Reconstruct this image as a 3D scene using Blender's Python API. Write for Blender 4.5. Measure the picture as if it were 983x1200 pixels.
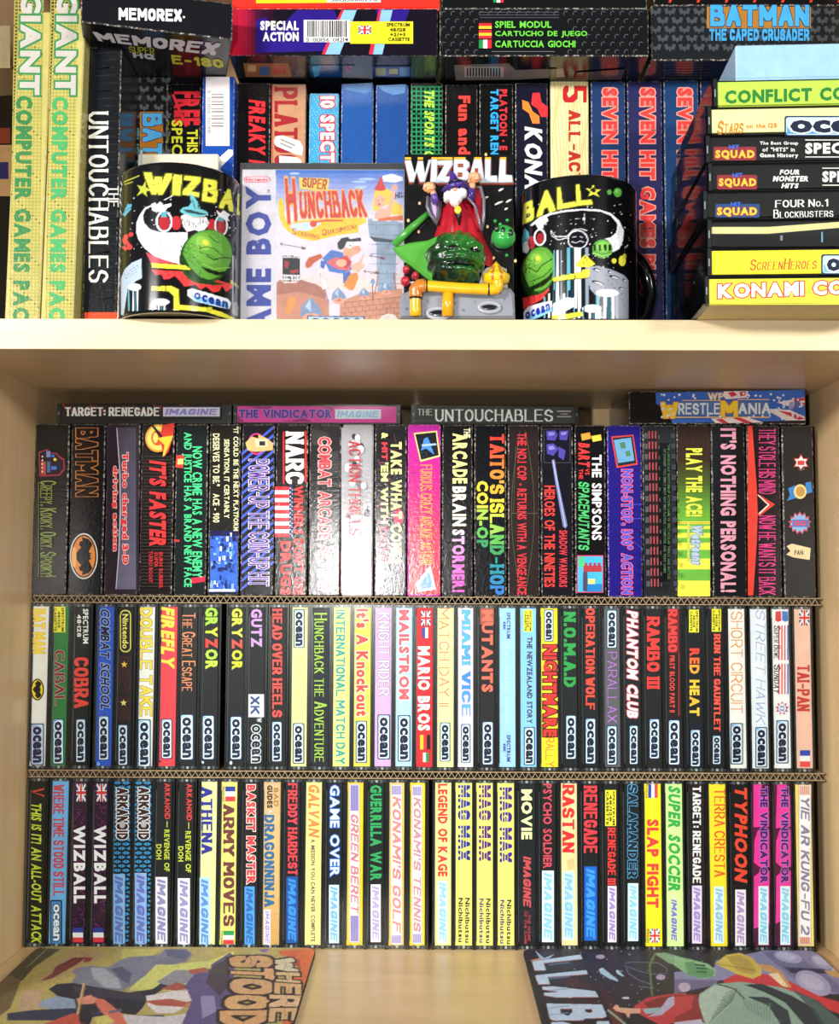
import bpy, math, random
import numpy as np
from mathutils import Vector, Matrix

for _o in list(bpy.data.objects):
    bpy.data.objects.remove(_o, do_unlink=True)
SC = bpy.context.scene
COL = SC.collection
MM = 0.001                       # everything below is written in millimetres
F = 1300.0                       # focal length in pixels of the 983x1200 frame
CX, CY = 491.5, 600.0
PITCH = math.atan2(86.0, F)
YAW = math.atan2(8.5, F)
ROLL = math.radians(0.2)

# ------------------------------------------------------------------ camera
CAMROT = (Matrix.Rotation(YAW, 3, 'Z') @ Matrix.Rotation(math.pi / 2 + PITCH, 3, 'X')
          @ Matrix.Rotation(ROLL, 3, 'Z'))
cam_data = bpy.data.cameras.new('camera')
cam_data.sensor_fit = 'HORIZONTAL'
cam_data.sensor_width = 36.0
cam_data.lens = F / 983.0 * 36.0
cam_data.clip_start = 0.01
cam_data.clip_end = 50
cam = bpy.data.objects.new('camera', cam_data)
cam.matrix_world = CAMROT.to_4x4()
COL.objects.link(cam)
SC.camera = cam

# ------------------------------------------------------------------ exposure
SC.view_settings.view_transform = 'Standard'
SC.view_settings.look = 'None'
SC.view_settings.gamma = 1
SC.view_settings.use_curve_mapping = False
SC.view_settings.exposure = -0.17

# ------------------------------------------------------------------ world, room lamp at left, added fill at right, flash
world = bpy.data.worlds.new('room_light')
world.use_nodes = True
SC.world = world
_bg = world.node_tree.nodes['Background']
_bg.inputs[0].default_value = (0.95, 0.97, 1.0, 1)
_bg.inputs[1].default_value = 0.15


def area_light(name, loc, target, w, h, power, colour=(1, 1, 1)):
    d = bpy.data.lights.new(name, 'AREA')
    d.shape = 'RECTANGLE'
    d.size = w * MM
    d.size_y = h * MM
    d.energy = power
    d.color = colour
    o = bpy.data.objects.new(name, d)
    o.location = Vector(loc) * MM
    o.rotation_euler = (Vector(target) - Vector(loc)).to_track_quat('-Z', 'Y').to_euler()
    COL.objects.link(o)
    return o


area_light('room_lamp_left', (-1750, -1500, 640), (0, 800, 0), 700, 260, 98, (1.0, 0.98, 0.95))
area_light('fill_light_right', (1700, -1500, 640), (0, 800, 0), 700, 260, 44, (1.0, 0.98, 0.95))  # unseen fill, added to soften the shadow the left wall casts on the rows
area_light('phone_flash', (-105, 0, 18), (-20, 800, -40), 26, 26, 4.0, (1.0, 0.98, 0.96))


# ------------------------------------------------------------------ pixels to points, points to pixels
def ray(px, py):
    return CAMROT @ Vector(((px - CX) / F, -(py - CY) / F, -1.0))


def P(px, py, Y):                # the point of the plane y = Y seen at a pixel (mm)
    d = ray(px, py)
    return d * (Y / d.y)


_IR = np.array(CAMROT.transposed())


def proj(pts):                   # world mm (N,3) -> pixels (N,2)
    c = np.asarray(pts, float) @ _IR.T
    return np.stack([CX + F * c[:, 0] / -c[:, 2], CY - F * c[:, 1] / -c[:, 2]], 1)


# ------------------------------------------------------------------ colours and materials
def lin(h, a=1.0):
    if isinstance(h, (tuple, list, np.ndarray)):
        return tuple(h[:3]) + (1.0,)
    h = h.lstrip('#')
    v = [int(h[i:i + 2], 16) / 255 for i in (0, 2, 4)]
    return tuple(x / 12.92 if x <= 0.04045 else ((x + 0.055) / 1.055) ** 2.4 for x in v) + (1.0,)


def mixc(a, b, t):
    a, b = lin(a), lin(b)
    return tuple(a[i] * (1 - t) + b[i] * t for i in range(3))


def new_mat(name):
    m = bpy.data.materials.new(name)
    m.use_nodes = True
    nt = m.node_tree
    return m, nt, nt.nodes['Principled BSDF']


def noise(nt, scale, detail=3, rough=0.6, vec=None, stretch=None):
    n = nt.nodes.new('ShaderNodeTexNoise')
    n.inputs['Scale'].default_value = scale
    n.inputs['Detail'].default_value = detail
    n.inputs['Roughness'].default_value = rough
    tc = nt.nodes.new('ShaderNodeTexCoord')
    src = tc.outputs['Object']
    if stretch:
        mp = nt.nodes.new('ShaderNodeMapping')
        mp.inputs['Scale'].default_value = stretch
        nt.links.new(src, mp.inputs['Vector'])
        src = mp.outputs['Vector']
    nt.links.new(src, n.inputs['Vector'])
    return n


def ramp(nt, src, stops):
    r = nt.nodes.new('ShaderNodeValToRGB')
    el = r.color_ramp.elements
    while len(el) < len(stops):
        el.new(0.5)
    for e, (p, c) in zip(el, stops):
        e.position = p
        e.color = lin(c)
    nt.links.new(src, r.inputs[0])
    return r


def add_bump(nt, b, src, strength, dist=0.0004):
    bp = nt.nodes.new('ShaderNodeBump')
    bp.inputs['Strength'].default_value = strength
    bp.inputs['Distance'].default_value = dist
    nt.links.new(src, bp.inputs['Height'])
    nt.links.new(bp.outputs['Normal'], b.inputs['Normal'])


def attr_mat(name, rough, bump=0.0, bscale=300, fade=0.06, coat=0.0, spec=0.5, bdist=0.0004):
    """printed surface: colour from the mesh's own colour attribute, a little procedural fading and relief"""
    m, nt, b = new_mat(name)
    a = nt.nodes.new('ShaderNodeAttribute')
    a.attribute_name = 'col'
    n = noise(nt, 90, 4)
    mx = nt.nodes.new('ShaderNodeMix')
    mx.data_type = 'RGBA'
    mx.blend_type = 'MULTIPLY'
    mx.inputs[0].default_value = 1.0
    r = ramp(nt, n.outputs['Fac'], [(0.3, (1 - fade * 2,) * 3), (0.7, (1.0,) * 3)])
    nt.links.new(a.outputs['Color'], mx.inputs[6])
    nt.links.new(r.outputs[0], mx.inputs[7])
    nt.links.new(mx.outputs[2], b.inputs['Base Color'])
    b.inputs['Roughness'].default_value = rough
    b.inputs['Specular IOR Level'].default_value = spec
    b.inputs['Coat Weight'].default_value = coat
    b.inputs['Coat Roughness'].default_value = 0.08
    if bump:
        n2 = noise(nt, bscale, 3, 0.7)
        add_bump(nt, b, n2.outputs['Fac'], bump, bdist)
    return m


M_CARD = attr_mat('printed_paper', 0.5, 0.0, spec=0.3)
M_CARTON = attr_mat('glossy_printed_carton', 0.17, 0.5, 330, 0.08, bdist=0.0003, spec=0.4)
M_PLAST = attr_mat('moulded_plastic', 0.3, 0.15, 200, 0.03)
M_GLAZE = attr_mat('glazed_ceramic', 0.12, 0.0, fade=0.02, coat=0.6)
M_PAINT = attr_mat('glossy_paint', 0.26, 0.10, 160, 0.08, coat=0.3, bdist=0.0006)
M_MAT = attr_mat('printed_cloth_mat', 0.6, 0.3, 1500, 0.05)
M_BOARD = attr_mat('corrugated_board', 0.85, 0.3, 500, 0.1)


def worn_mat():
    """carton edges: the print rubbed through to white paper in patches"""
    m, nt, b = new_mat('rubbed_carton_edge')
    a = nt.nodes.new('ShaderNodeAttribute')
    a.attribute_name = 'col'
    n = noise(nt, 560, 5, 0.8)
    r = ramp(nt, n.outputs['Fac'], [(0.52, (0, 0, 0)), (0.60, (1, 1, 1))])
    mx = nt.nodes.new('ShaderNodeMix')
    mx.data_type = 'RGBA'
    nt.links.new(r.outputs[0], mx.inputs[0])
    nt.links.new(a.outputs['Color'], mx.inputs[6])
    mx.inputs[7].default_value = lin('#d8cfc2')
    nt.links.new(mx.outputs[2], b.inputs['Base Color'])
    b.inputs['Roughness'].default_value = 0.6
    return m


M_WORN = worn_mat()


def clear_mat(name, tint, haze=0.0, rough=0.08, bump=0.0, f0=1.45):
    """thin clear plastic: see-through with a Fresnel gloss"""
    m = bpy.data.materials.new(name)
    m.use_nodes = True
    nt = m.node_tree
    nt.nodes.clear()
    out = nt.nodes.new('ShaderNodeOutputMaterial')
    tp = nt.nodes.new('ShaderNodeBsdfTransparent')
    tp.inputs[0].default_value = lin(tint)
    gl = nt.nodes.new('ShaderNodeBsdfGlossy')
    gl.inputs['Roughness'].default_value = rough
    fr = nt.nodes.new('ShaderNodeFresnel')
    fr.inputs[0].default_value = f0
    mx = nt.nodes.new('ShaderNodeMixShader')
    nt.links.new(fr.outputs[0], mx.inputs[0])
    if haze:
        df = nt.nodes.new('ShaderNodeBsdfDiffuse')
        df.inputs[0].default_value = lin('#c8ccd0')
        hz = nt.nodes.new('ShaderNodeMixShader')
        hz.inputs[0].default_value = haze
        nt.links.new(tp.outputs[0], hz.inputs[1])
        nt.links.new(df.outputs[0], hz.inputs[2])
        nt.links.new(hz.outputs[0], mx.inputs[1])
    else:
        nt.links.new(tp.outputs[0], mx.inputs[1])
    nt.links.new(gl.outputs[0], mx.inputs[2])
    nt.links.new(mx.outputs[0], out.inputs[0])
    n = noise(nt, 60, 3)
    bp = nt.nodes.new('ShaderNodeBump')
    bp.inputs['Strength'].default_value = max(bump, 0.05)
    bp.inputs['Distance'].default_value = 0.0005
    nt.links.new(n.outputs['Fac'], bp.inputs['Height'])
    nt.links.new(bp.outputs['Normal'], gl.inputs['Normal'])
    return m


M_CLEAR = clear_mat('clear_case_plastic', '#fcfefc', rough=0.1, bump=0.1, f0=1.24)
M_CLEARW = clear_mat('clear_protector_plastic', '#fafafa', 0.04, rough=0.16, bump=0.4, f0=1.3)


def wood_mat(name, stretch, tones=('#b99b6e', '#c8aa7e', '#d4b78c')):
    m, nt, b = new_mat(name)
    n = noise(nt, 7, 6, 0.62, stretch=stretch)
    n2 = noise(nt, 40, 4, 0.6, stretch=stretch)
    mx = nt.nodes.new('ShaderNodeMix')
    mx.data_type = 'FLOAT'
    mx.inputs[0].default_value = 0.35
    nt.links.new(n.outputs['Fac'], mx.inputs[2])
    nt.links.new(n2.outputs['Fac'], mx.inputs[3])
    r = ramp(nt, mx.outputs[0], [(0.28, tones[0]), (0.5, tones[1]), (0.72, tones[2])])
    nt.links.new(r.outputs[0], b.inputs['Base Color'])
    b.inputs['Roughness'].default_value = 0.34
    add_bump(nt, b, n2.outputs['Fac'], 0.12, 0.0003)
    return m


M_WOODX = wood_mat('birch_grain_across', (0.6, 4, 9))
M_WOODZ = wood_mat('birch_grain_upright', (6, 6, 0.5))
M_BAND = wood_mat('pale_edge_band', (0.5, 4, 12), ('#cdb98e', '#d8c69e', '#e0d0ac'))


# ------------------------------------------------------------------ mesh builder (mm in, metres out)
class MB:
    def __init__(s):
        s.v, s.f, s.c, s.m, s.sm = [], [], [], [], []

    def face(s, pts, col, mat=0, smooth=False):
        i = len(s.v)
        s.v += [tuple(p) for p in pts]
        s.f.append(tuple(range(i, i + len(pts))))
        s.c.append(lin(col))
        s.m.append(mat)
        s.sm.append(smooth)

    def mesh(s, verts, faces, col, mat=0, smooth=False):
        i = len(s.v)
        s.v += [tuple(p) for p in verts]
        c = lin(col) if not callable(col) else None
        for f in faces:
            s.f.append(tuple(i + k for k in f))
            s.c.append(c if c else lin(col(np.mean([verts[k] for k in f], axis=0))))
            s.m.append(mat)
            s.sm.append(smooth)

    def box(s, x0, x1, y0, y1, z0, z1, col, mat=0, front=None, cham=0.0, cmat=None):
        """a box; front face may have its own colour; cham = bevel width with its own material (worn edge)"""
        c = cham
        if c <= 0:
            P8 = [(x0, y0, z0), (x1, y0, z0), (x1, y1, z0), (x0, y1, z0), (x0, y0, z1), (x1, y0, z1), (x1, y1, z1), (x0, y1, z1)]
            for k, q in enumerate(((0, 1, 5, 4), (1, 2, 6, 5), (2, 3, 7, 6), (3, 0, 4, 7), (4, 5, 6, 7), (3, 2, 1, 0))):
                s.face([P8[i] for i in q], (front or col) if k == 0 else col, mat)
            return
        cm = mat if cmat is None else cmat
        idx = {}
        vs = []
        for ix, x in enumerate((x0, x1)):
            for iy, y in enumerate((y0, y1)):
                for iz, z in enumerate((z0, z1)):
                    dx = c if ix == 0 else -c
                    dy = c if iy == 0 else -c
                    dz = c if iz == 0 else -c
                    for ax, p in (('x', (x, y + dy, z + dz)), ('y', (x + dx, y, z + dz)), ('z', (x + dx, y + dy, z))):
                        idx[(ix, iy, iz, ax)] = len(vs)
                        vs.append(p)
        faces, cols, mats = [], [], []

        def add(keys, cc, mm):
            faces.append([idx[k] for k in keys])
            cols.append(cc)
            mats.append(mm)
        for a in (0, 1):
            q = [(a, 0, 0, 'x'), (a, 1, 0, 'x'), (a, 1, 1, 'x'), (a, 0, 1, 'x')]
            add(q if a else q[::-1], col, mat)
            q = [(0, a, 0, 'y'), (1, a, 0, 'y'), (1, a, 1, 'y'), (0, a, 1, 'y')]
            add(q[::-1] if a else q, (front or col) if a == 0 else col, mat)
            q = [(0, 0, a, 'z'), (1, 0, a, 'z'), (1, 1, a, 'z'), (0, 1, a, 'z')]
            add(q if a else q[::-1], col, mat)
        for a in (0, 1):
            for b_ in (0, 1):
                add([(a, b_, 0, 'x'), (a, b_, 1, 'x'), (a, b_, 1, 'y'), (a, b_, 0, 'y')], front or col, cm)
                add([(a, 0, b_, 'x'), (a, 1, b_, 'x'), (a, 1, b_, 'z'), (a, 0, b_, 'z')], col, cm)
                add([(0, a, b_, 'y'), (1, a, b_, 'y'), (1, a, b_, 'z'), (0, a, b_, 'z')], front or col, cm)
        for ix in (0, 1):
            for iy in (0, 1):
                for iz in (0, 1):
                    add([(ix, iy, iz, 'x'), (ix, iy, iz, 'y'), (ix, iy, iz, 'z')], front or col, cm)
        i = len(s.v)
        s.v += vs
        for f, cc, mm in zip(faces, cols, mats):
            s.f.append(tuple(i + k for k in f))
            s.c.append(lin(cc))
            s.m.append(mm)
            s.sm.append(False)

    def tube(s, pts, r, col, mat=0, seg=14, caps=True):
        pts = [Vector(p) for p in pts]
        rs = r if isinstance(r, (list, tuple)) else [r] * len(pts)
        rings, up = [], None
        for i, p in enumerate(pts):
            t = (pts[min(i + 1, len(pts) - 1)] - pts[max(i - 1, 0)]).normalized()
            if up is None:
                up = Vector((0, 0, 1)) if abs(t.z) < 0.9 else Vector((0, 1, 0))
            a = (up - t * up.dot(t)).normalized()
            up = a
            b = t.cross(a)
            rings.append([p + (a * math.cos(2 * math.pi * k / seg) + b * math.sin(2 * math.pi * k / seg)) * rs[i] for k in range(seg)])
        vs = [q for rg in rings for q in rg]
        fs = []
        for i in range(len(pts) - 1):
            for k in range(seg):
                k2 = (k + 1) % seg
                fs.append((i * seg + k, i * seg + k2, (i + 1) * seg + k2, (i + 1) * seg + k))
        if caps:
            fs.append(tuple(range(seg))[::-1])
            fs.append(tuple(range((len(pts) - 1) * seg, len(pts) * seg)))
        s.mesh(vs, fs, col, mat, True)

    def ell(s, c, r, col, mat=0, nu=28, nv=18, disp=None):
        """ellipsoid; disp(unit vector) scales the radius; col may be a function of the point"""
        vs, fs = [], []
        for j in range(nv + 1):
            th = math.pi * j / nv
            for i in range(nu):
                ph = 2 * math.pi * i / nu
                d = (math.sin(th) * math.cos(ph), math.sin(th) * math.sin(ph), math.cos(th))
                k = disp(d) if disp else 1.0
                vs.append((c[0] + r[0] * d[0] * k, c[1] + r[1] * d[1] * k, c[2] + r[2] * d[2] * k))
        for j in range(nv):
            for i in range(nu):
                i2 = (i + 1) % nu
                fs.append((j * nu + i, (j + 1) * nu + i, (j + 1) * nu + i2, j * nu + i2))
        s.mesh(vs, fs, col, mat, True)

    def build(s, name, mats, parent=None, loc=None):
        me = mesh_from(name, s.v, s.f, s.c, s.m, s.sm)
        for m in (mats if isinstance(mats, (list, tuple)) else [mats]):
            me.materials.append(m)
        o = bpy.data.objects.new(name, me)
        COL.objects.link(o)
        if loc is not None:
            o.location = Vector(loc) * MM
        if parent is not None:
            o.parent = parent
        return o


def mesh_from(name, v, f, c, m, sm):
    me = bpy.data.meshes.new(name)
    v = np.asarray(v, dtype=np.float64) * MM
    me.from_pydata(v.tolist(), [], f)
    n = len(me.polygons)
    me.polygons.foreach_set('material_index', np.array(m, dtype=np.int32))
    me.polygons.foreach_set('use_smooth', np.array(sm, dtype=bool))
    lt = np.zeros(n, dtype=np.int32)
    me.polygons.foreach_get('loop_total', lt)
    at = me.color_attributes.new('col', 'FLOAT_COLOR', 'CORNER')
    cc = np.repeat(np.asarray(c, dtype=np.float32), lt, axis=0)
    at.data.foreach_set('color', cc.ravel())
    return me


def tag(o, label=None, cat=None, group=None, kind=None):
    if label:
        o['label'] = label
    if cat:
        o['category'] = cat
    if group:
        o['group'] = group
    if kind:
        o['kind'] = kind
    return o


class Thing:
    """an Empty at the thing's base with a frame that maps pixels of the photo to its own upright planes"""
    def __init__(s, name, loc, rz=0.0, label=None, cat=None, group=None):
        s.loc = Vector(loc)
        s.rz = rz
        s.R = Matrix.Rotation(rz, 3, 'Z')
        s.e = bpy.data.objects.new(name, None)
        s.e.empty_display_size = 0.01
        s.e.location = s.loc * MM
        s.e.rotation_euler = (0, 0, rz)
        COL.objects.link(s.e)
        tag(s.e, label, cat, group)

    def px(s, x, y, yl=0.0):
        d = s.R.transposed() @ ray(x, y)
        o = s.R.transposed() @ (-s.loc)
        t = (yl - o.y) / d.y
        q = o + d * t
        return q.x, q.z

    def world(s, p):
        return s.R @ Vector(p) + s.loc


# ------------------------------------------------------------------ lettering
_GL = {}
_CHARS = "ABCDEFGHIJKLMNOPQRSTUVWXYZabcdefghijklmnopqrstuvwxyz0123456789.,:;!?'&-()/+\"·°"
W_OFF = {'n': 0.006, 'b': 0.030, 'h': 0.052, 'o': 0.088, 'O': 0.118}


def glyph(ch, w):
    k = (ch, w)
    if k in _GL:
        return _GL[k]
    cu = bpy.data.curves.new('g', 'FONT')
    cu.body = ch
    cu.size = 1.0
    cu.resolution_u = 2
    cu.offset = W_OFF[w]
    o = bpy.data.objects.new('g', cu)
    COL.objects.link(o)
    dg = bpy.context.evaluated_depsgraph_get()
    me = bpy.data.meshes.new_from_object(o.evaluated_get(dg))
    vs = np.array([(v.co.x, v.co.y) for v in me.vertices]) if len(me.vertices) else np.zeros((0, 2))
    fs = [tuple(p.vertices) for p in me.polygons]
    bpy.data.objects.remove(o, do_unlink=True)
    bpy.data.curves.remove(cu)
    bpy.data.meshes.remove(me)
    _GL[k] = (vs, fs)
    return _GL[k]


STROKE = {
    'A': "00 39 60|13 53", 'B': "00 09 49 58 56 45 05|45 64 61 50 00", 'C': "67 58 39 18 06 03 11 30 51 62",
    'D': "00 09 39 57 66 63 52 30 00", 'E': "60 00 09 69|05 55", 'F': "00 09 69|05 55",
    'G': "67 58 39 18 06 03 11 30 51 62 64 44", 'H': "00 09|60 69|05 65", 'I': "00 09", 'J': "49 42 30 10 02",
    'K': "00 09|69 04|25 60", 'L': "09 00 60", 'M': "00 09 43 89 80", 'N': "00 09 60 69",
    'O': "30 11 03 06 18 39 58 66 63 51 30", 'P': "00 09 49 67 66 44 04", 'Q': "30 11 03 06 18 39 58 66 63 51 30|42 70",
    'R': "00 09 49 67 66 44 04|34 60", 'S': "67 58 39 18 06 15 54 63 61 40 20 02", 'T': "09 69|39 30",
    'U': "09 02 20 40 62 69", 'V': "09 30 69", 'W': "09 20 47 60 89", 'X': "00 69|09 60", 'Y': "09 35 69|35 30",
    'Z': "09 69 00 60", '0': "30 11 03 06 18 39 58 66 63 51 30", '1': "17 39 30", '2': "07 19 49 67 65 00 60",
    '3': "08 29 49 67 46 26|46 63 61 40 20 01", '4': "50 59 03 63", '5': "69 09 05 45 63 61 40 20 01",
    '6': "68 49 29 06 02 20 40 62 64 45 15 03", '7': "09 69 20", '8': "25 07 29 49 67 45 25 02 20 40 62 45",
    '9': "10 40 67 49 29 07 05 14 44 67", ':': "01 02|05 06", '.': "00 01", ',': "01 00", "'": "09 07",
    '-': "14 44", '!': "09 03|00 01", '(': "29 06 03 20", ')': "09 26 23 00",
}
PEN = {'s': (.18, .075, 1), 'S': (.29, .15, 1), 'k': (.19, .16, 0), 'K': (.27, .22, 0), 'z': (.10, .04, 1), 'l': (.085, .075, 0)}


def hexseg(a, b, w, h):
    (x0, y0), (x1, y1) = a, b
    if x0 > x1:
        x0, y0, x1, y1 = x1, y1, x0, y0
    w, h = w / 2, h / 2
    if y1 >= y0:
        return [(x0 - w, y0 - h), (x0 + w, y0 - h), (x1 + w, y1 - h), (x1 + w, y1 + h), (x1 - w, y1 + h), (x0 - w, y0 + h)]
    return [(x0 - w, y0 - h), (x1 - w, y1 - h), (x1 + w, y1 - h), (x1 + w, y1 + h), (x0 + w, y0 + h), (x0 - w, y0 + h)]


def stroke_glyph(ch, st, grow):
    w, h, serif = PEN[st]
    base_w, base_h = w, h
    w, h = w + grow, h + grow
    polys, xmax = [], 0
    for pl in STROKE[ch].split('|'):
        pts = [(int(p[0]) / 9 * 0.95, int(p[1]) / 9) for p in pl.split()]
        xmax = max(xmax, max(p[0] for p in pts))
        # keep pen inside cap height
        q = [(x, base_h / 2 + y * (1 - base_h)) for x, y in pts]
        for a, b in zip(q, q[1:]):
            polys.append(hexseg(a, b, w, h))
        if serif and ch not in "OQ01.,:'-!":
            for e, nb, pe in ((q[0], q[1], pts[0]), (q[-1], q[-2], pts[-1])):
                if pe[1] in (0.0, 1.0) and abs(e[1] - nb[1]) > abs(e[0] - nb[0]) * 0.8:
                    polys.append(hexseg((e[0] - base_w * .55, e[1]), (e[0] + base_w * .55, e[1]), base_w * .3 + grow, h))
    return polys, xmax


def layout(text, style, grow=0.0):
    """polygons in a box [0..1]x[0..1] (taken from the main letters) -> list of (poly, char index), aspect"""
    st = style[0]
    sl = '/' in style
    out, x, bb = [], 0.0, [1e9, 1e9, -1e9, -1e9]
    for k, ch in enumerate(text):
        if ch == ' ':
            x += 0.40
            continue
        if st in PEN:
            c = ch.upper()
            sc = 1.0
            if c not in STROKE:
                c = '-'
            small = ch.islower()
            ps, xm = stroke_glyph(c, st, grow)
            pw = PEN[st][0]
            if small:
                sc = 0.74
            for p in ps:
                out.append(([((u + pw / 2) * sc + x, v_ * sc) for u, v_ in p], k))
            bb = [min(bb[0], x), min(bb[1], 0), max(bb[2], x + (xm + pw) * sc), max(bb[3], sc)]
            x += (xm + pw) * sc + 0.13
        else:
            vs, fs = glyph(ch, st)
            if not len(vs):
                continue
            x0, x1 = vs[:, 0].min(), vs[:, 0].max()
            bb = [min(bb[0], x), min(bb[1], vs[:, 1].min()), max(bb[2], x + x1 - x0), max(bb[3], vs[:, 1].max())]
            if grow:
                g2, f2 = glyph(ch, 'O' if st == 'h' else 'o')
            else:
                g2, f2 = vs, fs
            for f in f2:
                out.append(([(g2[i, 0] - x0 + x, g2[i, 1]) for i in f], k))
            x += x1 - x0 + (0.0 if '-' in style else 0.075)
    sh = 0.22 if sl else 0.0
    H = bb[3] - bb[1]
    W = bb[2] - bb[0] + sh * H
    res = []
    for p, k in out:
        res.append(([((u - bb[0] + sh * (v_ - bb[1])) / W, (v_ - bb[1]) / H) for u, v_ in p], k))
    return res


class Face:
    """prints onto an upright plane of a thing; positions in pixels of a crop of the photo"""
    def __init__(s, mb, thing, y, crop=(0, 0, 1), mat=0):
        s.mb, s.t, s.y, s.k, s.mat = mb, thing, y, crop[:3], mat
        s.layer = 1
        s.n = 0

    def q(s, x, y):
        ox, oy, sc = s.k
        return s.t.px(ox + x / sc, oy + y / sc, s.y)

    def put(s, poly, col):       # poly in local (x, z); pieces of one print lie microns apart
        s.n = (s.n + 1) % 12
        s.mb.face([(x, s.y - 0.07 * s.layer - 0.005 * s.n, z) for x, z in poly], col, s.mat)

    def poly(s, pts, col):
        s.put([s.q(x, y) for x, y in pts], col)
        s.layer += 1

    def polys(s, lst, col):
        for pts in lst:
            s.put([s.q(x, y) for x, y in pts], col)
        s.layer += 1

    def rect(s, x0, y0, x1, y1, col, rnd=0):
        if rnd:
            pts = []
            for cx, cy, a in ((x1 - rnd, y0 + rnd, -90), (x1 - rnd, y1 - rnd, 0), (x0 + rnd, y1 - rnd, 90), (x0 + rnd, y0 + rnd, 180)):
                for k in range(5):
                    t = math.radians(a + k * 22.5)
                    pts.append((cx + rnd * math.cos(t), cy + rnd * math.sin(t)))
            s.poly(pts, col)
        else:
            s.poly([(x0, y0), (x1, y0), (x1, y1), (x0, y1)], col)

    def disc(s, x0, y0, x1, y1, col, n=20):
        cx, cy, rx, ry = (x0 + x1) / 2, (y0 + y1) / 2, (x1 - x0) / 2, (y1 - y0) / 2
        s.poly([(cx + rx * math.cos(2 * math.pi * k / n), cy + ry * math.sin(2 * math.pi * k / n)) for k in range(n)], col)

    def grad(s, x0, y0, x1, y1, stops, n=24, across=False):
        """printed gradient in bands: stops = [(t, colour)...] along y (or x)"""
        for i in range(n):
            a, b = i / n, (i + 1) / n
            t = (a + b) / 2
            for (t0, c0), (t1, c1) in zip(stops, stops[1:]):
                if t0 <= t <= t1:
                    c = mixc(c0, c1, (t - t0) / max(t1 - t0, 1e-6))
            if across:
                q = [(x0 + (x1 - x0) * a, y0), (x0 + (x1 - x0) * b, y0), (x0 + (x1 - x0) * b, y1), (x0 + (x1 - x0) * a, y1)]
            else:
                q = [(x0, y0 + (y1 - y0) * a), (x1, y0 + (y1 - y0) * a), (x1, y0 + (y1 - y0) * b), (x0, y0 + (y1 - y0) * b)]
            s.put([s.q(*p) for p in q], c)
        s.layer += 1

    def text(s, text, x0, y0, x1, y1, col, style='b', outline=None, horiz=False, ow=0.07, skew=0.0):
        """col: colour or list of colours per character; vertical lettering reads downwards"""
        for pas in ((0, 1) if outline else (1,)):
            for poly, k in layout(text, style, ow if pas == 0 else 0.0):
                pts = []
                for u, v in poly:
                    if horiz:
                        pts.append(s.q(x0 + (x1 - x0) * u, y1 + (y0 - y1) * v + skew * u))
                    else:
                        pts.append(s.q(x0 + (x1 - x0) * v, y0 + (y1 - y0) * u))
                c = outline if pas == 0 else (col[min(k, len(col) - 1)] if isinstance(col, list) else col)
                s.put(pts, c)
            s.layer += 1

    # ---- marks that come back on many spines
    def wave(s, x0, y0, x1, y1, bg='#8cc4ee', fg='#eef6ff', horiz=False):
        """the publisher's panel: navy frame, pale panel, ringed lower-case letters"""
        w = (x1 - x0) if not horiz else (y1 - y0)
        r = w * 0.12
        s.rect(x0, y0, x1, y1, '#1a2450', r)
        s.rect(x0 + r * .6, y0 + r * .6, x1 - r * .6, y1 - r * .6, '#c4e0fa', r)
        if bg:
            if horiz:
                s.rect(x0 + r, (y0 + y1) / 2, x1 - r, y1 - r, bg)
            else:
                s.rect(x0 + r, y0 + r, (x0 + x1) / 2, y1 - r, bg)
        if horiz:
            s.text('ocean', x0 + w * .26, y0 + w * .2, x1 - w * .2, y1 - w * .16, '#141c3c', 'h-', fg, True)
        else:
            s.text('ocean', x0 + w * .16, y0 + w * .22, x1 - w * .17, y1 - w * .18, '#141c3c', 'h-', fg)

    def slant(s, x0, y0, x1, y1, bg='#e6ecfa', fg='#5a64b8', horiz=False):
        """the second publisher's panel: flat panel with slanted block capitals"""
        if bg:
            s.rect(x0, y0, x1, y1, bg)
            fg = mixc(fg, bg, .22)
        w = (x1 - x0) if not horiz else (y1 - y0)
        if horiz:
            s.text('IMAGINE', x0 + w * .2, y0 + w * .16, x1 - w * .2, y1 - w * .16, fg, 'K/', None, True)
        else:
            s.text('IMAGINE', x0 + w * .16, y0 + w * .15, x1 - w * .16, y1 - w * .15, fg, 'K/')

    def label(s, x0, y0, x1, y1):
        s.rect(x0, y0, x1, y1, '#f6e83a')
        w = x1 - x0
        s.text('SPECTRUM', x0 + w * .68, y0 + 5, x0 + w * .90, y1 - 4, '#2a2810', 'b')
        s.text('48/128', x0 + w * .40, y0 + 22, x0 + w * .60, y1 - 22, '#2a2810', 'b')
        s.text('CASSETTE', x0 + w * .10, y0 + 7, x0 + w * .32, y1 - 6, '#2a2810', 'b')

    def union(s, x0, y0, x1, y1):
        s.rect(x0, y0, x1, y1, '#28306e')
        w, h = x1 - x0, y1 - y0
        cx, cy = (x0 + x1) / 2, (y0 + y1) / 2
        a = .12
        s.polys([[(x0, y0), (x0 + w * a, y0), (x1, y1 - h * a), (x1, y1), (x1 - w * a, y1), (x0, y0 + h * a)],
                 [(x1, y0), (x1, y0 + h * a), (x0 + w * a, y1), (x0, y1), (x0, y1 - h * a), (x1 - w * a, y0)]], '#ece4e8')
        s.polys([[(cx - w * .16, y0), (cx + w * .16, y0), (cx + w * .16, y1), (cx - w * .16, y1)],
                 [(x0, cy - h * .14), (x1, cy - h * .14), (x1, cy + h * .14), (x0, cy + h * .14)]], '#f0eaec')
        s.polys([[(cx - w * .09, y0), (cx + w * .09, y0), (cx + w * .09, y1), (cx - w * .09, y1)],
                 [(x0, cy - h * .08), (x1, cy - h * .08), (x1, cy + h * .08), (x0, cy + h * .08)]], '#d8343c')

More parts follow.
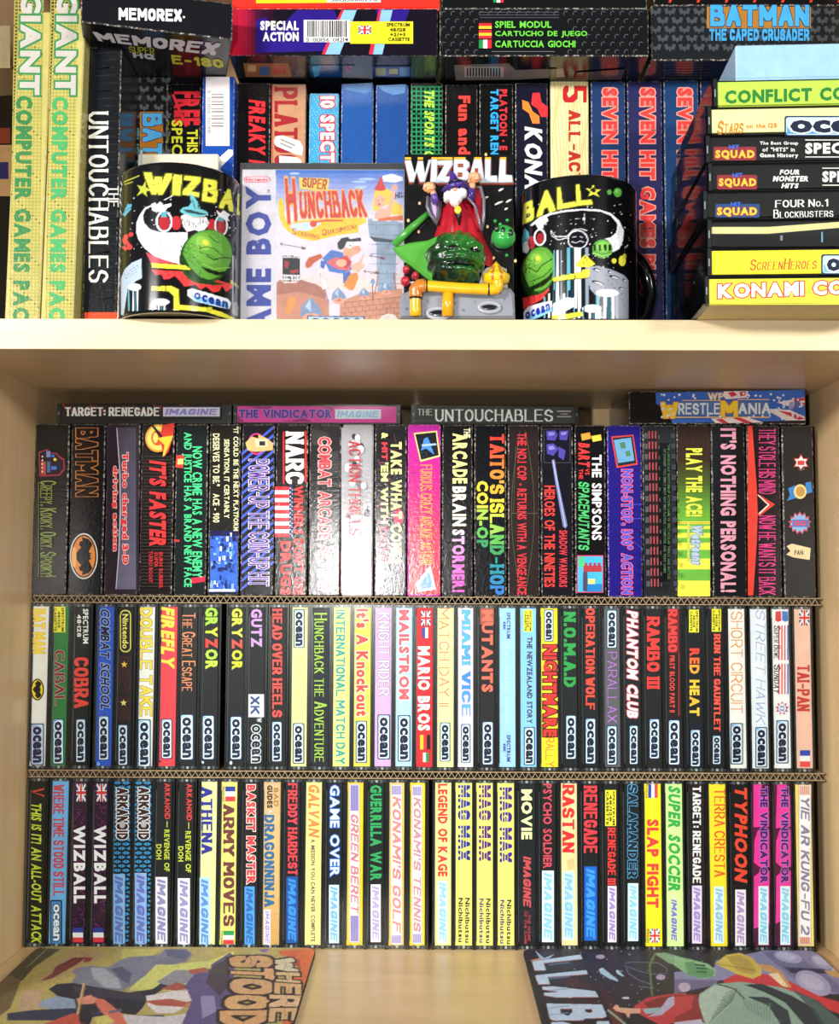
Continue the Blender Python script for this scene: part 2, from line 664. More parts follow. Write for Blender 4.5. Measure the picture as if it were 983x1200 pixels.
    def bands(s, x0, y0, x1, y1, cols, across=False):
        n = len(cols)
        for i, c in enumerate(cols):
            if across:
                s.put([s.q(*p) for p in ((x0 + (x1 - x0) * i / n, y0), (x0 + (x1 - x0) * (i + 1) / n, y0), (x0 + (x1 - x0) * (i + 1) / n, y1), (x0 + (x1 - x0) * i / n, y1))], c)
            else:
                s.put([s.q(*p) for p in ((x0, y0 + (y1 - y0) * i / n), (x1, y0 + (y1 - y0) * i / n), (x1, y0 + (y1 - y0) * (i + 1) / n), (x0, y0 + (y1 - y0) * (i + 1) / n))], c)
        s.layer += 1

    def star(s, cx, cy, r, col, n=5, inner=.42):
        s.poly([(cx + (r if k % 2 == 0 else r * inner) * math.sin(math.pi * k / n), cy - (r if k % 2 == 0 else r * inner) * math.cos(math.pi * k / n)) for k in range(2 * n)], col)

    def bat(s, x0, y0, x1, y1, ring, fill, edge=None):
        """oval emblem with a spread-winged bat, lying on its side"""
        s.disc(x0, y0, x1, y1, ring, 28)
        w, h = x1 - x0, y1 - y0
        if edge:
            s.disc(x0 + w * .04, y0 + h * .03, x1 - w * .04, y1 - h * .03, edge, 28)
        s.disc(x0 + w * .09, y0 + h * .06, x1 - w * .09, y1 - h * .06, fill, 28)
        half = [(-.30, 0), (-.24, .04), (-.34, .06), (-.20, .10), (-.28, .20), (-.36, .30), (-.20, .42), (.08, .47), (.05, .38), (.16, .36),
                (.20, .28), (.10, .22), (.20, .16), (.30, .08), (.40, 0)]
        cx, cy = (x0 + x1) / 2, (y0 + y1) / 2
        a = [(cx - u * w * .88, cy + v * h * .88) for u, v in half]
        b = [(cx - u * w * .88, cy - v * h * .88) for u, v in half][::-1]
        s.poly(a + b[1:-1], '#0a0a0c')


# ------------------------------------------------------------------ small painter for pictures printed on things
class Art:
    """a canvas laid over a rectangle of photo pixels; sampled into the colour attribute of a fine mesh"""
    def __init__(s, x0, y0, x1, y1, bg, sc=2.0):
        s.x0, s.y0, s.sc = x0, y0, sc
        s.w, s.h = int((x1 - x0) * sc), int((y1 - y0) * sc)
        s.a = np.zeros((s.h, s.w, 3), np.float32)
        s.a[:] = lin(bg)[:3]
        s.k = (0, 0, 1)

    def T(s, ox, oy, sc):
        s.k = (ox, oy, sc)
        return s

    def cv(s, pts):
        ox, oy, k = s.k
        return np.array([((ox + x / k - s.x0) * s.sc, (oy + y / k - s.y0) * s.sc) for x, y in pts])

    def poly(s, pts, col, alpha=1.0):
        p = s.cv(pts)
        x0, y0 = np.floor(p.min(0)).astype(int) - 1
        x1, y1 = np.ceil(p.max(0)).astype(int) + 1
        x0, y0, x1, y1 = max(x0, 0), max(y0, 0), min(x1, s.w), min(y1, s.h)
        if x1 <= x0 or y1 <= y0:
            return
        Y, X = np.mgrid[y0:y1, x0:x1]
        X = X + 0.5
        Y = Y + 0.5
        ins = np.zeros(X.shape, bool)
        for (ax, ay), (bx, by) in zip(p, np.roll(p, -1, 0)):
            if ay == by:
                continue
            c = (Y < ay) != (Y < by)
            ins ^= c & (X < (bx - ax) * (Y - ay) / (by - ay) + ax)
        v = s.a[y0:y1, x0:x1]
        v[ins] = v[ins] * (1 - alpha) + np.array(lin(col)[:3], np.float32) * alpha

    def ell(s, cx, cy, rx, ry, col, rot=0, alpha=1.0, n=28):
        c, q = math.cos(math.radians(rot)), math.sin(math.radians(rot))
        s.poly([(cx + rx * math.cos(t) * c - ry * math.sin(t) * q, cy + rx * math.cos(t) * q + ry * math.sin(t) * c)
                for t in [2 * math.pi * k / n for k in range(n)]], col, alpha)

    def line(s, pts, w, col, alpha=1.0):
        for (ax, ay), (bx, by) in zip(pts, pts[1:]):
            dx, dy = bx - ax, by - ay
            L = math.hypot(dx, dy) or 1
            nx, ny = -dy / L * w / 2, dx / L * w / 2
            s.poly([(ax + nx, ay + ny), (bx + nx, by + ny), (bx - nx, by - ny), (ax - nx, ay - ny)], col, alpha)

    def text(s, text, quad, col, style='b', outline=None, ow=0.07):
        """quad: corners of the lettering box: start-bottom, end-bottom, end-top, start-top"""
        A, B, C, D = [np.array(q, float) for q in quad]
        for pas in ((0, 1) if outline else (1,)):
            for poly, k in layout(text, style, ow if pas == 0 else 0.0):
                s.poly([tuple((A * (1 - u) + B * u) * (1 - v) + (D * (1 - u) + C * u) * v) for u, v in poly],
                       outline if pas == 0 else col)

    def dots(s, n, x0, y0, x1, y1, r0, r1, col, seed=1):
        rd = random.Random(seed)
        for _ in range(n):
            r = rd.uniform(r0, r1)
            s.ell(rd.uniform(x0, x1), rd.uniform(y0, y1), r, r, col, n=7)

    def strokes(s, n, x0, y0, x1, y1, ln, wd, jit, seed=1):
        """short brush marks in the tones already there"""
        rd = random.Random(seed)
        for _ in range(n):
            x, y, a = rd.uniform(x0, x1), rd.uniform(y0, y1), rd.gauss(-.5, .5)
            q = s.cv([(x, y)])[0].astype(int)
            if not (0 <= q[0] < s.w and 0 <= q[1] < s.h):
                continue
            c = s.a[q[1], q[0]] * (1 + rd.uniform(-jit, jit)) + rd.uniform(-.012, .02)
            L = rd.uniform(.4, 1) * ln
            s.line([(x, y), (x + L * math.cos(a), y + L * math.sin(a))], rd.uniform(.5, 1) * wd, tuple(np.clip(c, 0, 1)), .55)

    def blot(s, amt, cell=3, seed=1):
        """uneven hand-painted tone all over"""
        r = np.random.RandomState(seed)
        g = r.rand(s.h // (cell * 2) + 2, s.w // (cell * 2) + 2)
        yy = np.linspace(0, g.shape[0] - 1.01, s.h)
        xx = np.linspace(0, g.shape[1] - 1.01, s.w)
        y0, x0 = yy.astype(int), xx.astype(int)
        fy, fx = (yy - y0)[:, None], (xx - x0)[None]
        v = g[y0][:, x0] * (1 - fy) * (1 - fx) + g[y0 + 1][:, x0] * fy * (1 - fx) + g[y0][:, x0 + 1] * (1 - fy) * fx + g[y0 + 1][:, x0 + 1] * fy * fx
        s.a *= (1 + amt * (v - 0.5) * 2)[..., None]

    def sample(s, uv):
        x = np.clip((uv[:, 0] - s.x0) * s.sc - 0.5, 0, s.w - 1.001)
        y = np.clip((uv[:, 1] - s.y0) * s.sc - 0.5, 0, s.h - 1.001)
        x0, y0 = x.astype(int), y.astype(int)
        fx, fy = (x - x0)[:, None], (y - y0)[:, None]
        a = s.a
        return a[y0, x0] * (1 - fx) * (1 - fy) + a[y0, x0 + 1] * fx * (1 - fy) + a[y0 + 1, x0] * (1 - fx) * fy + a[y0 + 1, x0 + 1] * fx * fy


def grid_obj(name, pts, nu, nv, cols, mat, parent=None, smooth=True, flip=False):
    """pts (nv*nu, 3) local mm, cols (nv*nu, 3) linear -> one object with a point colour attribute"""
    me = bpy.data.meshes.new(name)
    fs = []
    for j in range(nv - 1):
        b = j * nu
        for i in range(nu - 1):
            q = (b + i, b + i + 1, b + nu + i + 1, b + nu + i)
            fs.append(q[::-1] if flip else q)
    me.from_pydata((np.asarray(pts) * MM).tolist(), [], fs)
    at = me.color_attributes.new('col', 'FLOAT_COLOR', 'POINT')
    cc = np.ones((nu * nv, 4), np.float32)
    cc[:, :3] = cols
    at.data.foreach_set('color', cc.ravel())
    me.polygons.foreach_set('use_smooth', np.full(len(fs), smooth))
    me.materials.append(mat)
    o = bpy.data.objects.new(name, me)
    COL.objects.link(o)
    if parent:
        o.parent = parent
    return o


for _w in 'nbhoO':
    for _c in _CHARS:
        glyph(_c, _w)

# ================================================================== the bookcase
FRONT, BACK = 700, 938           # front edge of the boards, face of the back panel
Z_SH0, Z_SH1 = 150.2, 169.8      # the fixed shelf
Z_FL = -269.2                    # top of the bottom board
ROWY = 840                       # front plane of the three packed rows


def board(name, x0, x1, y0, y1, z0, z1, mat):
    m = MB()
    m.box(x0, x1, y0, y1, z0, z1, '#ffffff', cham=0.6)
    o = m.build(name, mat, loc=None)
    tag(o, kind='structure')
    return o


board('wall_left', -318, -300, FRONT, BACK + 6, -420, 640, M_WOODZ)
board('wall_right', 300, 318, FRONT, BACK + 6, -420, 640, M_WOODZ)
board('wall_back', -300, 300, BACK, BACK + 6, -420, 640, M_WOODZ)
board('floor', -300, 300, FRONT, BACK, Z_FL - 19, Z_FL, M_WOODX)
_sh = board('trim_1', -300, 300, FRONT + 0.8, BACK, Z_SH0, Z_SH1, M_WOODX)
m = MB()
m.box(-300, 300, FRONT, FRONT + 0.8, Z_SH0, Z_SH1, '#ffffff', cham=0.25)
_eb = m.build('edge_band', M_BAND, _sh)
board('ceiling', -300, 300, FRONT, BACK, 470, 489, M_WOODX)

# ================================================================== cassette cases in the two lower rows
CW, CH_, CD = 15.5, 124.6, 70.0


def case_body():
    """dark tray seen behind the inlay, with hinge lugs top and bottom"""
    m = MB()
    w = CW / 2
    g = '#0c0d0e'
    m.box(-w, w, 3.2, CD, 0, CH_, g, cham=0.5)
    m.box(-w, -w + 1.1, 0.9, 3.2, 0, CH_, '#141516')
    m.box(w - 1.1, w, 0.9, 3.2, 0, CH_, '#141516')
    for z in (1.1, CH_ - 2.6):
        m.box(-w + 1.1, w - 1.1, 1.6, 3.2, z, z + 1.5, '#34363a')
        for x in (-4.2, 2.6):
            m.box(x, x + 1.6, 1.2, 3.2, z - .3, z + 2.0, '#5a5c60')
        m.box(-.9, .9, 0.9, 3.2, z, z + 1.7, '#a8aaac')
    m.box(-w + 1.3, -w + 1.9, 1.9, 3.2, 6, CH_ - 9, '#55585e')
    return m


def case_lid():
    """clear outer shell: front plate with rounded edges and short returns"""
    m = MB()
    w = CW / 2
    m.box(-w, w, 0.0, 0.8, 0, CH_, '#ffffff', cham=0.35)
    return m


_tray_me = _lid_me = None


def put_shared(mb_fn, mat, name, parent, me):
    if me is None:
        o = mb_fn().build(name, mat, parent)
        return o, o.data
    o = bpy.data.objects.new(name, me)
    COL.objects.link(o)
    o.parent = parent
    return o, me


def spread(centres, pitch, lo, hi):
    """keep neighbours from overlapping"""
    c = list(centres)
    for _ in range(200):
        for i in range(len(c) - 1):
            d = pitch - (c[i + 1] - c[i])
            if d > 0:
                c[i] -= d / 2
                c[i + 1] += d / 2
        c[0] = max(c[0], lo + pitch / 2)
        c[-1] = min(c[-1], hi - pitch / 2)
    return c


def case_row(spec, zbase, group, where):
    global _tray_me, _lid_me
    items = []
    for crop, rows in spec:
        for r in rows:
            items.append((crop, r))
    ymid = 807 if zbase > -200 else 1012
    cx = [P(c[0] + (r[0] + r[1]) / 2 / c[2], ymid, ROWY).x for c, r in items]
    cx = spread(cx, CW + 0.15, -299, 299)
    for (crop, r), X in zip(items, cx):
        x0, x1, col, label, prints = r[:5]
        yt, yb = (r[5], r[6]) if len(r) > 5 else (crop[3], crop[4])
        t = Thing('cassette_case', (X, ROWY, zbase), 0, label + where, 'cassette', group)
        o, _tray_me = put_shared(case_body, M_PLAST, 'tray', t.e, _tray_me)
        m = MB()
        f = Face(m, t, 2.0, crop)
        a = f.q(x0, (yt + yb) / 2)[0]
        b = f.q(x1, (yt + yb) / 2)[0]
        a, b = max(a, -CW / 2 + 1.15), min(b, CW / 2 - 1.15)
        if b - a < 11.0:                         # an inlay is never narrower than its spine
            mid = max(-1.0, min(1.0, (a + b) / 2))
            a, b = mid - 5.6, mid + 5.6
        zt, zb = f.q(x0, yt)[1], f.q(x0, yb)[1]
        zt, zb = min(zt, CH_ - 2.4), max(zb, 2.4)
        m.box(a, b, 2.0, 3.1, zb, zt, col, cham=0.25)
        for p in prints:
            getattr(f, p[0])(*p[1:])
        m.build('inlay_card', M_CARD, t.e)
        o, _lid_me = put_shared(case_lid, M_CLEAR, 'lid', t.e, _lid_me)


def pips(x0, x1, y0, y1, col, seed, n=46, r=5):
    rd = random.Random(seed)
    out = []
    for _ in range(n):
        cx, cy = rd.uniform(x0 + r, x1 - r), rd.uniform(y0 + r, y1 - r)
        out.append([(cx + r * .8 * math.cos(a), cy + r * .8 * math.sin(a)) for a in (0.2, 1.4, 2.5, 3.6, 5.1)])
    return ('polys', out, col)


def tri_pat(x0, x1, y0, y1, col, st=21):
    out = []
    y = y0
    k = 0
    while y < y1 - st:
        for x in np.arange(x0 + 2, x1 - st / 2, st):
            s_ = st * .42
            c = (x + st / 2, y + st / 2)
            if k % 2:
                out.append([(c[0] - s_, c[1] - s_), (c[0] + s_, c[1]), (c[0] - s_, c[1] + s_)])
            else:
                out.append([(c[0] + s_, c[1] - s_), (c[0] + s_, c[1] + s_), (c[0] - s_, c[1])])
            k += 1
        y += st
        k += 1
    return ('polys', out, col)


FR = ['#2a3a9a', '#f0eef0', '#e03a44']
C1, C2, C3, C4 = (20, 700, 4.096, 32, 815), (250, 700, 4.096, 34, 812), (480, 700, 4.096, 38, 815), (710, 700, 3.601, 42, 722)
ROW2 = [(C1, [
    (62, 143, '#ece6df', 'white spine, orange block letters, black bat in a yellow oval',
     [('text', 'BAT MAN', 75, 55, 135, 270, '#f6d84a', 'K', '#e8963a'), ('bat', 66, 390, 130, 495, '#1a1408', '#f0d020'),
      ('wave', 66, 605, 130, 805, '#a8a4d4', '#c8c8e8')]),
    (163, 240, '#2f7a3f', 'green spine with wine red letters and a yellow top label',
     [('rect', 158, 32, 240, 45, '#8a9a6a'), ('label', 172, 45, 232, 168), ('text', 'CABAL', 182, 255, 228, 520, '#7e2030', 's', '#d8a8a0'), ('wave', 172, 583, 226, 800, '#4aa0e0')]),
    (262, 345, '#161312', 'black spine with white top words and huge red slab letters',
     [('text', 'SPECTRUM', 316, 55, 342, 222, '#f4f0ea', 'b'), ('text', '48·128', 288, 82, 308, 190, '#f4f0ea', 'b'),
      ('text', 'COBRA', 275, 288, 343, 530, '#ea483c', 'S'), ('wave', 282, 583, 330, 792, '#c8dcf0')]),
    (385, 460, '#2f58c8', 'royal blue spine with dark slanted outlined letters',
     [('text', 'COMBAT SCHOOL', 400, 52, 445, 545, '#141a3a', 'b/', '#a9b7e6'), ('wave', 390, 568, 442, 782, '#a8b8ea'), ('disc', 384, 790, 398, 808, '#8ab4f0')]),
    (470, 552, '#16100e', 'black spine with gold rounded badge and two gold stars',
     [('rect', 494, 60, 547, 264, '#f0e068', 24), ('rect', 499, 66, 542, 258, '#1a1408', 20), ('text', 'Nintendo', 506, 80, 534, 246, '#f4e878', 'b'),
      ('text', 'D NKEY K NG', 488, 285, 542, 590, '#1c0c0c', 's', '#6a2420'), ('star', 515, 322, 17, '#f2c44a'), ('star', 512, 506, 17, '#f6d880'), ('wave', 485, 610, 532, 806, '#a8d4f0')]),
    (585, 655, '#ece8e6', 'white spine with large gold art deco letters',
     [('text', 'DOUBLE TAKE', 590, 50, 648, 570, '#f6d84e', 'k', '#8a6a30'), ('wave', 580, 585, 642, 815, '#8ac4ec')]),
    (682, 765, '#e8404c', 'bright red spine with yellow slanted letters',
     [('text', 'FIREFLY', 690, 45, 755, 345, '#f4da4e', 'h/'), ('wave', 692, 583, 745, 775, '#a8d0f0'), ('disc', 682, 782, 690, 792, '#201010')]),
    (785, 862, '#121116', 'black spine with apricot blackletter style words',
     [('text', 'The Great Escape', 792, 75, 856, 450, '#e88c60', 's'), ('wave', 782, 560, 848, 782, '#8cd0f4')]),
    (885, 965, '#0e0f14', 'black spine with lime letters and red Z, left of gap',
     [('text', 'GRYZOR', 903, 48, 963, 345, ['#a8dc40', '#a8dc40', '#d0dc3c', '#e8403c', '#b8e048', '#c8e84c'], 'h'), ('wave', 888, 565, 948, 780, '#7cb8ee'), ('disc', 886, 785, 898, 798, '#c8d8f0')]),
]), (C2, [
    (65, 150, '#0f1118', 'black spine with lime letters and red Z, right of gap',
     [('text', 'GRYZOR', 88, 52, 140, 348, ['#d8dc48', '#d8dc48', '#dcdc50', '#e85048', '#d4d838', '#d4dc38'], 'h'), ('wave', 80, 570, 138, 780, '#a8c8f0'), ('disc', 78, 785, 92, 803, '#d8dce8')]),
    (165, 245, '#101318', 'black spine with lilac letters and a white sticker lower down',
     [('text', 'GUTZ', 180, 55, 234, 240, '#cc9ad8', 'h'), ('rect', 168, 465, 243, 575, '#f0f0f4'), ('text', 'XK', 178, 475, 222, 560, '#3a4a8a', 'k'),
      ('text', 'w', 208, 578, 232, 600, '#d0d0dc', 'b'), ('text', 'ocean', 184, 612, 226, 792, '#10141c', 'b', '#dce4f0')]),
    (268, 350, '#141216', 'black spine filled by chunky red slab letters',
     [('text', 'HEAD OVER HEELS', 283, 55, 330, 575, '#e8504c', 'S'), ('wave', 280, 595, 330, 790, '#8cc0ee')]),
    (375, 450, '#f3e8a0', 'plain cream yellow spine with blue panels at top and bottom',
     [('wave', 385, 57, 438, 243, '#8ab0ec'), ('text', 'HUNCHBACK', 396, 275, 428, 585, '#eadd92', 's'), ('wave', 382, 603, 436, 798, '#9ab4ee')]),
    (475, 555, '#1a1c28', 'black spine with light green blackletter style words',
     [('text', 'Hunchback the Adventure', 485, 75, 545, 790, '#a8cc4c', 's')]),
    (575, 655, '#eef08e', 'pale lemon spine with teal capital letters',
     [('text', 'INTERNATIONAL MATCH DAY', 588, 60, 632, 800, '#3a9ca4', 'k')]),
    (675, 755, '#f4e35a', 'yellow spine with red cartoon letters edged in white',
     [('text', "It's A Knockout", 685, 55, 745, 570, '#ea4a4e', 'h', '#fbe8c0'), ('wave', 683, 592, 738, 795, '#7cb4ec')]),
    (775, 855, '#dcaee0', 'pink lilac spine with white serif letters shaded dark',
     [('text', 'KNIGHT RIDER', 792, 75, 845, 470, '#f6eefa', 's', '#4a3a5a'), ('wave', 788, 562, 848, 778, '#a8b4ec')]),
    (875, 955, '#b8d8f4', 'sky blue spine with pinkish red letters',
     [('text', 'MAILSTROM', 890, 60, 940, 490, '#e8606e', 'h', '#f4e0e8'), ('wave', 885, 565, 945, 788, '#8ab8ee')]),
]), (C3, [
    (30, 112, '#d42630', 'red spine with fat white letters between four flags',
     [('union', 55, 65, 100, 135), ('bands', 60, 145, 102, 195, ['#3048a8', '#f0f0f4', '#d8303a'], True), ('text', 'MARIO BROS', 38, 235, 98, 640, '#fbf4f4', 'h'),
      ('bands', 50, 660, 98, 730, ['#f0c828', '#d83038', '#141010'], True), ('bands', 50, 745, 92, 790, ['#d83038', '#f0f0ee', '#289048'], True)]),
    (132, 212, '#f0f0aa', 'cream spine with thin coral outline letters and roman two',
     [('text', 'MATCH DAY II', 140, 50, 190, 525, '#e0826e', 'l'), ('wave', 145, 600, 195, 788, '#a0d0f0')]),
    (230, 305, '#f2deec', 'pale pink spine with sky blue cut-off letters',
     [('text', 'MIAMI VICE', 250, 60, 292, 570, ['#5ab4ee', '#64b8ee', '#5ab4ee', '#4aa8ea', '#5ab4ee', '#3a90dc', '#3a90dc', '#3a90dc', '#4aa0e4', '#5ab0ec'], 'S', '#f4b8d4'), ('wave', 246, 608, 292, 793, '#8cb8ec')]),
    (335, 410, '#1a181c', 'black spine with rust top and orange red letters',
     [('rect', 338, 40, 404, 130, '#a8584a'), ('text', 'MUTANTS', 345, 60, 400, 455, '#f0705c', 'h'), ('wave', 347, 595, 402, 805, '#a8b0e4')]),
    (428, 508, '#a6d2f8', 'powder blue spine with small navy words at both ends',
     [('text', 'SPECTRUM', 465, 72, 483, 198, '#2a3a9a', 'b'), ('text', '48K', 448, 115, 461, 158, '#2a3a9a', 'b'), ('text', 'The Transformers', 456, 225, 484, 630, '#c4e2fa', 's'),
      ('text', 'SPECTRUM', 465, 660, 483, 788, '#2a3a9a', 'b'), ('text', '48K', 448, 700, 461, 742, '#2a3a9a', 'b')]),
    (530, 608, '#8ecbf4', 'light blue spine with thin dark purple letters',
     [('label', 547, 60, 588, 165), ('text', 'THE NEWZEALAND STORY', 562, 190, 588, 605, '#4a2a5e', 'b'), ('wave', 548, 622, 600, 805, '#78b8ee')]),
    (628, 712, '#fae430', 'bright yellow spine with bold red letters edged black',
     [('wave', 645, 58, 690, 212, '#a8c8f0'), ('text', 'NIGHTMARE', 640, 228, 706, 668, '#ea3434', 'h', '#2a1010'), ('text', 'RALLY', 652, 672, 692, 812, '#e07030', 'l')]),
    (735, 803, '#101416', 'black spine with dotted green slab initials',
     [('text', 'N.O.M.A.D', 740, 70, 797, 430, '#2fa04c', 'S'), ('wave', 748, 565, 800, 778, '#9cc8f0')]),
    (835, 905, '#10141c', 'black spine with vermilion western slab letters',
     [('text', 'OPERATION WOLF', 845, 52, 888, 540, '#f04c3c', 'S'), ('wave', 842, 580, 893, 800, '#5cb0ee')]),
    (935, 1010, '#5c5a60', 'grey spine with violet line letters and two blue panels',
     [('wave', 945, 60, 995, 245, '#a0d0f0'), ('text', 'PARALLAX', 948, 262, 995, 600, '#b474d0', 'l'), ('wave', 945, 615, 995, 805, '#88c0f0')]),
]), (C4, [
    (78, 150, '#0e1118', 'black spine with white slanted letters edged red',
     [('text', 'PHANTOM CLUB', 88, 55, 135, 515, '#f6eef0', 'h/', '#c04a5a'), ('wave', 98, 540, 135, 705, '#68b8f0')]),
    (168, 235, '#141414', 'black spine with big red slab letters ending in three bars',
     [('text', 'RAMBO III', 173, 82, 226, 385, '#ee3a3a', 'S'), ('wave', 182, 512, 226, 682, '#48a8ee')]),
    (255, 322, '#1a0e10', 'black spine with red slab word above a small red line',
     [('rect', 262, 46, 308, 234, '#7a1820'), ('text', 'RAMBO', 262, 50, 300, 230, '#ea4240', 'S'), ('text', 'FIRST BLOOD PART II', 268, 245, 290, 485, '#e44c46', 'b'),
      ('rect', 306, 235, 309, 500, '#c83038'), ('wave', 262, 516, 312, 708, '#84c4f2')]),
    (345, 408, '#0e121c', 'black spine with red and amber letters under a yellow label',
     [('label', 350, 52, 392, 148), ('text', 'RED HEAT', 352, 215, 394, 500, ['#ec4634', '#f07038', '#f6a83c', '#000000', '#f6c83e', '#f6c83e', '#f6bc3c', '#f6c83e'], 'h'), ('wave', 355, 557, 398, 715, '#5cb0ec')]),
    (430, 498, '#10141a', 'black spine with small orange red serif letters under yellow label',
     [('label', 446, 48, 486, 145), ('text', 'RUN THE GAUNTLET', 455, 155, 482, 565, '#f4604e', 'S', '#a01820'), ('wave', 448, 582, 484, 705, '#70b4ee')]),
    (520, 590, '#f6f2f0', 'white spine with thin orange rounded letters',
     [('text', 'SHORT CIRCUIT', 527, 60, 576, 488, '#e89c50', 'l'), ('wave', 525, 530, 578, 705, '#50a8ea')]),
    (612, 685, '#eef2fc', 'white spine with faint lilac outline slanted letters',
     [('text', 'STREET HAWK', 632, 50, 672, 540, '#b0b4dc', 'l/'), ('wave', 630, 547, 680, 718, '#7cc0f0')]),
    (702, 782, '#f4f4fa', 'white spine with red stripes, black script and a blue shield',
     [('polys', [[(715, 60), (738, 58), (740, 98), (727, 104), (714, 98)]], '#d84450'), ('polys', [[(742, 58), (766, 60), (768, 98), (755, 104), (743, 96)]], '#4a78c8'),
      ('bands', 726, 118, 770, 265, ['#e85a60', '#f4f4fa', '#e85a60', '#f4f4fa', '#e85a60', '#f4f4fa', '#5a74c8'], True),
      ('text', 'Super Bowl', 708, 118, 736, 265, '#2a1a28', 's/'), ('bands', 726, 280, 770, 408, ['#e85a60', '#f4f4fa', '#e85a60', '#f4f4fa', '#e85a60', '#f4f4fa', '#5a74c8'], True),
      ('text', 'Sunday', 708, 282, 736, 408, '#2a1a28', 's/'), ('star', 742, 468, 30, '#c85a70', 9, .6), ('disc', 726, 448, 758, 488, '#e8e8f4'), ('text', 'XX', 732, 455, 752, 482, '#4a60b8', 'b'),
      ('wave', 717, 518, 768, 700, '#78bcee')]),
    (800, 868, '#f0c0ae', 'salmon spine with dark red letters and two flags',
     [('union', 815, 55, 858, 118), ('text', 'TAI-PAN', 806, 285, 858, 480, '#c83c3e', 'S'), ('bands', 818, 645, 860, 715, ['#3048b0', '#f2eef2', '#e84a48'])]),
])]

